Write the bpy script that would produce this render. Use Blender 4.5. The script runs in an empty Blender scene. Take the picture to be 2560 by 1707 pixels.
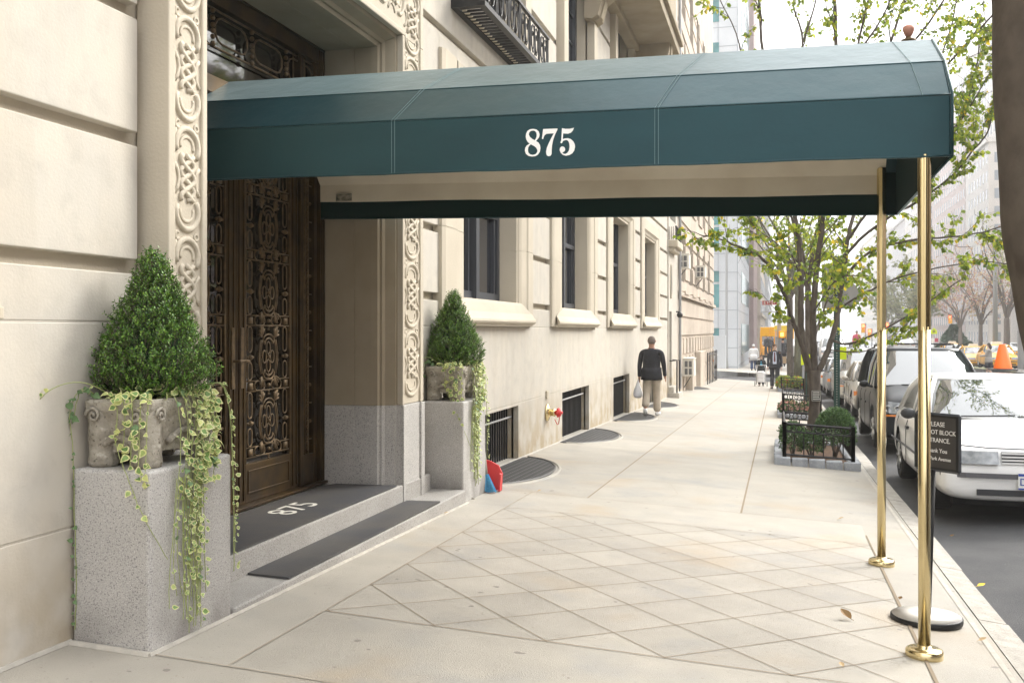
import bpy, math, random
from mathutils import Vector, Matrix
sc = bpy.context.scene
C = sc.collection
R = math.radians
random.seed(7)

# ---------------------------------------------------------------- camera
FPX, YAW, HY, ZC = 2500.0, R(14.9), 826.0, 1.6
CY, SY = math.cos(YAW), math.sin(YAW)
cd = bpy.data.cameras.new('camera'); cam = bpy.data.objects.new('camera', cd); C.objects.link(cam)
cam.location = (0, 0, ZC); cam.rotation_euler = (R(90), 0, YAW)
cd.sensor_width = 36; cd.lens = 36*FPX/2560; cd.shift_y = -(853.5-HY)/2560
cd.clip_start = .05; cd.clip_end = 3000
sc.camera = cam
# ---------------------------------------------------------------- world, sun, exposure
SUN_EL, SUN_AZ = 34, 42      # azimuth measured clockwise from +Y (street direction)
w = bpy.data.worlds.new('World'); sc.world = w; w.use_nodes = True
nt = w.node_tree; nt.nodes.clear()
o_ = nt.nodes.new('ShaderNodeOutputWorld'); b_ = nt.nodes.new('ShaderNodeBackground')
s_ = nt.nodes.new('ShaderNodeTexSky'); s_.sky_type = 'NISHITA'; s_.sun_disc = False
s_.sun_elevation = R(SUN_EL); s_.sun_rotation = R(SUN_AZ)
s_.air_density = 1.0; s_.dust_density = 6.0; s_.ozone_density = 1.0
hs = nt.nodes.new('ShaderNodeHueSaturation'); hs.inputs['Saturation'].default_value = .12; hs.inputs['Value'].default_value = 1.0
mx = nt.nodes.new('ShaderNodeMixRGB'); mx.inputs[0].default_value = .5; mx.inputs[2].default_value = (11.8, 11.9, 12.1, 1)
nt.links.new(s_.outputs[0], hs.inputs['Color']); nt.links.new(hs.outputs[0], mx.inputs[1])
tcw = nt.nodes.new('ShaderNodeTexCoord'); spw = nt.nodes.new('ShaderNodeSeparateXYZ'); mrw = nt.nodes.new('ShaderNodeMapRange')   # an overcast sky is brighter overhead
mrw.inputs['To Min'].default_value = .72; mrw.inputs['To Max'].default_value = 1.45; vmw = nt.nodes.new('ShaderNodeVectorMath'); vmw.operation = 'SCALE'
nt.links.new(tcw.outputs['Generated'], spw.inputs[0]); nt.links.new(spw.outputs['Z'], mrw.inputs['Value']); nt.links.new(mx.outputs[0], vmw.inputs[0]); nt.links.new(mrw.outputs[0], vmw.inputs['Scale'])
nt.links.new(vmw.outputs[0], b_.inputs[0]); b_.inputs[1].default_value = .115
nt.links.new(b_.outputs[0], o_.inputs[0])
sd = bpy.data.lights.new('sun', 'SUN'); sd.energy = 1.5; sd.angle = R(22); sd.color = (1, .95, .86)
sun = bpy.data.objects.new('sun', sd); C.objects.link(sun)
sun.rotation_euler = (R(90-SUN_EL), 0, R(180-SUN_AZ)); sun.location = (10, 10, 30)
sc.view_settings.view_transform = 'Standard'; sc.view_settings.look = 'None'
sc.view_settings.exposure = 1.36; sc.view_settings.gamma = 1
sc.render.engine = 'CYCLES'
sc.cycles.volume_bounces = 1; sc.cycles.max_bounces = 8; sc.cycles.transparent_max_bounces = 12

# ---------------------------------------------------------------- helpers
def zg(X, Y):                       # the pavement falls away from the camera and towards the kerb
    return ZC-(1.375+.055*(X+3.2)+.021*min(Y, 110)+.004*max(0, Y-110))
def zr(X, Y):                       # the road: 13 cm below the kerb, rising to a crown
    return zg(1.33, Y)-.13+.065*(min(max(X, 1.33), 9)-1.33)
def at(px, py, dep):                # photo pixel + distance -> point
    r = (px-1280)/FPX*dep
    return Vector((r*CY-dep*SY, r*SY+dep*CY, ZC-(py-HY)/FPX*dep))
def V(*a): return Vector(a)

class MB:
    def __init__(s): s.v = []; s.f = []; s.m = []
    def face(s, pts, m=0):
        n = len(s.v); s.v += [tuple(p) for p in pts]; s.f.append(tuple(range(n, n+len(pts)))); s.m.append(m)
    def box(s, x0, x1, y0, y1, z0, z1, m=0):
        n = len(s.v)
        s.v += [(x0,y0,z0),(x1,y0,z0),(x1,y1,z0),(x0,y1,z0),(x0,y0,z1),(x1,y0,z1),(x1,y1,z1),(x0,y1,z1)]
        for q in ((3,2,1,0),(4,5,6,7),(0,1,5,4),(1,2,6,5),(2,3,7,6),(3,0,4,7)):
            s.f.append(tuple(n+i for i in q)); s.m.append(m)
        return s
    def tube(s, pts, r, n=6, closed=False, m=0, cap=True):
        pts = [Vector(p) for p in pts]; k = len(pts)
        rr = r if isinstance(r, (list, tuple)) else [r]*k
        base = len(s.v); up = None
        for i, p in enumerate(pts):
            a = pts[(i-1) % k] if (closed or i > 0) else p
            b = pts[(i+1) % k] if (closed or i < k-1) else p
            d = (b-a)
            if d.length < 1e-9: d = Vector((0,0,1))
            d.normalize()
            if up is None:
                up = d.cross(Vector((0,0,1)) if abs(d.z) < .9 else Vector((1,0,0))).normalized()
            up = (up-d*up.dot(d))
            if up.length < 1e-6: up = d.cross(Vector((.3,.8,.5)))
            up.normalize(); q = d.cross(up)
            for j in range(n):
                t = 2*math.pi*j/n
                s.v.append(tuple(p+up*(rr[i]*math.cos(t))+q*(rr[i]*math.sin(t))))
        for i in range(k if closed else k-1):
            i2 = (i+1) % k
            for j in range(n):
                j2 = (j+1) % n
                s.f.append((base+i*n+j, base+i*n+j2, base+i2*n+j2, base+i2*n+j)); s.m.append(m)
        if cap and not closed:
            s.f.append(tuple(base+j for j in range(n))[::-1]); s.m.append(m)
            s.f.append(tuple(base+(k-1)*n+j for j in range(n))); s.m.append(m)
        return s
    def lathe(s, prof, c=(0,0,0), n=16, m=0, axis='z', sx=1, sy=1):
        base = len(s.v)
        for r, h in prof:
            for j in range(n):
                t = 2*math.pi*j/n; a = r*math.cos(t)*sx; b = r*math.sin(t)*sy
                p = (a, b, h) if axis == 'z' else ((h, a, b) if axis == 'x' else (a, h, b))
                s.v.append((c[0]+p[0], c[1]+p[1], c[2]+p[2]))
        for i in range(len(prof)-1):
            for j in range(n):
                j2 = (j+1) % n
                s.f.append((base+i*n+j, base+i*n+j2, base+(i+1)*n+j2, base+(i+1)*n+j)); s.m.append(m)
        s.f.append(tuple(base+j for j in range(n))[::-1]); s.m.append(m)
        k = base+(len(prof)-1)*n; s.f.append(tuple(k+j for j in range(n))); s.m.append(m)
        return s
    def ball(s, c, r, n=10, m=0, sc_=(1,1,1)):
        k = n//2+1
        pr = [(max(1e-4, r*math.sin(math.pi*i/k)), -r*math.cos(math.pi*i/k)*sc_[2]) for i in range(k+1)]
        return s.lathe(pr, c, n, m, sx=sc_[0], sy=sc_[1])
    def prism(s, poly, fn, m=0):    # poly: 2D loop ; fn(u,v,side) -> point for side 0/1
        a = [fn(u, v, 0) for u, v in poly]; b = [fn(u, v, 1) for u, v in poly]; k = len(poly)
        s.face(a[::-1], m); s.face(b, m)
        for i in range(k):
            j = (i+1) % k; s.face([a[i], a[j], b[j], b[i]], m)
        return s
    def sheet(s, x0, x1, ys, zf, off=0, m=0, nx=1):
        for i in range(len(ys)-1):
            for k in range(nx):
                a = x0+(x1-x0)*k/nx; b = x0+(x1-x0)*(k+1)/nx
                s.face([(a,ys[i],zf(a,ys[i])+off),(b,ys[i],zf(b,ys[i])+off),(b,ys[i+1],zf(b,ys[i+1])+off),(a,ys[i+1],zf(a,ys[i+1])+off)], m)
        return s
    def build(s, name, mats, parent=None, smooth=False, mods=None, weld=False):
        me = bpy.data.meshes.new(name); me.from_pydata(s.v, [], s.f)
        mats = mats if isinstance(mats, (list, tuple)) else [mats]
        for q in mats: me.materials.append(q)
        if len(mats) > 1: me.polygons.foreach_set('material_index', s.m)
        if smooth: me.polygons.foreach_set('use_smooth', [True]*len(me.polygons))
        me.update()
        if weld:
            import bmesh
            bm = bmesh.new(); bm.from_mesh(me); bmesh.ops.remove_doubles(bm, verts=bm.verts, dist=1e-5)
            bmesh.ops.recalc_face_normals(bm, faces=bm.faces); bm.to_mesh(me); bm.free()
        o = bpy.data.objects.new(name, me); C.objects.link(o)
        if parent is not None: adopt(o, parent)
        return o

def rootloc(p):
    return p.location.copy() if p.parent is None else rootloc(p.parent)
def adopt(o, p):
    o.parent = p
    if p.parent is None and p.type == 'EMPTY': o.matrix_parent_inverse = Matrix.Translation(-p.location)
def thing(name, label, cat, loc=(0,0,0), group=None):
    o = bpy.data.objects.new(name, None); C.objects.link(o); o.location = loc; o.empty_display_size = .1
    o['label'] = label; o['category'] = cat
    if group: o['group'] = group
    return o
def tag(o, label, cat, group=None):
    o['label'] = label; o['category'] = cat
    if group: o['group'] = group
    return o
def struct(o): o['kind'] = 'structure'; return o
def copy_tree(o, parent=None):
    c = o.copy(); C.objects.link(c)
    if parent is not None: c.parent = parent; c.matrix_parent_inverse = o.matrix_parent_inverse.copy()
    for ch in list(o.children): copy_tree(ch, c)
    return c
def dup(o, loc, label, rz=0):
    c = copy_tree(o); c.location = loc; c.rotation_euler.z = rz; c['label'] = label; return c
def bevel(o, wd=.01, seg=2):
    md = o.modifiers.new('bevel', 'BEVEL'); md.width = wd; md.segments = seg; md.limit_method = 'ANGLE'; return o
def bake(o):                         # evaluate modifiers into the mesh
    dg = bpy.context.evaluated_depsgraph_get(); dg.update()
    me = bpy.data.meshes.new_from_object(o.evaluated_get(dg)); o.modifiers.clear(); o.data = me; return o

# ---------------------------------------------------------------- materials
MATS = {}
def mat(name, col, rough=.7, metal=0, spec=.5, col2=None, scale=8, detail=6, bump=0, bscale=None, trans=0, island=None,
        stretch=None, extra=None, coat=0, emis=None, ramp=(.35,.65), speck=None):
    m = bpy.data.materials.new(name); m.use_nodes = True; t = m.node_tree; N = t.nodes; L = t.links
    p = N['Principled BSDF']; p.inputs['Base Color'].default_value = (*col, 1)
    p.inputs['Roughness'].default_value = rough; p.inputs['Metallic'].default_value = metal
    p.inputs['Specular IOR Level'].default_value = spec
    if coat: p.inputs['Coat Weight'].default_value = coat; p.inputs['Coat Roughness'].default_value = .05
    if emis: p.inputs['Emission Color'].default_value = (*emis[0], 1); p.inputs['Emission Strength'].default_value = emis[1]
    tc = N.new('ShaderNodeTexCoord'); vec = tc.outputs['Object']
    if stretch:
        mp = N.new('ShaderNodeMapping'); mp.inputs['Scale'].default_value = stretch; L.new(vec, mp.inputs[0]); vec = mp.outputs[0]
    cur = None
    def mixc(fac, a, b):
        q = N.new('ShaderNodeMixRGB'); L.new(fac, q.inputs[0])
        for i, x in ((1, a), (2, b)):
            if isinstance(x, tuple): q.inputs[i].default_value = (*x, 1)
            else: L.new(x, q.inputs[i])
        return q.outputs[0]
    def noise(sca, det=6, v=None):
        n = N.new('ShaderNodeTexNoise'); n.inputs['Scale'].default_value = sca; n.inputs['Detail'].default_value = det
        L.new(v or vec, n.inputs['Vector']); return n.outputs['Fac']
    def rmp(x, a, b):
        r = N.new('ShaderNodeMapRange'); r.inputs['From Min'].default_value = a; r.inputs['From Max'].default_value = b
        L.new(x, r.inputs['Value']); return r.outputs['Result']
    if col2:
        cur = mixc(rmp(noise(scale, detail), *ramp), col, col2)
    if speck:                       # (scale, dark colour, lo, hi, light colour)
        for sca, c3, lo, hi in speck:
            cur = mixc(rmp(noise(sca, 3, tc.outputs['Object']), lo, hi), cur or col, c3)
    if extra: cur = extra(N, L, tc, cur or col, mixc, noise, rmp)
    if island:
        g = N.new('ShaderNodeNewGeometry'); r = N.new('ShaderNodeValToRGB'); L.new(g.outputs['Random Per Island'], r.inputs[0])
        el = r.color_ramp.elements; n = len(island)
        while len(el) < n: el.new(.5)
        for i, (pos, c) in enumerate(island): el[i].position = pos; el[i].color = (*c, 1)
        cur = r.outputs[0]
    if cur is not None and not isinstance(cur, tuple): L.new(cur, p.inputs['Base Color'])
    if bump:
        b = N.new('ShaderNodeBump'); b.inputs['Strength'].default_value = bump; b.inputs['Distance'].default_value = .01
        L.new(noise(bscale or scale*6, 5), b.inputs['Height']); L.new(b.outputs[0], p.inputs['Normal'])
    if trans:
        tr = N.new('ShaderNodeBsdfTranslucent'); ms = N.new('ShaderNodeMixShader'); ms.inputs[0].default_value = trans
        if cur is not None: L.new(cur, tr.inputs[0])
        else: tr.inputs[0].default_value = (*col, 1)
        L.new(p.outputs[0], ms.inputs[1]); L.new(tr.outputs[0], ms.inputs[2]); L.new(ms.outputs[0], N['Material Output'].inputs[0])
    MATS[name] = m
    return m

def grime(amount=.5, colr=(.30,.22,.12), zlo=0, zhi=.9):   # soiling that gathers low on the wall in blotches
    def f(N, L, tc, cur, mixc, noise, rmp):
        sp = N.new('ShaderNodeSeparateXYZ'); L.new(tc.outputs['Object'], sp.inputs[0])
        h = N.new('ShaderNodeMapRange'); h.inputs['From Min'].default_value = zhi; h.inputs['From Max'].default_value = zlo
        h.inputs['To Max'].default_value = amount; L.new(sp.outputs['Z'], h.inputs['Value'])
        a = N.new('ShaderNodeMath'); a.operation = 'MULTIPLY'
        L.new(h.outputs[0], a.inputs[0]); L.new(rmp(noise(3.1, 5, tc.outputs['Object']), .38, .58), a.inputs[1])
        return mixc(a.outputs[0], cur, colr)
    return f
def streaks(colr, amt=.35, sc3=(9, 9, .7)):
    def f(N, L, tc, cur, mixc, noise, rmp):
        mp = N.new('ShaderNodeMapping'); mp.inputs['Scale'].default_value = sc3; L.new(tc.outputs['Object'], mp.inputs[0])
        a = N.new('ShaderNodeMath'); a.operation = 'MULTIPLY'; a.inputs[1].default_value = amt
        L.new(rmp(noise(1.0, 6, mp.outputs[0]), .45, .75), a.inputs[0])
        return mixc(a.outputs[0], cur, colr)
    return f
def both(*fs):
    def f(N, L, tc, cur, mixc, noise, rmp):
        for g in fs: cur = g(N, L, tc, cur, mixc, noise, rmp)
        return cur
    return f

lime = mat('limestone', (.53,.475,.38), .85, spec=.25, col2=(.47,.42,.335), scale=1.3, bump=.25, bscale=60,
           extra=both(streaks((.42,.375,.31), .25), grime(.6, (.30,.215,.10), .0, .85)))
def tone(lo, hi):
    def f(N, L, tc, cur, mixc, noise, rmp):
        g = N.new('ShaderNodeNewGeometry'); h = N.new('ShaderNodeHueSaturation'); mr = N.new('ShaderNodeMapRange'); mr.inputs['To Min'].default_value = lo; mr.inputs['To Max'].default_value = hi
        L.new(g.outputs['Random Per Island'], mr.inputs['Value']); L.new(mr.outputs[0], h.inputs['Value']); L.new(cur, h.inputs['Color']); return h.outputs[0]
    return f
lime_block = mat('limestone_block', (.53,.49,.42), .85, spec=.25, col2=(.49,.46,.405), scale=3.2, bump=.18, bscale=60,
                 speck=[(7, (.44,.41,.36), .50, .8)], extra=both(streaks((.40,.355,.29), .35, (7,7,.9)), tone(.93, 1.03), grime(.6, (.30,.215,.10), .0, .85)))
lime_brown = mat('limestone_soffit', (.38,.325,.24), .9, spec=.2, col2=(.31,.26,.19), scale=1.2, bump=.2, extra=streaks((.25,.21,.14), .5, (3,3,2)))  # darker, browner limestone for the reveal, stone balcony and boss
lime_far = mat('limestone_weathered', (.55,.48,.40), .9, spec=.2, col2=(.47,.40,.33), scale=1.0, extra=streaks((.36,.31,.26), .45, (5,5,.5)))
granite = mat('granite', (.47,.452,.425), .65, spec=.4, col2=(.40,.385,.36), scale=2, bump=.25, bscale=200,
              speck=[(120, (.21,.20,.20), .53, .66), (210, (.66,.65,.63), .57, .68)],
              extra=grime(.8, (.17,.155,.14), .06, .34))
granite_step = mat('granite_step', (.36,.345,.32), .7, spec=.4, col2=(.29,.275,.25), scale=2.5, bump=.25, bscale=200, speck=[(120, (.17,.16,.155), .53, .66), (210, (.50,.49,.47), .57, .68)])
old_stone = mat('old_stone', (.40,.37,.31), .95, spec=.2, col2=(.24,.215,.175), scale=9, bump=1.0, bscale=40,
                speck=[(60, (.13,.115,.09), .60, .70), (25, (.46,.43,.37), .60, .72)])
def slabs(N, L, tc, cur, mixc, noise, rmp):
    a = mixc(rmp(noise(.9, 4, tc.outputs['Object']), .55, .85), cur, (.36,.275,.175))
    mp = N.new('ShaderNodeMapping'); mp.inputs['Location'].default_value = (7, 3, 1); L.new(tc.outputs['Object'], mp.inputs[0])
    b = mixc(rmp(noise(1.6, 5, mp.outputs[0]), .56, .82), a, (.28,.275,.26))
    mp2 = N.new('ShaderNodeMapping'); mp2.inputs['Location'].default_value = (1, 9, 4); L.new(tc.outputs['Object'], mp2.inputs[0])
    c_ = mixc(rmp(noise(55, 3, mp2.outputs[0]), .66, .76), b, (.22,.195,.16))
    c_ = mixc(rmp(noise(11, 1, mp2.outputs[0]), .765, .775), c_, (.21,.19,.165))      # gum spots
    g = N.new('ShaderNodeNewGeometry'); h = N.new('ShaderNodeHueSaturation')
    mr = N.new('ShaderNodeMapRange'); mr.inputs['To Min'].default_value = .89; mr.inputs['To Max'].default_value = 1.06
    L.new(g.outputs['Random Per Island'], mr.inputs['Value']); L.new(mr.outputs[0], h.inputs['Value']); L.new(c_, h.inputs['Color'])
    return h.outputs[0]
concrete = mat('concrete', (.375,.347,.297), .55, spec=.5, col2=(.335,.31,.265), scale=3, bump=.45, bscale=160, extra=slabs)
concrete_light = mat('mortar', (.47,.44,.385), .9, col2=(.38,.355,.31), scale=14, bump=.3)
joint = mat('joint', (.23,.18,.125), .95, col2=(.24,.19,.13), scale=12)
joint_soft = mat('joint_soft', (.30,.255,.195), .95, col2=(.37,.33,.27), scale=9)
asphalt = mat('asphalt', (.055,.056,.06), .85, spec=.35, col2=(.075,.075,.078), scale=2.5, bump=.7, bscale=170,
              speck=[(150, (.16,.155,.15), .62, .70)])
curbm = mat('curb_stone', (.40,.375,.33), .8, col2=(.30,.28,.245), scale=10, bump=.5, bscale=70, speck=[(90, (.2,.19,.17), .58, .68)])
def canvas_fade(N, L, tc, cur, mixc, noise, rmp):
    mp = N.new('ShaderNodeMapping'); mp.inputs['Scale'].default_value = (1.2, 5, 5); L.new(tc.outputs['Object'], mp.inputs[0])
    a = mixc(rmp(noise(1.0, 4, mp.outputs[0]), .35, .75), cur, (.006,.028,.034))
    return a
canvas = mat('green_canvas', (.004,.019,.024), .37, spec=.6, col2=(.005,.024,.029), scale=2.4, bump=.5, bscale=5, extra=canvas_fade)
canvas.node_tree.nodes['Principled BSDF'].inputs['Sheen Weight'].default_value = .75
canvas.node_tree.nodes['Principled BSDF'].inputs['Sheen Roughness'].default_value = .22
canvas.node_tree.nodes['Principled BSDF'].inputs['Sheen Tint'].default_value = (.75,.95,1,1)
canvas_in = mat('green_canvas_inner', (.006,.022,.020), .9, spec=.1)
lining = mat('cream_lining', (.82,.76,.63), .85, spec=.2, col2=(.66,.59,.47), scale=1.5, trans=.15, bump=.6, bscale=4)
thread = mat('stitching', (.16,.24,.25), .9)
white_ink = mat('white_lettering', (.88,.88,.86), .6)
brass = mat('polished_brass', (.74,.62,.36), .2, 1, col2=(.70,.58,.32), scale=3)
bronze = mat('bronze', (.078,.046,.013), .42, .6, col2=(.034,.021,.010), scale=5)
bronze_lt = mat('bronze_relief', (.16,.105,.05), .55, .45, col2=(.08,.055,.028), scale=20)
dglass = mat('door_glass', (.012,.010,.008), .04, 0, spec=.8)
wglass = mat('window_glass', (.02,.022,.028), .03, 0, spec=.9)
def ior(m, v): m.node_tree.nodes['Principled BSDF'].inputs['IOR'].default_value = v
def tint(m, c): m.node_tree.nodes['Principled BSDF'].inputs['Specular Tint'].default_value = (*c, 1)
tint(canvas, (.50,.84,.92))
shade = mat('painted_dark', (.01,.01,.012), .9)  # black standing in for unlit depth behind grilles and under grates
charcoal = mat('charcoal_paint', (.045,.050,.060), .45, spec=.5)
iron = mat('black_iron', (.010,.010,.011), .5, spec=.35, col2=(.018,.018,.018), scale=20)
iron_grey = mat('worn_grey_iron', (.30,.30,.30), .5, .3)
rubber = mat('rubber_mat', (.050,.051,.056), .62, spec=.4, col2=(.070,.066,.062), scale=3, bump=.25, bscale=120)
mat_ink = mat('mat_lettering', (.62,.60,.54), .7)
red = mat('red_plastic', (.60,.035,.035), .4)
blue = mat('blue_bristles', (.06,.25,.45), .8, col2=(.10,.35,.55), scale=60)
bark = mat('bark', (.125,.105,.088), .95, spec=.15, col2=(.075,.062,.052), scale=14, bump=1.0, bscale=30, stretch=(1,1,.35))
bark_g = mat('bark_greenish', (.17,.175,.125), .95, spec=.15, col2=(.11,.11,.08), scale=14, bump=1.0, bscale=30, stretch=(1,1,.35))
bark_near = mat('bark_pale', (.105,.088,.072), .95, spec=.15, col2=(.08,.066,.054), scale=9, bump=.8, bscale=20, speck=[(4, (.07,.055,.045), .63, .72)])
twig = mat('twig', (.12,.095,.075), .9)
soil = mat('mulch', (.14,.075,.04), 1, col2=(.06,.035,.02), scale=30, bump=1, bscale=60)
boxleaf = mat('box_leaf', (.03,.12,.02), .38, spec=.5, trans=.18,
              island=[(0,(.035,.095,.010)),(.35,(.065,.155,.016)),(.7,(.105,.225,.025)),(1,(.22,.37,.045))])
pitleaf = mat('pit_leaf', (.05,.12,.03), .45, trans=.2, island=[(0,(.03,.07,.02)),(.6,(.07,.15,.04)),(1,(.14,.24,.07))])
treeleaf = mat('tree_leaf', (.2,.3,.05), .5, trans=.58,
               island=[(0,(.10,.18,.035)),(.4,(.23,.31,.035)),(.8,(.36,.42,.04)),(.93,(.42,.46,.06)),(.97,(.62,.47,.04)),(1,(.70,.50,.03))])
ivy_edge = mat('ivy_edge', (.62,.63,.25), .5, trans=.3, col2=(.76,.75,.42), scale=9)
ivy_core = mat('ivy_core', (.22,.36,.12), .5, trans=.25, island=[(0,(.11,.21,.06)),(.5,(.20,.33,.09)),(.85,(.36,.46,.15)),(1,(.58,.60,.22))])
ivy_green = mat('ivy_plain_leaf', (.13,.22,.09), .5, trans=.25)  # plain green leaf without the pale edge
stemm = mat('ivy_stem', (.28,.32,.12), .7)
tyre = mat('tyre', (.02,.02,.021), .8)
rim = mat('alloy_rim', (.55,.55,.55), .3, .9)
chrome = mat('chrome', (.75,.75,.76), .12, 1)
dark_plastic = mat('dark_plastic', (.03,.032,.035), .5)
lens = mat('headlamp_lens', (.30,.31,.32), .15, .5, spec=1, col2=(.16,.17,.18), scale=16)
amber = mat('amber_lens', (.75,.22,.03), .2)
carglass = mat('car_glass', (.035,.045,.045), .02, 0, spec=.5); ior(carglass, 2.9)
skin = mat('skin', (.42,.24,.16), .6)
skin_l = mat('skin_light', (.62,.42,.33), .6)
hair = mat('hair', (.025,.02,.016), .9)
def paint(n, c, metal=0): return mat(n, c, .3, metal, spec=.5, coat=.5)
white_paint = paint('white_car_paint', (.74,.74,.73))
black_paint = mat('dark_car_paint', (.010,.012,.015), .36, 0, spec=.28)
silver_paint = paint('silver_car_paint', (.50,.49,.46), .5)
tan_paint = paint('champagne_car_paint', (.36,.33,.28), .4)
yellow_paint = paint('taxi_yellow', (.85,.42,.02))
grey_paint = paint('grey_car_paint', (.18,.19,.20), .4)
def leafv(rnd, c, d, nrm, L, W):    # six-point folded leaf
    d = d.normalized(); s = d.cross(nrm)
    if s.length < 1e-4: s = d.cross(Vector((.2,.5,.8)))
    s.normalize(); n = s.cross(d)
    t = c+d*L
    a = c+d*(L*.35)+s*(W*.5)+n*(W*.12); b = c+d*(L*.75)+s*(W*.36)+n*(W*.10)
    a2 = c+d*(L*.35)-s*(W*.5)+n*(W*.12); b2 = c+d*(L*.75)-s*(W*.36)+n*(W*.10)
    return c, a, b, t, b2, a2
def add_leaf(mb, c, d, nrm, L, W, m=0):
    p = leafv(None, c, d, nrm, L, W); n = len(mb.v); mb.v += [tuple(q) for q in p]
    mb.f += [(n, n+1, n+2, n+3), (n, n+3, n+4, n+5)]; mb.m += [m, m]
def rv(rnd=random):
    while True:
        v = Vector((rnd.uniform(-1,1), rnd.uniform(-1,1), rnd.uniform(-1,1)))
        if .05 < v.length < 1: return v.normalized()

def text_obj(name, body, size, m, parent, mtx, font_w=1.0, align='CENTER', extr=.0008, spacing=1.0):
    cu = bpy.data.curves.new(name, 'FONT'); cu.body = body; cu.size = size; cu.align_x = align; cu.align_y = 'CENTER'
    cu.extrude = extr; cu.space_character = spacing; cu.resolution_u = 3; cu.offset = .0
    o = bpy.data.objects.new(name, cu); C.objects.link(o)
    dg = bpy.context.evaluated_depsgraph_get(); me = bpy.data.meshes.new_from_object(o.evaluated_get(dg))
    bpy.data.objects.remove(o); me.transform(Matrix.Diagonal((font_w,1,1,1))); me.transform(mtx)
    me.materials.clear(); me.materials.append(m)
    q = bpy.data.objects.new(name, me); C.objects.link(q)
    if parent is not None: adopt(q, parent)
    return q
def glyphs(name, loops, m, parent, fn, extr=.0008):
    cu = bpy.data.curves.new(name, 'CURVE'); cu.dimensions = '2D'; cu.fill_mode = 'BOTH'; cu.extrude = extr
    for lp in loops:
        sp = cu.splines.new('POLY'); sp.points.add(len(lp)-1); sp.use_cyclic_u = True
        for i, (x, y) in enumerate(lp): sp.points[i].co = (x, y, 0, 1)
    o = bpy.data.objects.new(name, cu); C.objects.link(o)
    dg = bpy.context.evaluated_depsgraph_get(); me = bpy.data.meshes.new_from_object(o.evaluated_get(dg))
    bpy.data.objects.remove(o)
    for v in me.vertices: v.co = fn(*v.co)
    me.materials.clear(); me.materials.append(m)
    q = bpy.data.objects.new(name, me); C.objects.link(q); adopt(q, parent); return q
def basis(origin, ex, ey):           # text plane: local x along ex, local y along ey
    ex = Vector(ex).normalized(); ey = Vector(ey).normalized(); ez = ex.cross(ey)
    return Matrix(((ex.x,ey.x,ez.x,origin[0]),(ex.y,ey.y,ez.y,origin[1]),(ex.z,ey.z,ez.z,origin[2]),(0,0,0,1)))

# ================================================================ SETTING
YS = [-6,0,4,8,12,16,20,25,30,40,52.9]
mb = MB()
BX0, BX1, BY0, BY1 = -2.385, .74, 4.995, 8.78
def slab(x0, x1, y0, y1): mb.face([(x0,y0,zg(x0,y0)),(x1,y0,zg(x1,y0)),(x1,y1,zg(x1,y1)),(x0,y1,zg(x0,y1))])
for a, b in ((-4.6,-1.0),(-1.0,1.17)):
    for c, d in ((-6,-1.2),(-1.2,.5),(.5,4.0)): slab(a, b, c, d)
for c, d in ((4.0,BY0),(BY1,9.75)):
    for a, b in ((-4.6,BX0),(BX0,BX1),(BX1,1.17)): slab(a, b, c, d)
slab(-4.6, BX0, BY0, BY1); slab(BX1, 1.17, BY0, BY1)
def clip(P, ax, v, sg):
    out = []
    for i in range(len(P)):
        p, q = P[i], P[(i+1) % len(P)]; ip = (p[ax]-v)*sg >= -1e-9; iq = (q[ax]-v)*sg >= -1e-9
        if ip: out.append(p)
        if ip != iq: t = (v-p[ax])/(q[ax]-p[ax]); out.append((p[0]+(q[0]-p[0])*t, p[1]+(q[1]-p[1])*t))
    return out
for i in range(-3, 18):
    for j in range(-14, 18):           # squares between lines X+Y=c and Y-X=d
        c0, c1 = 3.25+.605*i, 3.25+.605*(i+1); d0, d1 = 6.16+.612*(j-5), 6.16+.612*(j-4)
        P = [((c-d)/2, (c+d)/2) for c, d in ((c0,d0),(c1,d0),(c1,d1),(c0,d1))]
        for ax, v, sg in ((0,BX0,1),(0,BX1,-1),(1,BY0,1),(1,BY1,-1)):
            if P: P = clip(P, ax, v, sg)
        if len(P) > 2: mb.face([(x, y, zg(x, y)) for x, y in P])
rows = [9.75]+[11.4+1.55*i for i in range(27)]; rows = [r for r in rows if r < 52.8]+[52.9]
for c, d in zip(rows[:-1], rows[1:]):
    for a, b in ((-4.6,-1.82),(-1.82,-.33),(-.33,1.17)): slab(a, b, c, d)
mb.sheet(-4.6, 1.17, [71.5,84,110,180,320], zg, 0, nx=2)
for X in (1.17,):                    # the slab edge against the kerb
    pass
struct(mb.build('sidewalk', concrete))
mb = MB()
def kerb(mb, x0, x1, ys, top=.004, drop=.3):
    for a, b in zip(ys[:-1], ys[1:]):
        p = [(x0,a,zg(x0,a)+top),(x1,a,zg(x1,a)+top-.01),(x1,b,zg(x1,b)+top-.01),(x0,b,zg(x0,b)+top)]
        mb.face(p); mb.face([p[1],(x1+.02,a,zg(x1,a)-drop),(x1+.02,b,zg(x1,b)-drop),p[2]])
        mb.face([p[0],p[1],(x1+.02,a,zg(x1,a)-drop),(x0,a,zg(x0,a)-drop)]); mb.face([p[3],p[2],(x1+.02,b,zg(x1,b)-drop),(x0,b,zg(x0,b)-drop)][::-1])
y = -6.0; rk = random.Random(3)
while y < 52:
    L_ = rk.uniform(1.3, 2.1); kerb(mb, 1.172, 1.335+rk.uniform(-.006,.006), [y, min(y+L_, 52.8)], .004+rk.uniform(-.002,.003)); y += L_+.006
kerb(mb, 1.172, 1.335, [71.5,110,320])
struct(mb.build('curb', curbm))
mb = MB(); YR = [-6,0,10,20,30,40,52.8,71.6,90,110,150,220,320]
for x0, x1 in ((1.3,5),(5,9),(9,14.2)): mb.sheet(x0, x1, YR, zr)
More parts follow.
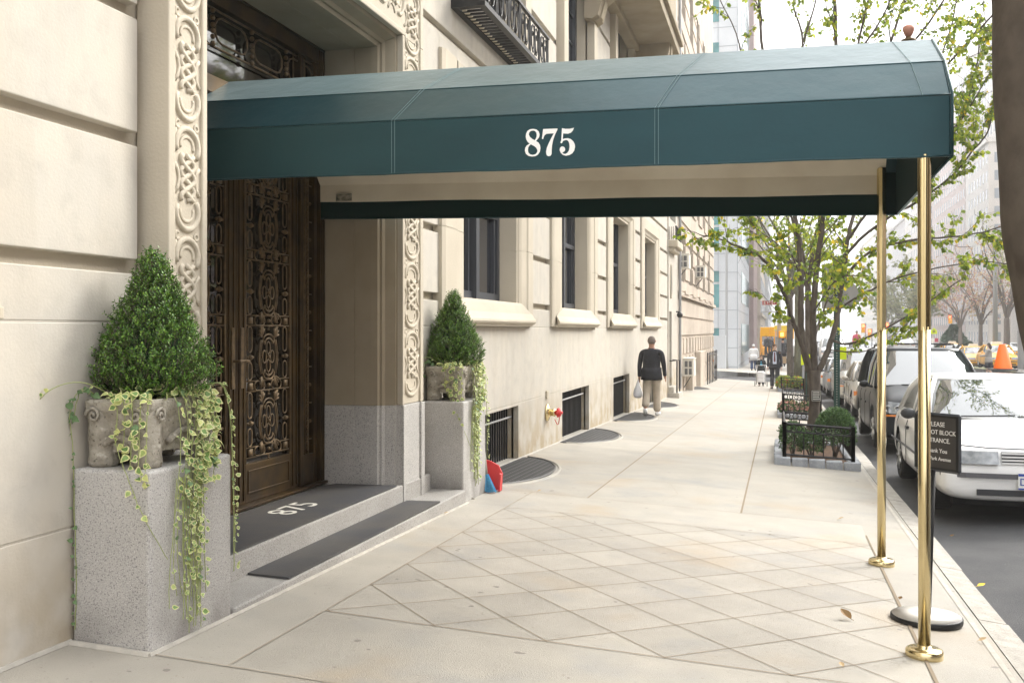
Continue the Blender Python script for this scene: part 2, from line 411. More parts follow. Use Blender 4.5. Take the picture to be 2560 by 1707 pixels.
mb.sheet(-40, 1.34, [52.75,71.6], lambda X, Y: zr(1.4, Y)+.015)
struct(mb.build('road', asphalt))
mb = MB(); mb.sheet(14.2, 19.6, YR, lambda X, Y: zr(9, Y)+.12); 
struct(mb.build('median', mat('median_planting', (.12,.14,.06), .95, col2=(.25,.23,.15), scale=.8)))
mb = MB(); mb.sheet(19.6, 33.5, YR, lambda X, Y: zr(9, Y)-.3)
struct(mb.build('far_road', asphalt))
mb = MB(); mb.sheet(33.5, 60, YR, lambda X, Y: zr(9, Y)-.1)
struct(mb.build('far_sidewalk', concrete))
mb = MB(); mb.sheet(-400, 600, [-60, 320, 900], lambda X, Y: -8.2)
struct(mb.build('ground', concrete))

# pavement joints: thin strips lying 4 mm proud of the slabs
mb = MB()
def strip(mb, a, b, wd, off=.003, m=0, n=1):
    a = Vector((*a,)); b = Vector((*b,)); d = (b-a).normalized(); s = Vector((-d.y, d.x))*wd/2
    for i in range(n):
        p = a+(b-a)*(i/n); q = a+(b-a)*((i+1)/n)
        pts = [p-s, p+s, q+s, q-s]; mb.face([(t.x, t.y, zg(t.x, t.y)+off) for t in pts][::-1], m)
def clipd(c, sgn):                   # line  X*sgn + Y = c  inside the border
    pts = []
    for X in (BX0, BX1):
        Y = c-sgn*X
        if BY0 <= Y <= BY1: pts.append((X, Y))
    for Y in (BY0, BY1):
        X = (c-Y)*sgn
        if BX0 < X < BX1: pts.append((X, Y))
    pts = sorted(set(pts)); return (pts[0], pts[-1]) if len(pts) > 1 else None
for k in range(-1, 14):
    for c, s_ in ((3.25+.605*k, 1), (6.16+.612*(k-5), -1)):
        q = clipd(c, s_)
        if q: strip(mb, q[0], q[1], .0055, .003 if s_ == 1 else .0036)
strip(mb, (BX0, BY0), (BX1, BY0), .008, .0042); strip(mb, (BX0, BY1), (BX1, BY1), .008, .0042, 1)
strip(mb, (BX0, 4.0), (BX0, 9.75), .010, .0048, 1); strip(mb, (BX1, 2.2), (BX1, 7.9), .019, .0054); strip(mb, (BX1, 7.9), (BX1, 9.2), .012, .0054)
strip(mb, (-3.2, 4.0), (1.16, 4.0), .010, .0058, 1); strip(mb, (-3.2, 9.75), (1.16, 9.75), .008, .0058, 1)
strip(mb, (-1.82, 9.75), (-1.82, 52), .014, .003, 0); strip(mb, (-.34, 9.75), (-.32, 52), .018, .003, 0)
strip(mb, (-1.0, .5), (-1.0, 4.0), .010, .003, 1)
for i in range(27): strip(mb, (-3.19, 11.4+1.55*i), (1.16, 11.4+1.55*i), .010, .0042, 1)
strip(mb, (1.12, 3), (1.12, 52), .032, .003, 2, 6)
rc = random.Random(8)
for P in ([(.05,4.9),(.2,4.2),(.12,3.6),(.3,3.0)],[(-1.9,4.0),(-1.75,3.4),(-1.9,2.9)],[(-1.2,11.4),(-1.0,10.6),(-1.15,9.9)],[(.2,12.95),(.35,12.2),(.28,11.5)],[(.78,6.9),(.95,6.75),(1.1,6.8)]):
    Q = []
    for a, b in zip(P[:-1], P[1:]): Q += [(a[0]+(b[0]-a[0])*k/6+rc.uniform(-.02,.02), a[1]+(b[1]-a[1])*k/6) for k in range(6)]
    for a, b in zip(Q[:-1], Q[1:]): strip(mb, a, b, rc.uniform(.002,.005), .0033, 1)
o = struct(mb.build('pavement_joints', [joint, joint_soft, concrete_light]))
mb = MB()                            # the pale mortar bead along the foot of the walls and plinths
def bead(a, b, r=.018):
    a = Vector(a); b = Vector(b); mb.tube([(a.x,a.y,zg(a.x,a.y)+.002),(b.x,b.y,zg(b.x,b.y)+.002)], r, 6)
bead((-3.2,-1),(-3.2,3.99)); bead((-3.2,3.975),(-2.765,3.975)); bead((-2.765,3.97),(-2.75,8.76),.014); bead((-2.77,9.0),(-3.2,9.55),.014); bead((-3.19,9.5),(-3.19,30),.014)
struct(mb.build('mortar_bead', concrete_light))

# ================================================================ APARTMENT BUILDING (near)
B1 = thing('apartment_building', 'cream limestone apartment house with carved portal, bronze doors and rusticated ground floor', 'building', (-3.2, 12, 0))
XW = -3.268                          # sunk wall plane; rusticated blocks stand proud to -3.2
P0 = 4.93
def ops(k): return 10.1+P0*k, 12.35+P0*k
def facade(mb, X, ys, ye, z0, z1, holes, depth, m=0, mr=None, flip=1):
    Y = sorted({ys, ye, *[h[0] for h in holes], *[h[1] for h in holes]}); Z = sorted({z0, z1, *[h[2] for h in holes], *[h[3] for h in holes]})
    for a, b in zip(Y[:-1], Y[1:]):
        for c, d in zip(Z[:-1], Z[1:]):
            if any(h[0] <= a and b <= h[1] and h[2] <= c and d <= h[3] for h in holes): continue
            mb.face([(X,a,c),(X,b,c),(X,b,d),(X,a,d)][::flip], m)
    mr = m if mr is None else mr
    for h in holes:
        a, b, c, d = h[:4]; dp = h[4] if len(h) > 4 else depth; X2 = X-dp*flip
        mb.face([(X,a,c),(X,a,d),(X2,a,d),(X2,a,c)][::flip], mr); mb.face([(X,b,d),(X,b,c),(X2,b,c),(X2,b,d)][::flip], mr)
        mb.face([(X,a,d),(X,b,d),(X2,b,d),(X2,a,d)][::flip], mr); mb.face([(X,b,c),(X,a,c),(X2,a,c),(X2,b,c)][::flip], mr)
holes = [(4.93, 7.93, .29, 4.1, .6)]
for k in range(4):
    a, b = ops(k); holes.append((a, b, 1.95, 3.95, .3))
    holes.append((a, b, -1.2, .635, .3))
    holes.append((a, b, 5.55, 8.2, .3) if k else (a, b, 5.1, 7.6, .3))
mb = MB(); facade(mb, XW, -3, 30.15, -2, 14, holes, .3)
mb.box(-9, XW-.62, -3, 30.15, -2, -1.9); mb.face([(XW,-3,-2),(XW,-3,14),(-12,-3,14),(-12,-3,-2)]); mb.face([(XW,30.15,-2),(XW,30.15,14),(-12,30.15,14),(-12,30.15,-2)][::-1])
mb.face([(XW,-3,14),(XW,30.15,14),(-12,30.15,14),(-12,-3,14)]); mb.face([(-12,-3,-2),(-12,-3,14),(-12,30.15,14),(-12,30.15,-2)])
wall = mb.build('wall', lime, B1)
wall['label'] = 'cream limestone wall with deep horizontal grooves'
# smooth plinth course and rusticated blocks, proud of the wall
mb = MB()
zc_ = [(1.965,2.55),(2.622,3.205),(3.282,3.865),(3.942,4.525),(4.602,5.185),(5.262,5.845),(5.922,6.505),(6.582,7.165),(7.242,7.825),(7.902,8.485)]
segs = [(3.53,4.50),(8.53,9.26)]+[(13.05+P0*k, 14.152+P0*k) for k in range(3)]+[(27.95,30.1)]
segs_up = [(-2.9,4.50),(8.53,9.6)]+[(12.72+P0*k, 14.6+P0*k) for k in range(3)]+[(27.6,30.1)]
for i, (c, d) in enumerate(zc_):
    for a, b in ([(-2.9,4.5),(8.53,30.1)] if i == 4 else (segs if d < 5.3 else segs_up)):
        if b < 5 and d > 5.3: b = 4.50
        mb.box(-3.3, -3.2, a, b, c, d)
# the plinth: below the first groove
def plinth(a, b, z0, z1): mb.box(-3.3, -3.2+.0, a, b, z0, z1)
for a, b in [(-3,4.55),(8.4,10.1)]+[(12.35+P0*k, 10.1+P0*(k+1)) for k in range(3)]+[(27.14,30.1)]:
    plinth(a, b, -2, .676); 
for a, b in [(-3,4.55),(8.4,30.1)]:
    plinth(a, b, .682, 1.638)
for a, b in [(3.0,4.55),(8.4,9.3)]+[(12.95+P0*k, 14.35+P0*k) for k in range(3)]+[(27.9,30.1)]:
    plinth(a, b, 1.644, 1.89)
for k in range(4):
    a, b = ops(k); mb.box(-3.3, -3.2, a, b, .642, .676)
for a, b in ((8.54, 9.55),): pass
for k in range(4):
    a, b = ops(k); mb.box(-3.3, -3.2, (9.262 if k == 0 else a-.878), (27.948 if k == 3 else b+.698), 4.372, 4.525)
mb.box(-3.3, -3.203, -3, 4.4, .672, .686); mb.box(-3.3, -3.203, 8.5, 30, .672, .686); mb.box(-3.3, -3.203, -3, 4.4, 1.634, 1.648); mb.box(-3.3, -3.203, 8.5, 30, 1.634, 1.648)
blk = bevel(mb.build('rusticated_block', lime_block, B1), .006, 2); blk['label'] = 'smooth cream blocks set proud of the wall between deep grooves'

# ---- windows of the ground floor
def prof_loft(mb, prof, m=0):         # prof: list of (X, z, y0, y1)
    for p, q in zip(prof[:-1], prof[1:]):
        mb.face([(p[0],p[2],p[1]),(p[0],p[3],p[1]),(q[0],q[3],q[1]),(q[0],q[2],q[1])], m)
    for s in (2, 3):
        pts = [(p[0], p[s], p[1]) for p in prof]; mb.face(pts if s == 2 else pts[::-1], m)
def window_part(k):
    a, b = ops(k)
    f = MB(); X0, X1 = -3.53, -3.45; mid = (a+b)/2
    for y0, y1, dx in ((a,a+.10,0),(mid-.06,mid+.06,.05),(b-.10,b,0)): f.box(X0, X1+dx, y0, y1, 1.951, 4.149)
    for y0, y1 in ((a+.10,mid-.06),(mid+.06,b-.10)):
        f.box(X0, X1, y0, y1, 1.952, 2.06); f.box(X0, X1, y0, y1, 3.0, 3.07)
        f.box(X0, X1-.02, y0+.05, y0+.10, 2.06, 4.14); f.box(X0, X1-.02, y1-.10, y1-.05, 2.06, 4.14)
        f.box(X0, X1-.045, y0+.14, y0+.17, 2.06, 4.14)
    fr = f.build('window', charcoal, B1); fr['label'] = 'tall charcoal-framed window in a moulded stone surround'
    g = MB(); g.box(-3.56, -3.515, a, b, 1.951, 4.149); g.build('pane', wglass, fr)
    # stone surround with a rounded outer edge and a swelling sill
    s = MB()
    for sgn, y in ((-1, a), (1, b)):
        w_ = .86 if sgn < 0 else .63
        pr = [(-3.45, -.004), (-3.225, -.004), (-3.225, .035), (-3.205, .05), (-3.185, .10), (-3.165, w_*.46), (-3.148, w_*.50), (-3.148, w_*.92), (-3.165, w_), (-3.26, w_)]
        for p, q in zip(pr[:-1], pr[1:]):
            for z0, z1 in ((1.66, 2.62), (2.624, 4.36)):
                fpts = [(p[0],y+sgn*p[1],z0),(q[0],y+sgn*q[1],z0),(q[0],y+sgn*q[1],z1),(p[0],y+sgn*p[1],z1)]
                s.face(fpts[::-sgn] if sgn == 1 else fpts)
    pr = [(-3.45,3.946),(-3.225,3.946),(-3.225,3.985),(-3.205,4.0),(-3.185,4.05),(-3.147,4.10),(-3.147,4.34),(-3.18,4.365),(-3.26,4.366)]
    for p, q in zip(pr[:-1], pr[1:]): s.face([(p[0],a-.4,p[1]),(q[0],a-.4,q[1]),(q[0],b+.3,q[1]),(p[0],b+.3,p[1])])
    s.build('surround', lime, fr)
    s = MB(); wl, wr = .74, .42
    A_, B2 = a-wl, b+wr
    prof = [(-3.50,1.952,a,b),(-3.23,1.950,a,b),(-3.20,1.949,a-.02,b+.02),(-3.17,1.944,a-.03,b+.03),(-3.155,1.91,a-.25,b+.12),(-3.14,1.86,a-.5,b+.26),(-3.125,1.81,A_,B2),(-3.095,1.76,A_-.01,B2+.01),
            (-3.075,1.73,A_-.02,B2+.02),(-3.072,1.705,A_-.02,B2+.02),(-3.085,1.685,A_-.01,B2+.01),(-3.11,1.675,A_,B2),(-3.118,1.650,A_+.01,B2-.01),(-3.26,1.649,A_+.01,B2-.01)]
    prof_loft(s, prof); bevel(s.build('sill', lime, fr), .004)
for k in range(4): window_part(k)
# the edge of one more window surround, just inside the left of the frame
s = MB(); s.box(-3.24, -3.165, 2.6, 3.50, 1.70, 14); s.tube([(-3.165,3.44,1.70),(-3.165,3.44,14)], .05, 10); s.tube([(-3.15,2.6,1.695),(-3.15,3.46,1.695)], .045, 10); s.box(-3.24,-3.13,2.6,3.50,1.648,1.70)
bevel(s.build('surround', lime, B1), .006)
# upper windows
for k in range(4):
    a, b = ops(k); z0, z1 = (5.55, 8.2) if k else (5.1, 7.6)
    f = MB(); mid = (a+b)/2
    for y0, y1 in ((a,a+.12),(mid-.08,mid+.08),(b-.12,b)): f.box(-3.50, -3.42, y0, y1, z0+.001, z1)
    f.box(-3.50, -3.43, a+.12, mid-.08, z0+.002, z0+.12); f.box(-3.50, -3.43, mid+.08, b-.12, z0+.002, z0+.12)
    for j in range(1, 5):
        f.box(-3.49, -3.455, a+.12, mid-.08, z0+.5*j, z0+.5*j+.03); f.box(-3.49, -3.455, mid+.08, b-.12, z0+.5*j, z0+.5*j+.03)
    for yy in (.37, .62): f.box(-3.49, -3.457, a+yy, a+yy+.03, z0+.12, z1); f.box(-3.49, -3.457, mid+yy, mid+yy+.03, z0+.12, z1)
    fr = f.build('window', charcoal, B1); fr['label'] = 'tall upper window with a dark blue-grey frame and small panes'
    MB().box(-3.54, -3.475, a, b, z0, z1).build('pane', wglass, fr)
    s = MB()
    s.box(-3.24, -3.10, b, b+.30, z0-.1, z1+.25); s.box(-3.24, -3.10, a-.30, a, z0-.1, z1+.25); s.box(-3.24, -3.09, a-.30, b+.30, z0-.22, z0-.1)
    bevel(s.build('surround', lime, fr), .01)
# basement grilles
for k in range(4):
    a, b = ops(k)
    g = MB(); zb = zg(-3.2, a)-.1
    for i in range(int((b-a)/.105)):
        yy = a+.05+i*.105; g.box(-3.345, -3.325, yy, yy+.022, zb-.2, .632)
    g.tube([(-3.30,a-.01,.50),(-3.30,b+.01,.50)], .014, 6, m=1)
    g.box(-3.35, -3.32, a, b, .610, .634)
    o = g.build('basement_grille', [iron, iron_grey], B1)
    MB().box(-3.56, -3.50, a-.05, b+.05, -1.2, .64).build('dark_backing', shade, o)  # black box paints the unlit recess behind the bars

# ---- portal: pillars, lintel, stepped reveal, carved bands, granite base
YA, YB, ZT, ZB_ = 4.93, 7.93, 4.1, .97
mb = MB()
mb.box(-3.26, -3.08, 4.57, YA, ZB_, ZT); mb.box(-3.26, -3.08, YB, 8.43, ZB_, ZT); mb.box(-3.26, -3.08, 4.57, 8.43, ZT, 6.2)
for y0, y1 in ((4.567,4.63),(4.885,YA+.003),(YB-.003,7.975),(8.36,8.433)): mb.box(-3.255, -3.062, y0, y1, ZB_+.001, ZT-.003)
mb.box(-3.255, -3.061, 4.884, 7.976, ZT-.003, ZT+.045)
mb.box(-3.255, -3.062, 8.36, 8.433, ZT-.002, 6.203); mb.box(-3.255, -3.062, 4.567, 4.63, ZT-.002, 6.203)
portal = bevel(mb.build('portal', lime, B1), .008)
REV = [(-3.085,0),(-3.12,.004),(-3.12,.035),(-3.15,.045),(-3.20,.062),(-3.215,.09),(-3.235,.09),(-3.245,.12),(-3.30,.125),(-3.445,.126),(-3.45,.120),(-3.455,.126),(-3.72,.127)]
def reveal(name, m, z0, z1, off=0, head=False):
    s = MB()
    for p, q in zip(REV[:-1], REV[1:]):
        for sg, y in ((1, YA), (-1, YB)):
            a = y+sg*(p[1]+off); b = y+sg*(q[1]+off)
            t0, t1 = (ZT-p[1], ZT-q[1]) if head else (z1, z1)
            f = [(p[0],a,z0),(q[0],b,z0),(q[0],b,t1),(p[0],a,t0)]; s.face(f if sg == 1 else f[::-1])
        if head: s.face([(p[0],YA+p[1],ZT-p[1]),(q[0],YA+q[1],ZT-q[1]),(q[0],YB-q[1],ZT-q[1]),(p[0],YB-p[1],ZT-p[1])])
    return s.build(name, m, portal)
reveal('reveal', lime_brown, ZB_, ZT, 0, True)
# granite base of both pillars and of the reveal
mb = MB()
gbs = []
for (y0, y1), mo in (((4.56,YA+.006), ((4.555,4.635),(4.88,YA+.008))), ((YB-.006,8.44), ((YB-.008,7.98),(8.355,8.445)))):
    mb = MB(); mb.box(-3.27, -3.07, y0, y1, -.3, ZB_-.003)
    for a, b in mo: mb.box(-3.265, -3.052, a, b, -.3, ZB_-.004)
    gbs.append(bevel(mb.build('portal_base', granite, B1), .006))
for (sg, y), gb in zip(((1, YA), (-1, YB)), gbs):
    s = MB()
    for p, q in zip(REV[:-1], REV[1:]):
        a = y+sg*(p[1]+.008); b = y+sg*(q[1]+.008); f = [(p[0],a,.2),(q[0],b,.2),(q[0],b,ZB_-.003),(p[0],a,ZB_-.003)]; s.face(f if sg == 1 else f[::-1])
        f = [(p[0],a,ZB_-.003),(q[0],b,ZB_-.003),(q[0],b-sg*.02,ZB_),(p[0],a-sg*.02,ZB_)]; s.face(f if sg == 1 else f[::-1])
    s.build('base_reveal', granite, gb)
# carved interlace: flat ribbons in relief
def ribbon(mb, pts, X, r=.012, h=.6, closed=False):
    n0 = len(mb.v); mb.tube([(X, p[0], p[1]) for p in pts], r, 6, closed)
    for i in range(n0, len(mb.v)):
        v = mb.v[i]; mb.v[i] = (X+(v[0]-X)*h, v[1], v[2])
def knot(mb, yc, hw, z0, H, X, r=.015):
    U = lambda u, v: (yc+u*hw, z0+v*H)
    def arc(cx, cy, rx, ry, t0, t1, n=12): return [U(cx+rx*math.cos(R(t0+(t1-t0)*i/n)), cy+ry*math.sin(R(t0+(t1-t0)*i/n))) for i in range(n+1)]
    ribbon(mb, arc(-.02,.80,.86,.165,200,-35), X, r*1.25, .9); ribbon(mb, arc(-.02,.80,.50,.09,190,-20), X, r*.75)
    ribbon(mb, arc(-.02,.20,.86,.165,160,395), X, r*1.25, .9); ribbon(mb, arc(-.02,.20,.50,.09,170,380), X, r*.75)
    for ph in (0, 120, 240):
        ribbon(mb, [U(.52*math.sin(R(ph+i*24)), .30+.42*i/18) for i in range(19)], X+.002*(ph/120), r*1.05, .8)
    for sg in (-1, 1):
        ribbon(mb, [U(sg*.95,.36),U(sg*.7,.42),U(sg*.62,.5),U(sg*.72,.57),U(sg*.95,.62)], X, r*.9)
    ribbon(mb, arc(.72,.99,.16,.03,0,360,8)[:-1], X, r*.6, .6, True); ribbon(mb, arc(-.74,.99,.14,.035,40,320,8), X, r*.6)
    for i in range(4): ribbon(mb, [U(-.98,.90-.03*i),U(-.8,.955-.012*i)], X, r*.4)
mb = MB(); H = .592
for i in range(6):
    z0 = 2.713-.0*H+(i-3)*H
    if z0 > ZB_-.02: knot(mb, 4.757, .122, z0, H*.985, -3.078)
for i in range(-1, 6):
    z0 = 1.02+i*H
    if z0 > ZB_-.02 and z0+H < 6: knot(mb, 8.168, .185, z0, H*.985, -3.078)
for j in range(6): # interlace on the lintel runs horizontally
    y0 = 8.0-j*.62
    n0 = len(mb.v); t = MB(); knot(t, 0, .19, 0, .60, -3.078)
    for v in t.v: mb.v.append((v[0], y0-v[2], 4.42+v[1]))
    mb.f += [tuple(n0+i for i in f) for f in t.f]; mb.m += t.m
mb.build('carved_interlace', lime, portal, smooth=True)

# ---- steps
mb = MB(); mb.box(-3.9, -3.060, 4.70, 8.62, -.4, .298); bevel(mb.build('landing', granite_step, B1), .012)
mb = MB(); mb.box(-3.9, -2.762, 4.71, 8.74, -.4, .142); bevel(mb.build('step', granite_step, B1), .012)

# ---- bronze doors
XD = -3.76
def pill(mb, y0, y1, z0, z1, X, r=.006, n=5):
    vert = (z1-z0) > (y1-y0); rad = min(y1-y0, z1-z0)/2; pts = []
    for cy, cz, t0 in (((y0+y1)/2, z1-rad, 0), ((y0+y1)/2, z0+rad, 180)) if vert else ((y1-rad, (z0+z1)/2, -90), (y0+rad, (z0+z1)/2, 90)):
        for i in range(n+1): t = R(t0+180*i/n); pts.append((X, cy+rad*math.cos(t), cz+rad*math.sin(t)))
    mb.tube(pts, r, 5, True)
def oval(mb, yc, zc, ry, rz, X, r=.006, n=12): mb.tube([(X, yc+ry*math.cos(2*math.pi*i/n), zc+rz*math.sin(2*math.pi*i/n)) for i in range(n)], r, 5, True)
def module(mb, ya, yb, z0, H, X):    # one repeat of the door grille
    yc = (ya+yb)/2; w = yb-ya; cz = z0+H*.5
    for zz in (z0, z0+.075): mb.tube([(X,ya,zz),(X,yb,zz)], .006, 5)
    for sg in (-1, 1):
        e = yc+sg*w/2; i_ = yc+sg*.05
        pill(mb, min(i_, e-sg*.14), max(i_, e-sg*.14), z0+.002, z0+.073, X+.003)
        xx = e-sg*.075
        mb.box(X-.004, X+.012, min(e-sg*.045, e-sg*.105), max(e-sg*.045, e-sg*.105), z0+.012, z0+.063)
        for a, b in ((z0+.082, cz-.03), (cz+.045, z0+H-.008)): pill(mb, xx-.03, xx+.03, a, b, X)
        mb.ball((X+.006, xx, cz+.008), .021, 8); mb.ball((X+.004, xx-.038, cz+.008), .012, 6); mb.ball((X+.004, xx+.038, cz+.008), .012, 6)
        # side bow brackets
        bow = [(X+.006, yc+sg*(.115+.028*math.sin(math.pi*i/8)), cz-.12+.255*i/8) for i in range(9)]
        mb.tube(bow, .006, 5); mb.tube([(p[0], p[1]-sg*.022, p[2]) for p in bow], .005, 5)
        # corner palmettes
        for vz, dz in ((cz+.155, 1), (cz-.14, -1)):
            for q in range(5):
                t = R(18+q*22); L_ = .095-.012*abs(q-2)
                mb.tube([(X+.004, yc+sg*.095, vz), (X+.012, yc+sg*(.095+L_*math.cos(t)*.75), vz+dz*L_*math.sin(t))], [.004,.010], 5)
    for vz, dz in ((cz+.135, 1), (cz-.12, -1)):      # cartouches above and below
        up = [(X+.008, yc+.085*math.cos(R(t)), vz+dz*.045*math.sin(R(t))) for t in range(0, 181, 30)]
        lo = [(X+.008, yc+.06*math.cos(R(t)), vz-dz*.03+dz*.045*math.sin(R(t))) for t in range(180, -1, -30)]
        mb.tube(up+lo, .007, 5, True)
    oval(mb, yc, cz+.075, .03, .048, X+.004); oval(mb, yc, cz-.06, .03, .048, X+.004)
    oval(mb, yc-.06, cz+.008, .028, .048, X+.004); oval(mb, yc+.06, cz+.008, .028, .048, X+.004)
    mb.ball((X+.01, yc, cz+.008), .016, 6)
    for t in (45,135,225,315): mb.ball((X+.006, yc+.045*math.cos(R(t)), cz+.008+.06*math.sin(R(t))), .010, 6)
    for q in range(5): mb.ball((X+.006, yc, z0+.085+.018*q if q < 3 else z0-.012-.018*(q-3)), .010, 6)
    mb.ball((X+.008, yc, z0+.037), .018, 6)
def door_leaf(y0, y1, handle_side):
    d = MB(); zt = 3.22
    d.box(XD-.05, XD, y0, y0+.13, .335, zt); d.box(XD-.05, XD, y1-.13, y1, .335, zt)
    d.box(XD-.05, XD, y0+.13, y1-.13, .336, .62); d.box(XD-.05, XD, y0+.13, y1-.13, zt-.12, zt)
    for yy in (y0+.035, y0+.10, y1-.035, y1-.10): d.box(XD-.01, XD+.010, yy-.006, yy+.006, .36, zt-.02)
    for zz in (.40, .56): d.box(XD-.01, XD+.008, y0+.16, y1-.16, zz, zz+.012)
    for yy in (y0+.16, y1-.172): d.box(XD-.01, XD+.0078, yy, yy+.012, .412, .56)
    dr = bevel(d.build('door', bronze, B1), .004); dr['label'] = 'bronze door leaf filled with an ornamental grille'
    g = MB(); n = 5; H = (zt-.12-.66)/n
    for i in range(n): module(g, y0+.135, y1-.135, .66+i*H, H, XD-.012)
    g.box(XD-.02, XD+.0, y0+.131, y0+.143, .62, zt-.12); g.box(XD-.02, XD+.0, y1-.143, y1-.131, .62, zt-.12)
    g.build('grille', bronze_lt, dr, smooth=True)
    MB().box(XD-.045, XD-.035, y0+.12, y1-.12, .60, zt-.10).build('glass', dglass, dr)
    h = MB(); yh = y1-.05 if handle_side > 0 else y0+.07
    h.box(XD, XD+.012, yh-.022, yh+.022, 1.18, 1.62)
    h.tube([(XD+.005,yh,1.38),(XD+.06,yh,1.38),(XD+.066,yh+.05*handle_side,1.385),(XD+.06,yh+.13*handle_side,1.375)], [.012,.011,.010,.014], 8)
    bevel(h.build('handle', bronze_lt, dr), .003)
door_leaf(5.46, 6.425, 1); door_leaf(6.43, 7.39, -1)
f = MB()
for y0, y1 in ((5.052,5.46),(7.39,7.806)):     # fixed side panels with link-pattern pilaster
    f.box(XD-.05, XD+.02, y0, y0+.10, .312, 3.96) if y0 < 6 else f.box(XD-.05, XD+.02, y0, y0+.06, .312, 3.96)
    f.box(XD-.05, XD+.015, y1-.16, y1, .312, 3.96)
    f.box(XD-.05, XD+.01, y0+.06, y1-.16, .312, .58)
f.box(XD-.05, XD+.035, 5.053, 7.805, 3.22, 3.34); f.box(XD-.05, XD+.03, 5.054, 7.804, 3.84, 3.96)
f.box(XD-.05, XD+.07, 5.052, 7.806, .311, .334)
for yy in (7.70, 7.735, 7.77, 5.08, 5.12): f.box(XD, XD+.045, yy, yy+.014, .335, 3.95)
fr = bevel(f.build('door_frame', bronze, B1), .004)
g = MB()
for yc in (7.53, 5.33):
    for i in range(58):
        z = .62+i*.0435; oval(g, yc, z+.012, .013, .018, XD+.012, .005, 6)
    g.box(XD-.03, XD+.008, yc-.035, yc-.026, .56, 3.2); g.box(XD-.03, XD+.008, yc+.026, yc+.035, .56, 3.2)
    for i in range(9): g.tube([(XD-.01,yc+.03,.7+.3*i),(XD-.01,yc+.12,.7+.3*i)], .006, 5); g.ball((XD-.005, yc+.075, .55+.3*i+.3), .016, 6)
# transom: a row of round-ended panels with collars
yy = 5.10
while yy < 7.25:
    pill(g, yy, yy+.44, 3.60, 3.78, XD-.008, .008); 
    for z in (3.57,3.62,3.66,3.70,3.75,3.80): g.ball((XD+.004, yy+.485, z), .020, 6)
    yy += .53
for z in (3.56, 3.82): g.tube([(XD-.01,5.06,z),(XD-.01,7.8,z)], .008, 5)
for yy in (7.32, 7.42, 7.52): g.tube([(XD-.01,yy,3.34),(XD-.01,yy,3.84)], .007, 5)
g.build('link_ornament', bronze_lt, fr, smooth=True)
MB().box(XD-.06, XD-.052, 5.04, 7.82, .3, 3.97).build('glass', dglass, fr)
MB().box(-3.9, -3.72, 5.03, 7.83, 3.965, 4.2).build('soffit_beam', bronze, fr)
mb = MB(); mb.box(-4.6, -4.5, 4.4, 8.4, -.2, 4.6); mb.box(-4.5, -3.84, 4.4, 4.5, -.2, 4.6); mb.box(-4.5, -3.84, 8.3, 8.4, -.2, 4.6); mb.box(-4.5,-3.84,4.5,8.3,4.2,4.3)
mb.build('vestibule', mat('vestibule_wall', (.10,.07,.04), .8), B1)

# ---- iron window balcony above the first window
def scroll(mb, yc, zc, s, X):
    for sg in (-1, 1):
        pts = [(X, yc+sg*(.012+s*.30*(1-t/9)*math.sin(t*1.05)+s*.22), zc+s*.48*(1-t/12)*math.cos(t*1.05)) for t in [i*.55 for i in range(14)]]
        mb.tube(pts, .007, 4)
        oval(mb, yc+sg*s*.22, zc, s*.20, s*.46, X, .007, 12)
    mb.tube([(X,yc,zc-s*.5),(X,yc,zc+s*.5)], .007, 4)
mb = MB(); ya, yb, xa, xb, z0, z1 = 9.62, 12.52, -3.2, -2.84, 4.86, 5.32
mb.box(xb-.07, xb, ya, yb, z0, z0+.05); mb.box(xa, xb-.07, ya, ya+.06, z0, z0+.05); mb.box(xa, xb-.07, yb-.05, yb, z0, z0+.05); mb.box(xa, xa+.06, ya+.06, yb-.05, z0, z0+.05)
n = 27
for i in range(n): yy = ya+.10+(yb-ya-.2)*i/(n-1); mb.box(xa+.06, xb-.07, yy, yy+.025, z0+.012, z0+.036)
mb.box(xb-.03, xb+.01, ya, yb, z1, z1+.03); mb.box(xa, xb-.03, ya, ya+.03, z1, z1+.03); mb.box(xa, xb-.05, ya, ya+.10, z0+.05, z0+.14)
nb = 6; wv = (yb-ya)/nb
for i in range(nb+1):
    yy = min(ya+wv*i, yb-.02)
    mb.box(xb-.02, xb-.004, yy, yy+.018, z0+.05, z1); mb.box(xb-.02, xb-.004, yy-.05, yy-.036, z0+.05, z1)
for i in range(nb): scroll(mb, ya+wv*(i+.48), (z0+z1)/2+.02, .36, xb-.012)
mb.build('iron_balcony', iron, B1)['label'] = 'black iron window balcony with slatted floor and scrollwork'
# ---- stone balcony further along
mb = MB(); ya, yb = 16.6, 23.6
mb.box(-3.24, -2.22, ya, yb, 8.0, 8.22); mb.box(-3.24, -2.14, ya-.06, yb+.06, 8.22, 8.34); mb.box(-3.24, -2.3, ya+.1, yb-.1, 8.34, 9.3)
mb.box(-3.24, -3.0, ya+.8, yb-.6, 7.86, 8.0)
for yc in (17.3, 22.7):
    cs = [(-3.24,7.0),(-3.1,6.98),(-3.0,7.04),(-2.96,7.18),(-2.92,7.32),(-2.8,7.42),(-2.66,7.46),(-2.5,7.54),(-2.38,7.68),(-2.34,7.84),(-2.34,7.999),(-3.24,7.999)]
    mb.prism(cs, lambda u, v, s, yc=yc: (u, yc-.28+.56*s, v))
    mb.prism([(a*1.0+.03 if a > -3.2 else a, b) for a, b in cs], lambda u, v, s, yc=yc: (u, yc-.10+.20*s, v-.002))
bevel(mb.build('stone_balcony', lime_brown, B1), .015)['label'] = 'heavy stone balcony carried on scrolled consoles'
mb = MB(); mb.lathe([(.01,-.06),(.09,-.05),(.13,.02),(.13,.1),(.06,.16)], (-3.12, 8.66, 4.86), 14)
mb.build('carved_boss', lime_brown, B1, smooth=True)

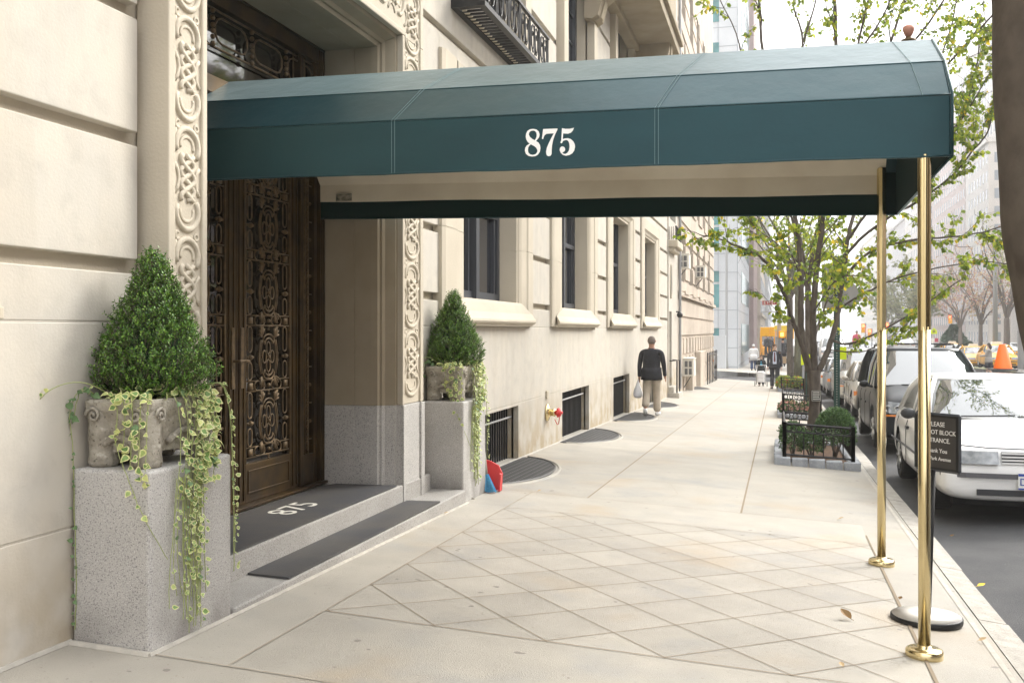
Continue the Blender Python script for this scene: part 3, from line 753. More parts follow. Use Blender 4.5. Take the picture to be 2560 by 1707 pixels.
# ================================================================ things on / at the near building
# light-well grates
def grate(Y0, Y1, label, src=None):
    t = thing('sidewalk_grate', label, 'grate', (-2.9, (Y0+Y1)/2, zg(-2.9, (Y0+Y1)/2)), 'iron light-well grates along the foot of the wall')
    def out(Y):                      # outer limit of the D shape
        u = (Y-Y0)/(Y1-Y0); return -3.19+.66*min(1, (math.sin(math.pi*min(max(u, .001), .999)))**.42)
    N_ = 26; ys = [Y0+(Y1-Y0)*i/N_ for i in range(N_+1)]
    pit = MB()
    for a, b in zip(ys[:-1], ys[1:]): pit.face([(-3.2,a,zg(-3.2,a)+.004),(out(a),a,zg(out(a),a)+.004),(out(b),b,zg(out(b),b)+.004),(-3.2,b,zg(-3.2,b)+.004)])
    pit.build('pit', shade, t)  # flat black sheet over the slab, painted for the unlit well below
    rm = MB(); rm.tube([(out(y)+.06*(y-(Y0+Y1)/2 > -9), y, zg(out(y), y)-.006) for y in ys], .022, 6); rm.build('rim', concrete, t)
    b_ = MB(); k = int((Y1-Y0)/.078)
    for i in range(1, k):
        y = Y0+(Y1-Y0)*i/k; x1 = out(y)
        if x1 > -3.15: b_.face([(-3.2,y-.013,zg(-3.2,y)+.011),(x1,y-.013,zg(x1,y)+.011),(x1,y+.013,zg(x1,y)+.011),(-3.2,y+.013,zg(-3.2,y)+.011)])
    for j in range(1, 10):
        x = -3.2+.072*j; yy = [y for y in ys if out(y) > x]
        if len(yy) > 1:
            a, b = yy[0], yy[-1]; b_.face([(x-.006,a,zg(x,a)+.014),(x+.006,a,zg(x,a)+.014),(x+.006,b,zg(x,b)+.014),(x-.006,b,zg(x,b)+.014)])
    b_.tube([(out(y)+.005, y, zg(out(y), y)+.012) for y in ys], .012, 5)
    b_.build('bars', mat('grate_iron', (.10,.098,.095), .6, .2), t)
names = ['nearest curved iron grate, beside the red dustpan', 'curved iron grate just past the brass standpipe', 'curved iron grate under the walking man in the black jacket', 'curved iron grate beyond the walking man', 'small grate beyond the door steps of the rusticated building']
for k in range(4): grate(9.78+P0*k if k else 9.75, 12.55+P0*k, names[k])
grate(37.0, 39.6, names[4])
# standpipe
t = thing('fire_standpipe', 'brass standpipe with a red cap on the cream wall between two basement grilles', 'standpipe', (-3.2, 13.95, .43))
MB().lathe([(.115,0),(.125,.012),(.12,.03),(.07,.045),(.055,.06)], (-3.2,13.95,.43), 20, axis='x').build('flange', brass, t, True)
m_ = MB(); m_.lathe([(.05,.05),(.05,.10),(.060,.105),(.060,.12),(.042,.125),(.042,.15)], (-3.2,13.95,.43), 14, axis='x'); m_.build('pipe', brass, t, True)
m_ = MB(); m_.lathe([(.045,.15),(.060,.155),(.064,.19),(.05,.21),(.022,.215),(.020,.235)], (-3.2,13.95,.43), 12, axis='x')
for q in range(6): a = R(60*q); m_.ball((-3.03,13.95+.062*math.cos(a),.43+.062*math.sin(a)), .014, 6)
m_.tube([(-3.01,13.95,.37),(-3.03,13.98,.27),(-3.06,14.03,.25),(-3.09,13.99,.33)], .006, 5)
m_.build('red_cap', red, t, True)
t = tag(bevel(MB().box(-3.2,-3.17,13.87,13.98,.63,.74).build('wall_outlet', lime, None), .006), 'small square stone-coloured outlet plate above the brass standpipe', 'outlet')

# ================================================================ CANOPY
CAN = thing('entrance_canopy', 'long dark green canvas canopy numbered 875 on two brass poles', 'canopy', (.74, 6.8, zg(.74, 6.8)))
XE, XI = .87, -3.735
def cs(x, inner=0):                  # cross section at x: near valance -> over -> far valance
    t = (x-XI)/(XE-XI); dz = .045*(1-t); yf = 7.72+.33*t; s_ = -.05*t
    wv_ = .0016*math.sin(x*6.1+.5)+.001*math.sin(x*17)
    P = [(5.60, 2.507+dz+wv_), (5.60+wv_*.6, 2.825+dz), (5.845, 3.06+dz), (6.28, 3.30+dz), (6.78, 3.37+dz), (yf-.68, 3.28+dz), (yf-.25, 3.05+dz), (yf, 2.80+dz), (yf, 2.475+dz+.02*(1-t))]
    if inner:
        c = (6.8, 2.6); P = [(y+(c[0]-y)*.022, z-.03*(z > 2.7)) for y, z in P]
    return P
def can_strip(mb, x0, x1, i0, i1, inner=0, off=0, n=1, sub=3):
    for q in range(n):
        a = x0+(x1-x0)*q/n; b = x0+(x1-x0)*(q+1)/n; A = cs(a, inner); B = cs(b, inner)
        for i in range(i0, i1):
            mb.face([(a, A[i][0]-off, A[i][1]+off), (b, B[i][0]-off, B[i][1]+off), (b, B[i+1][0]-off, B[i+1][1]+off), (a, A[i+1][0]-off, A[i+1][1]+off)])
mb = MB(); can_strip(mb, XI, XE, 0, 8, n=44)
E_ = [(XE, y, z) for y, z in cs(XE)]
# end panel: arched top, straight lower edge, with slack folds near the corner
mb.face(E_)
cv = mb.build('canvas_cover', canvas, CAN, weld=True); bevel(cv, .012, 2)
mb = MB()
for i in (1, 2, 7): mb.tube([(XI+(XE-XI)*k/44, *cs(XI+(XE-XI)*k/44)[i]) for k in range(45)], .004, 6)
for i in (0, 8): mb.tube([(XI+(XE-XI)*k/44, *cs(XI+(XE-XI)*k/44)[i]) for k in range(45)], .006, 6)
mb.tube([(XE+.003, y, z) for y, z in cs(XE)], .008, 6); mb.tube([(XE+.003,5.6,cs(XE)[0][1]),(XE+.003,cs(XE)[8][0],cs(XE)[8][1])], .008, 6)
mb.build('piping', canvas, cv, True)
for x in (-2.235,-2.215,-.665,-.645,.70):
    mb = MB(); P = cs(x); pts = [(x, y-.003, z+.001) for y, z in P[:2]]+[(x+.10*(x < .5), P[2][0]-.002, P[2][1]+.003),(x+.12*(x < .5)+.10*(x < .5), P[3][0], P[3][1]+.003)]
    if x > .5: pts = [(x+.03,P[1][0]-.003,P[1][1]),(x, P[2][0]-.002,P[2][1]+.003),(x-.05,P[3][0],P[3][1]+.003)]
    mb.tube(pts, .0016, 4); mb.build('seam_stitching', thread, cv)
mb = MB(); can_strip(mb, XI+.02, XE-.09, 1, 7, 1, n=10)
for i, e in ((1, 0), (7, 8)):        # the lining hem hangs to about half the valance depth
    A = cs(XI+.02, 1); B = cs(XE-.09, 1); k = .50
    n = 14
    for q in range(n):
        a = XI+.02+(XE-.11-XI)*q/n; b = XI+.02+(XE-.11-XI)*(q+1)/n; P = cs(a, 1); Q = cs(b, 1)
        la = P[i][1]+(P[e][1]-P[i][1])*(k+.015*math.sin(q*1.3)); lb = Q[i][1]+(Q[e][1]-Q[i][1])*(k+.015*math.sin((q+1)*1.3))
        mb.face([(a,P[i][0],P[i][1]),(b,Q[i][0],Q[i][1]),(b,Q[e][0],lb),(a,P[e][0],la)])
mb.build('lining', lining, CAN, weld=True)
mb = MB(); 
for x0 in range(0, 40):
    a = XI+.05+(XE-.15-XI)*x0/40; b = XI+.05+(XE-.15-XI)*(x0+1)/40
    A = cs(a, 1); B = cs(b, 1); w_ = lambda x: .0025*math.sin(x*9)+.002*math.sin(x*23)
    mb.face([(a,A[6][0]-.12,A[6][1]+.065+w_(a)),(b,B[6][0]-.12,B[6][1]+.065+w_(b)),(b,B[6][0]-.125,B[6][1]+.056+w_(b)),(a,A[6][0]-.125,A[6][1]+.056+w_(a))])
    
mb.build('lining_seam', mat('lining_seam', (.30,.26,.18), .9), CAN)
mb = MB()
for yo, i in ((.012, 0), (-.012, 8)):
    A = cs(XI+.02); B = cs(XE); j = 1 if i == 0 else 7
    mb.face([(XI+.02,A[i][0]+yo,A[i][1]+.004),(XE-.01,B[i][0]+yo,B[i][1]+.004),(XE-.01,B[j][0]+yo,B[j][1]-.01),(XI+.02,A[j][0]+yo,A[j][1]-.01)])
mb.face([(XE-.012,y+(6.8-y)*.012,z-.004) for y, z in cs(XE)])
mb.build('valance_back', canvas_in, CAN)
# maker's patch on the lining
mb = MB(); 
for q in range(1):
    mb.box(-3.56, -3.42, 7.675, 7.682, 2.675, 2.735)
pt = mb.build('maker_patch', mat('patch', (.40,.36,.28), .8, col2=(.05,.06,.05), scale=30), CAN)
# poles: fluted upper sleeve, smooth lower tube, domed foot
for y, x in ((5.63, .742), (7.98, .752)):
    z0 = zg(x, y); fold = cs(x)[0][1] if y < 7 else 2.80
    p = MB(); n = 28; pr = []
    base = len(p.v); zt = 2.52 if y < 7 else 2.82
    p.lathe([(.031, z0+.03), (.031, 1.62)], (x, y, 0), 24)
    for i, z in enumerate((1.60, 1.606, zt)):   # fluted part as a star section
        for j in range(32):
            t = 2*math.pi*j/32; r = (.030 if i == 0 else .0318)+(.0018 if j % 4 < 2 else -.0010)*(i > 0)
            p.v.append((x+r*math.cos(t), y+r*math.sin(t), z))
    b0 = len(p.v)-96
    for i in range(2):
        for j in range(32): j2 = (j+1) % 32; p.f.append((b0+i*32+j, b0+i*32+j2, b0+(i+1)*32+j2, b0+(i+1)*32+j)); p.m.append(0)
    po = p.build('pole', brass, CAN, True)
    q = MB(); q.lathe([(.088,-.03),(.094,.0),(.095,.030),(.090,.040),(.080,.045),(.037,.048),(.036,.062)], (x, y, z0), 24)
    q.build('foot', brass, po, True)
# finial on the outer end of the ridge
mb = MB(); mb.lathe([(.02,-.06),(.02,.0),(.045,.0),(.045,.018),(.022,.026),(.018,.036)], (.80,6.78,3.425), 14); f_ = mb.build('finial', bronze_lt, CAN, True)
mb = MB(); mb.lathe([(.016,.036),(.027,.055),(.036,.080),(.035,.098),(.022,.108),(.010,.104)], (.80,6.78,3.425), 16); mb.build('finial_ball', mat('finial_copper', (.50,.24,.17), .5, .2), f_, True)
# house number on the valance
D8o = [(590,478),(680,492),(745,545),(775,630),(760,710),(720,765),(672,818),(740,860),(785,930),(797,1020),(780,1120),(725,1200),(650,1243),(560,1252),(460,1235),(390,1180),(360,1090),(370,1010),(410,945),(492,893),(440,845),(400,775),(385,700),(395,610),(435,535),(500,490)]
D8a = [(590,525),(645,540),(680,580),(692,640),(685,700),(665,755),(635,797),(570,760),(500,700),(472,640),(480,585),(520,540)]
D8b = [(525,910),(620,960),(680,1010),(712,1075),(705,1130),(660,1185),(580,1207),(510,1190),(460,1140),(445,1070),(455,1000),(485,950)]
D7 = [(872,484),(1272,468),(1272,500),(1200,650),(1150,800),(1120,950),(1112,1080),(1110,1180),(1080,1230),(1030,1245),(980,1225),(958,1170),(955,1110),(975,1010),(1020,900),(1090,750),(1170,605),(1050,610),(960,620),(910,660),(885,720),(876,760),(845,762),(838,745)]
D5 = [(1400,458),(1500,478),(1620,475),(1740,447),(1700,530),(1650,585),(1570,615),(1432,607),(1422,765),(1480,745),(1570,738),(1650,765),(1720,830),(1758,910),(1766,980),(1745,1080),(1690,1160),(1610,1210),(1510,1230),(1420,1205),(1360,1140),(1333,1070),(1345,1010),(1385,972),(1430,970),(1475,1000),(1490,1050),(1475,1100),(1430,1132),(1405,1137),(1440,1170),(1490,1180),(1550,1150),(1595,1080),(1613,980),(1605,890),(1580,825),(1540,792),(1490,793),(1430,815),(1410,860),(1380,885),(1355,865),(1360,835),(1378,800)]
def num(u, v, z_):                   # photograph detail coordinates -> valance plane
    px = 1280+u*200/2240; py = 280+(-v)*140/1568
    d = ((px-1280)/FPX, -(py-HY)/FPX); r = Vector((d[0]*CY-SY, d[0]*SY+CY)); t = 5.594/r.y
    return Vector((r.x*t, 5.594+z_, ZC+d[1]*t))
glyphs('house_number', [[(a, -b) for a, b in L_] for L_ in (D8o, D8a, D8b, D7, D5)], white_ink, CAN, num)

# ================================================================ MATS
def rmat(name, label, quad, z, th=.012):
    m_ = MB(); m_.prism(quad, lambda u, v, s: (u, v, z+th*s)); return tag(bevel(m_.build(name, rubber), .004), label, 'door mat')
rmat('door_mat', 'large black rubber mat numbered 875 on the top landing before the doors', [(-3.066,5.15),(-3.070,7.80),(-3.60,7.76),(-3.66,7.6),(-3.66,5.2),(-3.6,5.0)], .300)
m875 = bpy.data.objects['door_mat']
text_obj('mat_number', '875', .30, mat_ink, m875, basis((-3.385, 6.60, .3135), (0,1,0), (-1,0,0)), font_w=1.12)
rmat('door_mat', 'narrow plain black rubber mat on the lower step', [(-2.768,5.32),(-2.766,8.03),(-3.058,8.00),(-3.058,5.36)], .144)

# ================================================================ PLANTERS
def block(name, y0, y1, x1, zt, label):
    m_ = MB(); 
    m_.box(-3.19, x1, y0, y1, -.3, zt)
    o = tag(bevel(m_.build(name, granite), .018, 3), label, 'pedestal', 'granite planter pedestals'); return o
block('granite_pedestal', 3.99, 4.70, -2.775, .955, 'stained granite block left of the entrance steps with ivy hanging down it')
block('granite_pedestal', 8.75, 9.48, -2.79, .945, 'granite block at the far side of the steps, beside the red dustpan')
def pot(c):
    t = thing('stone_planter', 'mossy carved stone trough with scrolled corners on the near granite pedestal', 'planter', c, 'carved stone planters')
    x, y, z = c; m_ = MB(); hx, hy = .19, .305
    def sect(h, k): # rounded rectangle of scale k
        pts = []
        for sx, sy, a0 in ((1,1,0),(-1,1,90),(-1,-1,180),(1,-1,270)):
            for q in range(4):
                a = R(a0+q*30); pts.append((x+sx*(hx*k-.05)+.05*math.cos(a), y+sy*(hy*k-.05)+.05*math.sin(a), z+h))
        return pts
    rings = [sect(.07,.80),sect(.10,.83),sect(.17,.86),(sect(.235,.92)),sect(.27,.98),sect(.305,1.0),sect(.32,.98),sect(.32,.84),sect(.27,.82)]
    for a, b in zip(rings[:-1], rings[1:]):
        k = len(a)
        for i in range(k): m_.face([a[i],a[(i+1)%k],b[(i+1)%k],b[i]])
    m_.face(rings[0][::-1])
    for sx in (-1, 1):      # feet with arched gap
        for sy in (-1, 1):
            m_.lathe([(.066,0),(.074,.02),(.068,.06),(.074,.12),(.072,.2),(.078,.26),(.070,.30)], (x+sx*.115, y+sy*.225, z), 10)
    for sy in (-1, 1):      # volutes at the corners on every face
        for sx in (-1, 1):
            sp = [(.040-.0029*i) for i in range(13)]
            m_.tube([(x+sx*(hx+.004), y+sy*.225+sp[i]*math.cos(i*.8)*sy, z+.245+sp[i]*math.sin(i*.8)) for i in range(13)], .008, 6)
            m_.tube([(x+sx*.115+sp[i]*math.cos(i*.8)*sx, y+sy*(hy+.004), z+.245+sp[i]*math.sin(i*.8)) for i in range(13)], .008, 6)
    for sx in (-1, 1): m_.tube([(x+sx*(hx-.02), y-.14+.28*i/8, z+.11+.05*math.sin(math.pi*i/8)) for i in range(9)], .018, 6)
    for sy in (-1, 1): m_.tube([(x-.09+.18*i/8, y+sy*(hy-.035), z+.10+.04*math.sin(math.pi*i/8)) for i in range(9)], .018, 6)
    o = m_.build('trough', old_stone, t, True)
    e = MB(); k = len(rings[-1]); e.face([(p[0],p[1],z+.285) for p in rings[-1]]); e.build('soil', soil, t)
    return t
PC = (-2.99, 4.335, .957)
pot1 = pot(PC)
pot2 = dup(pot1, (-3.0, 9.10, .947), 'pale carved stone trough with an arched foot on the far granite pedestal')
def boxwood(c, H=.715, Rm=.252):
    t = thing('boxwood', 'dense dark green boxwood clipped to a rough cone, nearest the camera', 'shrub', c, 'cone-shaped boxwoods in stone planters')
    rnd = random.Random(5); m_ = MB(); st = MB()
    prof = [(0,.55),(.06,.86),(.16,1.0),(.28,.97),(.42,.80),(.55,.63),(.66,.50),(.76,.37),(.86,.26),(.94,.16),(1,.02)]
    def rad(h):
        for (a, ra), (b, rb) in zip(prof[:-1], prof[1:]):
            if a <= h <= b: return Rm*(ra+(rb-ra)*(h-a)/(b-a))
        return 0
    def bump_(a, h): return 1+.05*math.sin(3*a+7*h)+.06*math.sin(5*a-11*h+1)+.05*math.sin(9*a+19*h)
    for i in range(2700):
        while True:
            h = rnd.random(); 
            if rnd.random() < rad(h)/Rm+.04: break
        a = rnd.uniform(0, 2*math.pi); k = rnd.choice((1,1,1,.86,.7,.5)); r = rad(h)*bump_(a, h)*k*rnd.uniform(.93,1.06)
        p = Vector((c[0]+r*math.cos(a), c[1]+r*math.sin(a), c[2]+H*h))
        d = (Vector((math.cos(a)*.8, math.sin(a)*.8, .75+.9*h))+rv(rnd)*.45).normalized()
        L_ = rnd.uniform(.03, .055)*(1.5 if rnd.random() < .07 else 1)
        q = p+d*L_; st.tube([p-d*.03, q], .0012, 3, cap=False)
        side = d.cross(Vector((0,0,1))).normalized(); n = 5
        for j in range(n):
            b = p+(q-p)*(j/(n-1)); 
            for sg in (-1, 1):
                sd = side if j % 2 else d.cross(side)
                ld = (d*.7+sd*sg*.9+rv(rnd)*.25).normalized(); add_leaf(m_, b, ld, (d+rv(rnd)*.4).normalized(), rnd.uniform(.011,.018), rnd.uniform(.007,.010))
    for i in range(26):
        a = rnd.uniform(0, 2*math.pi); h = rnd.uniform(.3,1); r = rad(h)*.8
        st.tube([(c[0]+.02*math.cos(a),c[1]+.02*math.sin(a),c[2]-.04),(c[0]+r*.4*math.cos(a),c[1]+r*.4*math.sin(a),c[2]+H*h*.5),(c[0]+r*math.cos(a),c[1]+r*math.sin(a),c[2]+H*h)], [.007,.004,.0015], 5)
    m_.build('foliage', boxleaf, t); st.build('branches', twig, t)
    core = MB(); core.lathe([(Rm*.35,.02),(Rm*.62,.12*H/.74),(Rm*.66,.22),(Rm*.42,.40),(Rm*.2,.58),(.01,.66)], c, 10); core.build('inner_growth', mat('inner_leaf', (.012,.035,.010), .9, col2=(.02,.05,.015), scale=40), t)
    return t
bw = boxwood((-2.985, 4.325, 1.255))
dup(bw, (-3.0, 9.10, 1.235), 'smaller-looking boxwood cone on the far granite pedestal, before the first window', 2.4)
def add_vleaf(mb, c, d, nrm, L, W, green=False):
    d = d.normalized(); s = d.cross(nrm)
    if s.length < 1e-4: s = Vector((0,1,0))
    s.normalize(); n = s.cross(d).normalized()
    prof = [(0,0),(.12,.40),(.36,.54),(.68,.33),(1.05,0),(.70,-.29),(.38,-.50),(.10,-.42)]
    o = [c+d*(u*L)+s*(v*W)+n*(abs(v)*W*.28-.18*L*(u-.4)**2) for u, v in prof]
    cc = c+d*(L*.46)-n*.001; k_ = len(mb.v)//16
    q = [cc+(p-cc)*(.62+.14*((i*7+k_)%3)/2)+n*.0009 for i, p in enumerate(o)]
    k = len(mb.v); mb.v += [tuple(p) for p in o]+[tuple(p) for p in q]
    for i in range(8): j = (i+1) % 8; mb.f.append((k+i,k+j,k+8+j,k+8+i)); mb.m.append(2 if green else 0)
    mb.f.append(tuple(k+8+i for i in range(8))); mb.m.append(2 if green else 1)
def ivy(c):
    t = thing('ivy', 'variegated yellow-edged ivy trailing from the near stone planter down to the pavement', 'ivy', c, 'ivy trailing from the planters')
    rnd = random.Random(12); lf = MB(); st = MB()
    x, y, z = c; zt = z+.31
    def strand(pts, dens, size, green=False, face=(1,0,0)):
        # smooth polyline
        P = [Vector(p) for p in pts]; path = []
        for i in range(len(P)-1):
            for k in range(6):
                u = k/6; p0 = P[max(i-1,0)]; p1 = P[i]; p2 = P[i+1]; p3 = P[min(i+2,len(P)-1)]
                path.append(.5*((2*p1)+(-p0+p2)*u+(2*p0-5*p1+4*p2-p3)*u*u+(-p0+3*p1-3*p2+p3)*u**3))
        path.append(P[-1]); path = [p+Vector((0,rnd.uniform(-.004,.004),0)) for p in path]
        st.tube(path, [.0022]*len(path), 4, cap=False)
        for i in range(len(path)-1):
            seg = (path[i+1]-path[i]); n = dens*seg.length; n = int(n)+(rnd.random() < n-int(n))
            for _ in range(n):
                p = path[i]+seg*rnd.random(); s = rnd.choice((-1,1)); f = Vector(face)
                lat = f.cross(Vector((0,0,1)))
                d = (lat*s*rnd.uniform(.3,1)+Vector((0,0,rnd.uniform(-.8,.4)))+f*rnd.uniform(.0,.5)).normalized()
                nn = (f+rv(rnd)*.55+Vector((0,0,.5))).normalized()
                L_ = size*rnd.uniform(.45,1.25); add_vleaf(lf, p+f*rnd.uniform(.002,.018), d, nn, L_, L_*.78, green or rnd.random() < .06)
    # main cascade over the street face
    for i in range(15):
        yy = y+rnd.uniform(-.17,.20); zend = rnd.choice((.16,.3,.45,.2,.6,.14,.5)); sy = rnd.uniform(-.07,.05)
        yy2 = y-.06+(yy-y)*.6
        strand([(x+.05,yy,zt+.02),(x+.19,yy,zt+.03),(x+.235,yy,zt-.06),(x+.245,yy2,z+.06),(x+.243,yy2+sy*.4,z-.15),(x+.236,yy2+sy,zend+.2),(x+.238,yy2+sy*1.2,zend)][:7], 15 if i < 9 else 10, .034, face=(1,0,0))
    for i in range(10):     # thick mass on the pot itself
        yy = y+rnd.uniform(-.10,.22)
        strand([(x+.08,yy,zt),(x+.2,yy+rnd.uniform(-.03,.03),zt+.045),(x+.245,yy,zt-.08),(x+.25,yy-.02,z+.02),(x+.25,yy-.03,z-.12*rnd.random()-.02)], 40, .042)
    for i in range(16):     # thin lower tips
        yy = y-.08+rnd.uniform(-.10,.14); ze = rnd.uniform(.15,.42)
        strand([(x+.238,yy,.9),(x+.236,yy+rnd.uniform(-.03,.03),.55),(x+.237,yy+rnd.uniform(-.04,.04),ze)], 12, .024)
    # along the rim
    for i in range(5):
        strand([(x-.1+.05*i,y-.2,zt),(x-.02+.05*i,y-.30,zt+.04),(x+.03+.04*i,y-.325,zt-.05),(x+.02+.04*i,y-.33,zt-.20-.05*i)], 30, .040, face=(0,-1,0))
    strand([(x-.12,y-.25,zt),(x-.17,y-.33,zt+.05),(x-.2,y-.36,zt-.06),(x-.19,y-.35,z+.05),(x-.185,y-.35,z-.2),(x-.175,y-.35,z-.5),(x-.18,y-.35,z-.75)], 15, .026, True, (0,-1,0))
    strand([(x-.10,y-.24,zt),(x-.15,y-.33,zt+.06),(x-.17,y-.35,zt+.0),(x-.2,y-.34,zt-.10)], 60, .036, True, (0,-1,0))
    strand([(x-.05,y-.2,zt),(x-.10,y-.38,zt+.09),(x-.17,y-.50,zt+.075),(x-.235,y-.57,zt-.02),(x-.24,y-.58,zt-.09)], 9, .036, False, (0,-1,0))
    strand([(x+.02,y-.32,zt-.1),(x+.03,y-.34,z+.12),(x+.10,y-.355,z-.02),(x+.2,y-.36,z-.22),(x+.245,y-.25,z-.42)], 12, .030, False, (0,-1,0))
    for i in range(3):
        strand([(x+.05,y+.24,zt),(x+.17,y+.31+.01*i,zt+.06),(x+.21,y+.35,zt-.08),(x+.22,y+.362,z-.0),(x+.228,y+.366,z-.3),(x+.226,y+.368+.01*i,z-.62+.1*i)], 22, .028, False, (1,0,0))
    for i in range(46):     # loose leaves over the soil and rim
        p = Vector((x+rnd.uniform(-.05,.2), y+rnd.uniform(-.3,.3), zt+rnd.uniform(.0,.07))); add_vleaf(lf, p, rv(rnd), Vector((0,0,1))+rv(rnd)*.6, .04, .031)
    lf.build('leaves', [ivy_edge, ivy_core, ivy_green], t); st.build('stems', stemm, t)
    return t
iv = ivy(PC)
dup(iv, (-3.005, 9.115, .947), 'variegated ivy trailing from the far stone planter beside the basement grille')

# ================================================================ dustpan, brush, leaves, sign stand
t = thing('dustpan', 'red plastic dustpan leaning behind the far granite pedestal', 'dustpan', (-2.80, 9.66, zg(-2.8, 9.66)))
zb = zg(-2.8, 9.66); m_ = MB()
m_.prism([(-.17,0),(.17,0),(.17,.16),(.12,.24),(.03,.28),(-.06,.30),(-.17,.26)], lambda u, v, s: (-2.83+u*.95, 9.62+v*.25+s*.02, zb+.004+v))
m_.prism([(-.17,0),(-.15,0),(-.15,.24),(-.17,.26)], lambda u, v, s: (-2.83+u*.95, 9.56+v*.25+s*.07, zb+.004+v)); m_.prism([(.15,0),(.17,0),(.17,.16),(.15,.17)], lambda u, v, s: (-2.83+u*.95, 9.56+v*.25+s*.07, zb+.004+v))
bevel(m_.build('pan', red, t), .008); m_ = MB(); m_.tube([(-2.93,9.70,zb+.28),(-2.95,9.71,zb+.34)], .02, 8); m_.build('handle', red, t, True)
t = thing('hand_broom', 'small broom with blue bristles leaning on the red dustpan', 'broom', (-2.74, 9.46, zb))
m_ = MB(); m_.tube([(-2.83,9.55,zb+.42),(-2.80,9.52,zb+.17)], [.012,.02], 8); m_.build('handle', mat('broom_handle', (.35,.33,.28), .6), t, True)
m_ = MB(); rnd = random.Random(2)
for i in range(90):
    u = rnd.uniform(-.5,.5); v = rnd.uniform(-.5,.5); m_.tube([(-2.80+u*.04,9.52+v*.03,zb+.175),(-2.765+u*.17,9.46+v*.05,zb+.005+rnd.uniform(0,.02))], [.006,.004], 4)
m_.build('bristles', blue, t)
# the PLEASE DO NOT BLOCK ENTRANCE stand
sx, sy = .855, 6.40; sz = zg(sx, sy)
t = thing('sign_stand', 'black message stand reading please do not block entrance behind the near brass pole', 'sign', (sx, sy, sz))
m_ = MB(); m_.lathe([(.20,.0),(.203,.012),(.203,.032),(.198,.038)], (sx, sy, sz), 36); m_.build('base', [iron], t, True)
m_ = MB(); m_.lathe([(.194,.0385),(.05,.041),(.022,.046)], (sx, sy, sz), 36); m_.build('base_plate', mat('glare_plate', (.80,.77,.72), .45, 0, col2=(.70,.66,.58), scale=8), t, True)  # pale plate: the white glare on the base top put into the colour
top = at(2334, 1164, 6.05); m_ = MB(); m_.tube([(sx+.012, sy, sz+.04), tuple(top)], .014, 8); m_.build('stem', iron, t, True)
a_ = R(-46); ex = Vector((math.cos(a_), math.sin(a_), 0)); ez = Vector((0,0,1)); en = Vector((ex.y, -ex.x, 0))
ctr = at(2344, 1105, 6.02); HW, HH = .150, .165
tilt = .02
def sp(u, v, d): return ctr+ex*u+ez*v+en*d
m_ = MB(); m_.prism([(-HW,-HH),(HW,-HH),(HW,HH),(-HW,HH)], lambda u, v, s: sp(u, v, -.018+.030*s)); bd = m_.build('board', iron, t)
m_ = MB()
for a, b in (((-HW,-HH),(HW,-HH)),((-HW,HH),(HW,HH)),((-HW,-HH),(-HW,HH)),((HW,-HH),(HW,HH))):
    m_.tube([sp(a[0],a[1],.002), sp(b[0],b[1],.002)], .012, 4)
m_.build('frame', charcoal, bd)
MB().prism([(-HW+.014,-HH+.014),(HW-.014,-HH+.014),(HW-.014,HH-.014),(-HW+.014,HH-.014)], lambda u, v, s: sp(u, v, .0125+.001*s)).build('felt_panel', mat('letter_felt', (.055,.050,.046), .9), bd)
for k_, (s_, sz_) in enumerate((('PLEASE', .040), ('DO NOT BLOCK', .038), ('ENTRANCE.', .038), ('Thank You', .036), ('875 Park Avenue', .031))):
    v_ = (.108, .060, .012, -.050, -.098)[k_]
    text_obj('lettering', s_, sz_, white_ink, bd, basis(tuple(sp(.004, v_, .0145)), ex, ez), font_w=.92)
# fallen leaves
leafbr = mat('fallen_leaf', (.20,.11,.03), .7); leafye = mat('fallen_leaf_yellow', (.75,.55,.03), .6); leafpale = mat('fallen_leaf_pale', (.50,.36,.20), .8)
def fallen(px, py, L_, m_, label, off=0, curl=.4, ang=0):
    d = ((px-1280)/FPX, -(py-HY)/FPX); r = Vector((d[0]*CY-SY, d[0]*SY+CY, d[1])); tt = -(1.375+.055*3.2-off)/(r.z+.055*r.x+.021*r.y)
    p = Vector((0,0,ZC))+r*tt+Vector((0,0,.012)); mb_ = MB(); ax = Vector((math.cos(ang), math.sin(ang), .1)); s = Vector((-ax.y, ax.x, 0)).normalized()
    rows = 6; W_ = [.02,.30,.46,.44,.28,.03]
    for i in range(rows-1):
        for sg in (-1, 1):
            a = p+ax*(L_*i/5)+Vector((0,0,L_*curl*(i/5)**2)); b = p+ax*(L_*(i+1)/5)+Vector((0,0,L_*curl*((i+1)/5)**2))
            mb_.face([a, b, b+s*sg*L_*W_[i+1]+Vector((0,0,L_*curl*.5*W_[i+1]*2)), a+s*sg*L_*W_[i]+Vector((0,0,L_*curl*.5*W_[i]*2))])
    mb_.tube([p, p-ax*L_*.25], .0012, 4)
    tag(mb_.build('fallen_leaf', m_), label, 'leaf', 'leaves fallen on pavement and road')
fallen(2128, 1552, .075, leafbr, 'curled brown leaf on the diamond-scored pavement left of the sign stand', ang=2.4, curl=.5)
fallen(2444, 1468, .06, leafye, 'bright yellow leaf in the gutter against the kerb', off=-.10, ang=.4, curl=.2)
fallen(2248, 1502, .03, leafbr, 'tiny brown leaf scrap above the round sign base', ang=1)
fallen(2446, 1606, .045, leafpale, 'pale dry leaf near the lower end of the kerb', ang=.3, curl=.3)
fallen(2108, 1671, .03, leafpale, 'small orange leaf scrap at the bottom edge of the paving', ang=2)
fallen(1108, 1286, .05, leafpale, 'pale leaf on the pavement before the far granite pedestal', ang=.2, curl=.2)
fallen(1344, 1230, .04, leafpale, 'tan leaf near the nearest iron grate', ang=.7, curl=.2)
fallen(2095, 1300, .05, leafpale, 'light leaf near the far brass pole', ang=.1, curl=.3)
fallen(2372, 1345, .05, leafbr, 'brown leaf on the road just off the kerb', off=-.12, ang=.2)

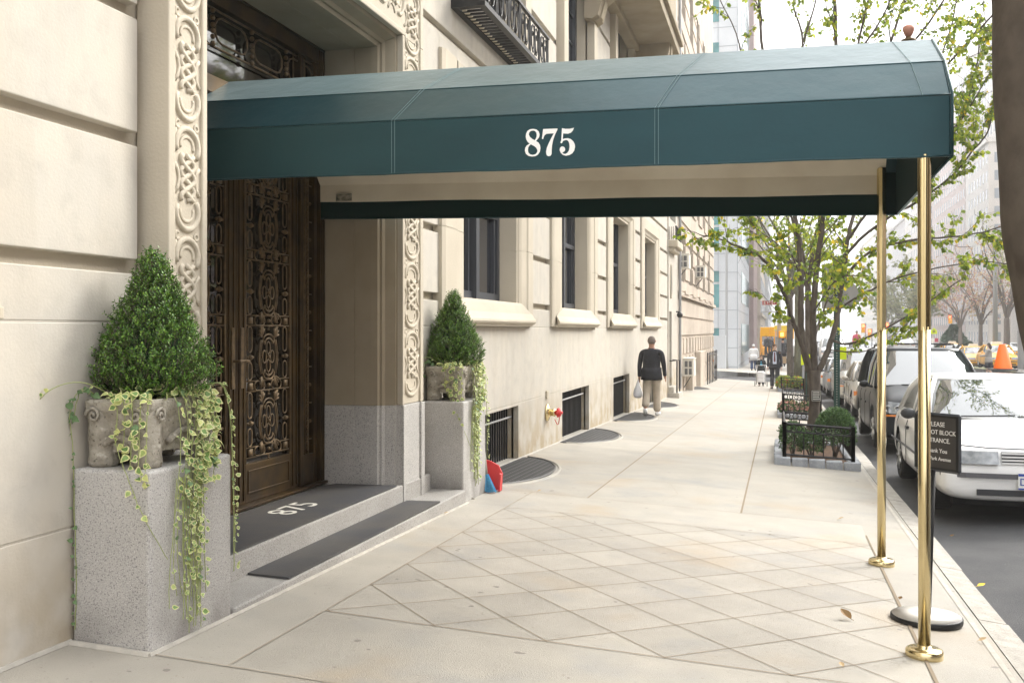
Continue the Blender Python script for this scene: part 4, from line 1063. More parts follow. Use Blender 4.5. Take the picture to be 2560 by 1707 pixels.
# ================================================================ TREES
def smooth(P, k=5):
    P = [Vector(p) for p in P]; out = []
    for i in range(len(P)-1):
        p0 = P[max(i-1,0)]; p1 = P[i]; p2 = P[i+1]; p3 = P[min(i+2,len(P)-1)]
        for q in range(k):
            u = q/k; out.append(.5*((2*p1)+(-p0+p2)*u+(2*p0-5*p1+4*p2-p3)*u*u+(-p0+3*p1-3*p2+p3)*u**3))
    return out+[P[-1]]
def taper(n, a, b): return [a+(b-a)*(i/(n-1))**.8 for i in range(n)]
def limb(st, lf, pts, r0, r1, rnd, twigs=8, tl=.8, leaf=.075, dens=7, start=.3, keep=.75, wig=.03, sub=3):
    P = smooth(pts, 5)
    for p in P[1:-1]: p += rv(rnd)*wig*r0*6
    st.tube(P, taper(len(P), r0, r1), 7 if r0 > .03 else 5)
    L_ = len(P)
    for i in range(twigs):
        u = start+(1-start)*(i+rnd.random())/twigs; k = min(int(u*(L_-1)), L_-2); p = P[k].lerp(P[k+1], rnd.random())
        d0 = (P[min(k+1,L_-1)]-P[k]).normalized(); d = (d0*.8+rv(rnd)*.9+Vector((0,0,.25))).normalized(); ln = tl*rnd.uniform(.45,1.15)
        q = [p]; 
        for s in range(4): d = (d+rv(rnd)*.28+Vector((0,0,.05))).normalized(); q.append(q[-1]+d*ln/4)
        st.tube(q, taper(5, max(r1*.75,.006)*(1 if r0 > .02 else .8), .0022), 4, cap=False)
        groups = [q]
        for s in range(sub):
            j = rnd.choice((1,2,3)); e = (d+rv(rnd)*1.0).normalized(); l2 = ln*rnd.uniform(.3,.6)
            z = [q[j], q[j]+e*l2*.5+rv(rnd)*.02, q[j]+e*l2+rv(rnd)*.03]; st.tube(z, [.004,.003,.0018], 3, cap=False); groups.append(z)
        for g in groups:
            if rnd.random() > keep: continue
            for a, b in zip(g[:-1], g[1:]):
                sg = b-a; n = dens*sg.length*3; n = int(n)+(rnd.random() < n-int(n))
                for _ in range(n):
                    c = a+sg*rnd.random(); ld = (rv(rnd)*.7+Vector((0,0,-.75))).normalized(); cc = c+ld*.02
                    L2 = leaf*rnd.uniform(.6,1.2); add_leaf(lf, cc, ld, rv(rnd), L2, L2*.72)
    return P
T1 = thing('street_tree', 'multi-stemmed street tree with yellow-green leaves rising from the nearest fenced tree pit', 'tree', tuple(at(2035, 1050, 15.8)), 'street trees along the kerb')
rnd = random.Random(21); st = MB(); lf = MB(); D = 15.8
base = at(2035, 1062, D); fork = at(2036, 935, D)
st.tube(smooth([at(2033,1085,D), at(2035,1040,D), at(2037,985,D), fork, at(2036,925,D)], 3), [.110,.10,.092,.088,.086,.086,.087,.088,.092,.095,.097,.097,.09], 14)
def pl(*a): return [at(x, y, d) for x, y, d in a]
LB = [ # points, r0, r1, twigs, twig length
 (pl((2030,935,15.8),(2008,870,15.7),(1984,810,15.5),(1962,740,15.3),(1935,685,15.0),(1900,640,14.8),(1850,618,14.6),(1800,598,14.5),(1752,588,14.4)), .055,.008, 15,.55),
 (pl((2026,930,15.8),(2005,850,15.9),(2003,760,16),(2002,660,16.1),(1990,560,16.2),(1968,440,16.4),(1930,260,16.6),(1900,60,16.8),(1890,-200,17)), .072,.018, 16,.9),
 (pl((2036,930,15.8),(2034,850,15.7),(2034,760,15.6),(2044,660,15.5),(2056,560,15.4),(2068,440,15.2),(2075,300,15.1),(2090,120,15),(2080,-60,14.9),(2060,-260,14.8)), .070,.020, 18,.9),
 (pl((2042,935,15.8),(2066,885,15.8),(2085,830,15.9),(2098,760,16),(2108,680,16.1),(2120,600,16.2),(2136,520,16.4),(2155,400,16.6),(2200,200,16.8),(2260,0,17),(2290,-150,17)), .060,.018, 18,.9),
 (pl((2080,850,15.8),(2120,860,15.6),(2180,838,15.4),(2240,806,15.2),(2300,770,15.0),(2370,720,14.8),(2420,690,14.7)), .026,.007, 9,.5),
 (pl((2075,875,15.8),(2150,880,15.3),(2210,858,15.0),(2290,840,14.8)), .014,.005, 4,.4),
 (pl((2100,770,16),(2150,740,15.7),(2230,700,15.4),(2300,680,15.2),(2400,660,15),(2480,655,14.9),(2540,665,14.8)), .024,.006, 10,.5),
 (pl((2106,700,16),(2150,650,15.8),(2200,618,15.6),(2290,600,15.3),(2380,592,15.1),(2460,580,15),(2540,555,14.9)), .034,.008, 16,.6),
 (pl((2112,640,16.1),(2160,590,15.9),(2230,540,15.6),(2300,500,15.4),(2380,440,15.2),(2430,380,15.1),(2470,330,15.0),(2480,280,15)), .034,.009, 18,.6),
 (pl((2120,600,16.2),(2180,520,16),(2260,470,15.9),(2350,400,15.8),(2400,300,15.7),(2440,180,15.6),(2450,60,15.5)), .030,.009, 20,.75),
 (pl((2034,780,15.6),(2060,740,15.0),(2090,700,14.6),(2120,690,14.3),(2170,690,14.1)), .018,.006, 7,.55),
 (pl((2002,700,16.1),(1985,650,15.6),(1960,600,15.2),(1930,560,14.8)), .020,.006, 6,.5),
 (pl((1985,810,15.5),(1960,800,15.0),(1935,770,14.8),(1905,735,14.7)), .010,.004, 3,.3),
 (pl((1990,560,16.2),(1950,500,16.2),(1900,420,16.2),(1860,260,16),(1848,110,16),(1800,0,16)), .026,.008, 10,.55),
 (pl((1968,440,16.4),(1985,300,16.5),(2007,106,16.6),(1985,20,16.7),(1975,-120,16.7)), .030,.012, 7,.55),
 (pl((2007,106,16.6),(2035,20,16.6),(2060,-100,16.6)), .022,.010, 5,.5),
 (pl((2075,300,15.1),(2130,180,15),(2148,96,15),(2170,0,15),(2200,-150,15)), .030,.012, 12,.6),
 (pl((2130,150,15),(2190,70,15),(2225,0,15),(2260,-120,15)), .022,.010, 12,.6),
 (pl((2155,400,16.6),(2230,300,16.6),(2330,180,16.5),(2380,60,16.4),(2400,-80,16.3)), .028,.010, 18,.7),
 (pl((2034,850,15.7),(2050,800,16.3),(2070,740,16.7),(2085,660,17)), .030,.010, 10,.6),
]
LB += [(pl((2155,400,16.6),(2260,280,16),(2380,150,15.2),(2480,40,14.5),(2600,-80,13.8),(2760,-200,13.2)), .030,.010, 24,.9),
 (pl((2200,200,16.8),(2320,60,15.8),(2420,-90,15),(2540,-220,14.2)), .026,.010, 20,.9),
 (pl((2230,500,15.9),(2330,380,15.6),(2410,290,15.3),(2470,190,15)), .020,.008, 14,.6),
 (pl((2000,660,16.2),(1930,600,16.4),(1880,560,16.6),(1840,480,16.6)), .018,.006, 10,.6)]
for P_, r0, r1, tw, tl in LB: limb(st, lf, P_, r0*.86, r1, rnd, tw, tl, leaf=.072, dens=10 if P_[-1].z > 6.5 else 20, start=.18 if r0 < .05 else .25)
st.build('trunk', bark, T1, smooth=True); lf.build('crown', treeleaf, T1)
# plaque tied to the trunk
pc = at(2040, 989, 15.66); m_ = MB(); exv = Vector((CY, SY, 0)); ezv = Vector((0,0,1)); env = Vector((SY, -CY, 0))
pq = thing('tree_plaque', 'small dark plaque with rows of pale lettering tied to the nearest street tree', 'sign', tuple(pc))
m_.prism([(-.075,-.085),(.075,-.085),(.075,.085),(-.075,.085)], lambda u, v, s: pc+exv*u+ezv*v+env*(.012*s)); pb = m_.build('board', iron, pq)
m_ = MB()
for a, b in (((-.068,-.078),(.068,-.078)),((-.068,.078),(.068,.078)),((-.068,-.078),(-.068,.078)),((.068,-.078),(.068,.078))): m_.tube([pc+exv*a[0]+ezv*a[1]+env*.013, pc+exv*b[0]+ezv*b[1]+env*.013], .0025, 4)
rnd = random.Random(4)
for r_ in range(4):
    u = -.052
    while u < .05:
        w_ = rnd.uniform(.006,.012); v = .052-.034*r_; m_.prism([(u,v-.010),(u+w_,v-.010),(u+w_,v+.010),(u,v+.010)], lambda a, b, s: pc+exv*a+ezv*b+env*(.0125+.001*s)); u += w_+.005
m_.build('lettering', mat_ink, pb)

# foreground trunk cut by the right edge of the frame
T0 = thing('street_tree', 'big pale brown trunk leaning in at the right edge, closest tree to the camera', 'tree', tuple(at(2870, 1750, 4.3)), 'street trees along the kerb')
st = MB(); cx = [(2640,-260),(2655,-60),(2662,150),(2672,380),(2688,560),(2715,700),(2745,820),(2775,1000),(2790,1300),(2800,1690)]
P_ = smooth([at(x, y, 4.6) for x, y in cx], 4); rr = [.30+.0*i for i in range(len(P_))]
rr = [.300 if i < 14 else .300+.002*(i-14) for i in range(len(P_))]
rnd = random.Random(3); st.tube(P_, [r*(1+.012*math.sin(i*.9)) for i, r in enumerate(rr)], 26)
lf = MB()
for k in range(5): limb(st, lf, [P_[1], P_[1]+Vector((rnd.uniform(0,1.2),rnd.uniform(-1,1),1.2)), P_[1]+Vector((rnd.uniform(.3,2),rnd.uniform(-2,2),2.6))], .07, .012, rnd, 10, .9)
st.build('trunk', bark_near, T0, smooth=True); lf.build('crown', treeleaf, T0)

# further street trees (generated)
def gen_tree(name, label, base, H, r, rnd, spread=2.2, leafm=treeleaf, barkm=bark, leaf=.09, dens=5, limbs=9, twigs=10, fork=.32, group='street trees along the kerb', keep=.75, tl=.8, cat='tree'):
    t = thing(name, label, cat, tuple(base), group); st = MB(); lf = MB(); b = Vector(base); lean = Vector((rnd.uniform(-.05,.05),0,0))
    f = b+Vector((0,0,H*fork))+lean
    st.tube([b-Vector((0,0,.2)), b.lerp(f,.5)+lean, f, f+Vector((0,0,.15))], [r*1.1,r,r*.9,r*.8], 10)
    for i in range(limbs):
        a = 2*math.pi*i/limbs+rnd.uniform(-.3,.3); s = spread*rnd.uniform(.45,1.05); h = H*rnd.uniform(.75,1.0) if i % 2 else H*rnd.uniform(.5,.8)
        e = b+Vector((s*math.cos(a), s*math.sin(a), h)); m1 = f.lerp(e,.35)+Vector((-.12*s*math.cos(a), -.12*s*math.sin(a), .1)); m2 = f.lerp(e,.7)+rv(rnd)*.15
        limb(st, lf, [f, m1, m2, e], r*.5, r*.09, rnd, twigs, tl, leaf, dens, .2, keep)
    st.build('trunk', barkm, t, smooth=True)
    if lf.f: lf.build('crown', leafm, t)
    return t
rnd = random.Random(77)
gen_tree('street_tree', 'slim straight brown trunk in the second tree pit, just behind the nearest multi-stemmed tree', (at(2015,985,25.5).x, 25.9, zg(.5,25.9)), 7.5, .085, rnd, 1.6, leaf=.10, dens=4, limbs=8, fork=.42)
gen_tree('street_tree', 'greenish-grey straight trunk in the third tree pit beside the suited man', (at(1993,920,41).x, 42.4, zg(.5,42.4)), 9.5, .165, rnd, 2.6, barkm=bark_g, leaf=.13, dens=3.5, limbs=9, twigs=9, fork=.4)
gen_tree('street_tree', 'distant leafy street tree above the canopy, left of the sky', (.6, 52, zg(.6,52)), 12, .16, rnd, 3.4, leaf=.15, dens=3, limbs=10, fork=.35, keep=.5)

# ---- tree pits
def pit(x0, x1, y0, y1, label, kind, seed):
    rnd = random.Random(seed); c = ((x0+x1)/2, (y0+y1)/2, zg((x0+x1)/2, (y0+y1)/2))
    t = thing('tree_pit_edging', label[0], 'stone edging', c, 'granite edgings round the tree pits')
    e = MB(); sw, sh = .16, .11
    def stone(xa, xb, ya, yb):
        z = zg((xa+xb)/2, (ya+yb)/2); j = lambda: rnd.uniform(-.007, .007)
        P = [(xa+j(),ya+j(),z-.1),(xb+j(),ya+j(),z-.1),(xb+j(),yb+j(),z-.1),(xa+j(),yb+j(),z-.1),(xa+j(),ya+j(),z+sh+j()),(xb+j(),ya+j(),z+sh+j()),(xb+j(),yb+j(),z+sh+j()),(xa+j(),yb+j(),z+sh+j())]
        n = len(e.v); e.v += P
        for q in ((3,2,1,0),(4,5,6,7),(0,1,5,4),(1,2,6,5),(2,3,7,6),(3,0,4,7)): e.f.append(tuple(n+i for i in q)); e.m.append(0)
    n = 5; w_ = (x1-x0)/n
    for i in range(n): stone(x0+w_*i+.008, x0+w_*(i+1)-.008, y0, y0+sw); stone(x0+w_*i+.008, x0+w_*(i+1)-.008, y1-sw, y1)
    n = int((y1-y0-2*sw)/.28); w_ = (y1-y0-2*sw)/n
    for i in range(n): stone(x0, x0+sw, y0+sw+w_*i+.008, y0+sw+w_*(i+1)-.008); stone(x1-sw, x1, y0+sw+w_*i+.008, y0+sw+w_*(i+1)-.008)
    o = e.build('stones', curb_blue, t); bevel(o, .014, 2)
    g = MB(); g.box(x0+.02, x1-.02, y0+.03, y0+sw-.02, c[2]-.2, zg(c[0],y0)+.055); 
    g.build('mortar', concrete_light, t)
    s = MB(); s.sheet(x0+sw*.8, x1-sw*.8, [y0+sw*.8, y1-sw*.8], zg, .075); tag(s.build('mulch', soil), label[1], 'mulch')
    # low iron fence
    f = thing('tree_pit_fence', label[2], 'fence', (c[0], y0+sw, c[2]), 'low black iron fences round the tree pits'); m_ = MB(); h = .46
    xa, xb, ya, yb = x0+.14, x1-.10, y0+.11, y1-.12
    def side(p, q, nr):
        p = Vector(p); q = Vector(q); d = (q-p); L_ = d.length; d.normalize(); nn = Vector((-d.y, d.x))
        zz = lambda u: zg(*(p+d*u))+sh
        for u in (0, L_): P = p+d*u; m_.box(P.x-.026, P.x+.026, P.y-.026, P.y+.026, zz(u)-.05, zz(u)+h+.02)
        for hh, r in ((h, .017), (h-.11, .011), (.035, .012)): m_.tube([(p.x,p.y,zz(0)+hh), (q.x,q.y,zz(L_)+hh)], r, 4)
        for i in range(nr):
            u = L_*(i+.5)/nr; P = p+d*u
            m_.tube([(P.x+d.x*.044*math.cos(k*math.pi/5), P.y+d.y*.044*math.cos(k*math.pi/5), zz(u)+h-.056+.044*math.sin(k*math.pi/5)) for k in range(10)], .008, 4, True)
        for i in range(1, nr): u = L_*i/nr; P = p+d*u; m_.tube([(P.x,P.y,zz(u)+.03),(P.x,P.y,zz(u)+h-.11)], .008, 4)
    nx_ = 7
    side((xa,ya),(xb,ya), nx_); side((xa,ya),(xa,yb), int((yb-ya)/.135)); side((xb,ya),(xb,yb), int((yb-ya)/.135)); side((xa,yb),(xb,yb), nx_)
    m_.build('railing', iron, f)
    return (xa, xb, ya, yb)
curb_blue = mat('blue_grey_granite', (.33,.35,.38), .85, col2=(.24,.255,.28), scale=9, bump=.8, bscale=50, speck=[(60, (.45,.46,.48), .6, .7)])
A_ = pit(-.055, 1.09, 14.28, 17.3, ['blue-grey granite blocks edging the nearest tree pit', 'brown bark mulch inside the nearest tree pit', 'low black ring-topped fence round the nearest tree pit with the round shrub'], 0, 1)
B_ = pit(-.02, 1.06, 24.4, 27.4, ['granite blocks edging the second tree pit', 'mulch inside the second tree pit', 'low black ring-topped fence round the second tree pit with pinkish plants'], 1, 2)
C_ = pit(-.02, 1.06, 40.6, 44.0, ['granite blocks edging the third tree pit', 'mulch inside the third tree pit', 'low black fence round the third tree pit full of green and red plants'], 2, 3)
def shrub_ball(name, label, c, rx, rz, n, leafm, rnd, size=.03, cat='shrub', flowers=None):
    t = thing(name, label, cat, tuple(c)); m_ = MB(); c = Vector(c); st = MB()
    for i in range(n):
        d = rv(rnd); 
        if d.z < -.35: d.z = -d.z
        k = rnd.choice((1,1,.88,.7)); p = c+Vector((d.x*rx*k, d.y*rx*k, rz+d.z*rz*k))*(1)
        p += rv(rnd)*.015; 
        for q in range(4): add_leaf(m_, p+rv(rnd)*.018, (d+rv(rnd)*.8).normalized(), (d+rv(rnd)*.5).normalized(), size*rnd.uniform(.7,1.3), size*.55)
    for i in range(8): d = rv(rnd); st.tube([c, c+Vector((d.x*rx*.4,d.y*rx*.4,rz*.8)), c+Vector((d.x*rx*.8,d.y*rx*.8,rz*1.4))], [.01,.006,.003], 4)
    m_.build('foliage', leafm, t); st.build('stems', twig, t)
    if flowers:
        f = MB()
        for i in range(flowers[1]):
            d = rv(rnd); d.z = abs(d.z); p = c+Vector((d.x*rx, d.y*rx, rz+d.z*rz))
            for q in range(4): add_leaf(f, p, (rv(rnd)+Vector((0,0,.6))).normalized(), rv(rnd), flowers[2], flowers[2]*.8)
        f.build('flowers', flowers[0], t)
    return t
rnd = random.Random(9)
cb = at(2095, 1100, 15.2)
shrub_ball('round_shrub', 'clipped round evergreen shrub in the nearest fenced tree pit', (.80, 15.15, zg(.8,15.15)+.06), .27, .36, 1500, pitleaf, rnd, .032)
for i, (x, y, r, h, lb) in enumerate([(.20,14.95,.17,.24,'low glossy plant in the left front corner of the nearest tree pit'),(.45,15.0,.16,.19,'low leafy plant between the round shrub and the corner plant of the nearest pit'),(.22,16.2,.2,.22,'low leafy plant at the back left of the nearest tree pit'),(.70,16.6,.22,.26,'leafy plant behind the trunk in the nearest tree pit')]):
    shrub_ball('low_plant', lb, (x, y, zg(x,y)+.04), r, h, 300, pitleaf, rnd, .036, 'plant')
pink = mat('pink_flower', (.72,.42,.36), .6, trans=.3); redf = mat('red_flower', (.75,.12,.05), .6, trans=.3)
for i in range(4):
    shrub_ball('flowering_plant', ['pale pink flowering plant in the front left of the second tree pit','pale pink flowering plant in the front right of the second tree pit','pinkish plant in the middle of the second tree pit','pinkish plant at the back of the second tree pit'][i], (.25+.5*(i%2), 25.0+.7*(i//2), zg(.5,25)+.03), .24, .17, 170, pitleaf, rnd, .05, 'plant', (pink, 60, .05))
for i in range(5):
    shrub_ball('flowering_plant', ['bushy green plant with red flowers at the front left of the third tree pit','bushy green plant with red flowers at the front right of the third tree pit','green plant mid-left of the third tree pit','green plant mid-right of the third tree pit','green plant at the back of the third tree pit'][i], (.25+.5*(i%2), 41.2+.8*(i//2), zg(.5,41.5)+.03), .30, .26, 200, treeleaf, rnd, .08, 'plant', (redf, 14, .07))

# ---- green perforated post with neon notice and two sign plates seen from behind
px_ = at(2092, 1003, 19.6); zb = zg(px_.x, px_.y)
gpaint = mat('dark_green_post', (.012,.055,.045), .6); neon = mat('neon_yellow_card', (.72,.85,.02), .6, spec=.2); platem = mat('sign_back', (.34,.33,.30), .6, .3, col2=(.28,.27,.25), scale=3)
t = thing('sign_post', 'dark green perforated post at the kerb with grey sign plates seen from behind', 'sign post', (px_.x, px_.y, zb))
m_ = MB(); zt = 3.05; m_.box(px_.x-.045, px_.x+.045, px_.y-.02, px_.y+.02, zb-.1, zt); m_.box(px_.x-.058, px_.x-.045, px_.y-.035, px_.y+.02, zb-.1, zt); m_.box(px_.x+.045, px_.x+.058, px_.y-.035, px_.y+.02, zb-.1, zt)
po = m_.build('post', gpaint, t); m_ = MB()
z = zb+.15
while z < zt: m_.lathe([(.0085,0),(.0085,.002)], (px_.x, px_.y-.0225, z), 8, axis='y'); z += .05
m_.build('holes', mat_ink, po)
def plate(poly, dy, mt, name, par, th=.006):
    m = MB(); m.prism(poly, lambda u, v, s: Vector((px_.x, px_.y, 0))+exv*u+Vector((0,0,v))-env*(dy+th*s)); return m.build(name, mt, par)
plate([(-.28,2.03),(-.05,2.03),(-.05,2.90),(-.28,2.90)], .045, platem, 'sign_plate', t)
plate([(-.03,2.03),(.32,2.03),(.50,2.20),(.42,2.45),(.10,2.78),(-.03,2.85)], .055, platem, 'sign_plate', t)
m_ = MB(); Q = at(2107, 882, 19.9); m_.prism([(-.07,-.13),(.07,-.13),(.07,.12),(-.07,.12)], lambda u, v, s: Q+exv*u+ezv*v+env*(.004*s))
tag(m_.build('neon_notice', neon), 'neon yellow card fixed to the dark green post', 'notice', 'neon yellow cards')
t = thing('parking_notice', 'neon yellow card on a thin stake seen between the stems of the nearest tree', 'notice', tuple(at(2016,1000,24)), 'neon yellow cards')
Q = at(2016, 899, 24); m_ = MB(); m_.prism([(-.13,-.13),(.13,-.10),(.13,.13),(-.13,.12)], lambda u, v, s: Q+exv*u+ezv*v+env*(.006*s)); m_.build('card', neon, t)
m_ = MB(); m_.tube([tuple(Q+env*-.02), tuple(Vector((Q.x,Q.y,zg(Q.x,Q.y))))], .015, 6); m_.build('stake', gpaint, t)

# ================================================================ VEHICLES
def ring(y, w, zb, zs, zt, cr):
    h = [(0,zb),(w*.80,zb),(w*.955,zb+.05),(w,zb+(zs-zb)*.35),(w,zb+(zs-zb)*.72),(w*.97,zs),(w*.87,zt-.005),(w*.46,zt+cr*.75),(0,zt+cr)]
    return [(x, y, z) for x, z in h]+[(-x, y, z) for x, z in h[-2:0:-1]]
KINDS = {
 'sedan': dict(L=4.75, W=1.72, H=1.44, wf=.92, wr=3.62, wrad=.315,
   st=[(0,.70,.30,.50,.52,.0),(.03,.80,.24,.52,.60,.01),(.10,.835,.22,.60,.73,.02),(.30,.85,.20,.66,.79,.03),(.95,.86,.19,.76,.90,.035),(1.45,.86,.19,.84,.965,.03),(2.4,.865,.19,.88,.99,0),(3.5,.86,.19,.88,1.0,.01),(3.95,.855,.20,.88,1.01,.02),(4.55,.82,.24,.82,.97,.02),(4.70,.76,.30,.70,.86,.01),(4.75,.70,.40,.6,.66,0)],
   gh=dict(b0=1.32,b1=4.05,t0=2.12,t1=3.25,wb=.765,wt=.585,zb=.93), pil=[2.72]),
 'van': dict(L=5.0, W=1.90, H=1.78, wf=.98, wr=3.98, wrad=.345,
   st=[(0,.74,.34,.58,.62,.0),(.03,.86,.26,.60,.72,.01),(.12,.91,.22,.70,.86,.02),(.35,.935,.20,.80,.95,.04),(.9,.95,.20,.90,1.06,.04),(1.25,.95,.20,.98,1.12,.02),(2.5,.955,.20,1.02,1.14,0),(4.0,.955,.20,1.02,1.14,0),(4.7,.94,.24,1.02,1.14,0),(4.93,.90,.28,.98,1.12,0),(5.0,.84,.36,.8,.98,0)],
   gh=dict(b0=1.10,b1=4.95,t0=2.00,t1=4.65,wb=.86,wt=.68,zb=1.06), pil=[2.45,3.45]),
}
def fo(x, W):                        # outline of the nose seen from above
    u = min(abs(x)/(W/2), 1)
    return -.012+.05*u**3+.20*max(0, u-.80)**1.5/.2**1.5*1.0
def car(label, xl, yf, kind, pm, group='parked cars along the kerb', detail=0, name=None, scale=1, taxi=False, zoff=0, zabs=None, rear=False):
    K = KINDS[kind]; W = K['W']; xc = xl+W/2; z0 = (zr(xc, yf) if zabs is None else zabs)+zoff
    t = thing(name or ('minivan' if kind == 'van' else 'sedan_car'), label, 'minivan' if kind == 'van' else ('taxi' if taxi else 'car'), (xc, yf, z0), group)
    slope = .021 if zabs is None else 0
    def fpatch(m_, sg, x0, x1, za, zb, off=.0, sweep=0):
        n = 8
        for i in range(n):
            a = x0+(x1-x0)*i/n; b = x0+(x1-x0)*(i+1)/n; ya, yb = fo(a, W)-.012-off, fo(b, W)-.012-off; zz = sweep*(i/n); z2 = sweep*((i+1)/n)
            P = [(sg*a,ya,za+zz*.3),(sg*b,yb,za+z2*.3),(sg*b,yb+(zb-za)*.42,zb+z2*.5),(sg*a,ya+(zb-za)*.42,zb+zz*.5)]
            m_.face(P); m_.face([(p[0],p[1]+.10,p[2]) for p in P][::-1])
            for j in range(4): q = (j+1) % 4; m_.face([P[j],P[q],(P[q][0],P[q][1]+.10,P[q][2]),(P[j][0],P[j][1]+.10,P[j][2])])
    S = -1 if rear else 1; L_ = K['L']
    def T(x, y, z):
        yy = y if not rear else L_-y
        return (xc+x*S, yf+yy, z0+z-slope*yy)
    def mk(): return MB()
    def bl(m_, n, mt, par=t, sm=False, **k):
        m_.v = [T(*p) for p in m_.v]; return m_.build(n, mt, par, sm, **k)
    b = mk(); rings = [ring(*s) for s in K['st']]; k = len(rings[0])
    for r in rings: b.v += r
    for i in range(len(rings)-1):
        for j in range(k): j2 = (j+1) % k; b.f.append((i*k+j, (i+1)*k+j, (i+1)*k+j2, i*k+j2)); b.m.append(0)
    b.f.append(tuple(range(k))); b.m.append(0); b.f.append(tuple((len(rings)-1)*k+j for j in range(k))[::-1]); b.m.append(0)
    body = bl(b, 'body', [pm, dark_plastic], sm=True, weld=True)
    body.data.materials.clear(); body.data.materials.append(pm); body.data.materials.append(dark_plastic)
    sub = body.modifiers.new('s', 'SUBSURF'); sub.levels = 2 if detail else 1; sub.render_levels = sub.levels
    if detail:
        cut = mk()
        for yw in (K['wf'], K['wr']):
            for sg in (-1, 1):
                n = 22; rr = K['wrad']+.055; a0 = len(cut.v)
                for xx in (sg*(W/2-.30), sg*(W/2+.1)):
                    for j in range(n): a = 2*math.pi*j/n; cut.v.append((xx, yw+rr*math.cos(a), K['wrad']+.02+rr*math.sin(a)))
                for j in range(n): j2 = (j+1) % n; cut.f.append((a0+j, a0+j2, a0+n+j2, a0+n+j)); cut.m.append(1)
                cut.f.append(tuple(a0+j for j in range(n))[::-1]); cut.m.append(1); cut.f.append(tuple(a0+n+j for j in range(n))); cut.m.append(1)
        co = bl(cut, 'cutter', [pm, dark_plastic], weld=True); co.parent = None
        co.matrix_world = Matrix.Identity(4); body.matrix_parent_inverse = Matrix.Identity(4); body.parent = None
        bo = body.modifiers.new('b', 'BOOLEAN'); bo.object = co; bo.operation = 'DIFFERENCE'; bo.solver = 'EXACT'
        bake(body); bpy.data.objects.remove(co); adopt(body, t)
    # greenhouse
    g = K['gh']; H = K['H']
    def rg(f, z, y0, y1, w, bow):    # outline ring at one level
        pts = [(-w, y0+bow), (-w*.55, y0+bow*.25), (0, y0), (w*.55, y0+bow*.25), (w, y0+bow), (w*1.01, (y0+y1)/2), (w, y1-bow*.6), (w*.5, y1), (-w*.5, y1), (-w, y1-bow*.6), (-w*1.01, (y0+y1)/2)]
        return [(x, y, z) for x, y in pts]
    lv = [rg(0, g['zb'], g['b0'], g['b1'], g['wb'], .16), rg(.5, (g['zb']*.45+H*.55), g['b0']*.45+g['t0']*.55-.03, g['b1']*.45+g['t1']*.55+.04, g['wb']*.45+g['wt']*.55+.025, .14), rg(1, H-.055, g['t0'], g['t1'], g['wt'], .12)]
    m_ = mk(); k = len(lv[0])
    for r in lv: m_.v += r
    for i in range(2):
        for j in range(k): j2 = (j+1) % k; m_.f.append((i*k+j, i*k+j2, (i+1)*k+j2, (i+1)*k+j)); m_.m.append(0)
    gh = bl(m_, 'windows', carglass, sm=True)
    m_ = mk(); r0 = [(x*1.015, y+(.0 if 0 else 0), z-.005) for x, y, z in lv[2]]; r1 = [(x*1.0, y, z+.022) for x, y, z in lv[2]]; r2 = [(x*.86, g['t0']+.10+(y-g['t0'])*(g['t1']-g['t0']-.2)/(g['t1']-g['t0']), H-.008) for x, y, z in lv[2]]
    r0 = [(x*1.02, y+(-.02 if y < (g['t0']+g['t1'])/2 else .02), z-.01) for x, y, z in lv[2]]
    for r in (r0, r1, r2): m_.v += r
    m_.v.append((0, (g['t0']+g['t1'])/2, H+.008))
    for i in range(2):
        for j in range(k): j2 = (j+1) % k; m_.f.append((i*k+j, i*k+j2, (i+1)*k+j2, (i+1)*k+j)); m_.m.append(0)
    for j in range(k): m_.f.append((2*k+j, 2*k+(j+1) % k, 3*k)); m_.m.append(0)
    roof = bl(m_, 'roof', pm, sm=True)
    m_ = mk()
    for j, r in ((0,.032),(4,.032),(6,.055),(9,.055)): m_ = mk(); m_.tube([tuple(lv[0][j]), tuple(lv[1][j]), tuple(lv[2][j])], r, 6); bl(m_, 'pillar', pm, sm=True)
    for yp in K['pil']:
        for sg in (-1, 1):
            m_ = mk(); m_.tube([(sg*g['wb']*1.01, yp, g['zb']), (sg*(g['wb']*.45+g['wt']*.55+.03), yp+.02, g['zb']*.45+H*.55), (sg*g['wt']*1.01, yp+.05, H-.05)], .022, 6); bl(m_, 'pillar', pm, sm=True)
    # wheels
    for yw in (K['wf'], K['wr']):
        for sg in (-1, 1):
            r = K['wrad']; m_ = mk(); m_.lathe([(r*.62,-.10),(r*.93,-.105),(r,-.075),(r,.075),(r*.93,.105),(r*.62,.10),(r*.60,.05)], (sg*(W/2-.125), yw, r), 24, axis='x'); ty = bl(m_, 'tyre', tyre, sm=False)
            m_ = mk(); xo = sg*(W/2-.125)+sg*.075
            m_.lathe([(r*.62,0),(r*.60,sg*.02),(r*.55,sg*.0),(r*.2,-sg*.01),(r*.14,sg*.02)], (xo, yw, r), 20, axis='x')
            for q in range(7): a = 2*math.pi*q/7; m_.tube([(xo+sg*.015, yw, r), (xo+sg*.03, yw+r*.57*math.cos(a), r+r*.57*math.sin(a))], [.030,.020], 5)
            bl(m_, 'rim', [rim], ty, sm=True)
    # lamps, grille, bumper trim, plate
    van = kind == 'van'; zh = .70 if van else .655; wv = W/2
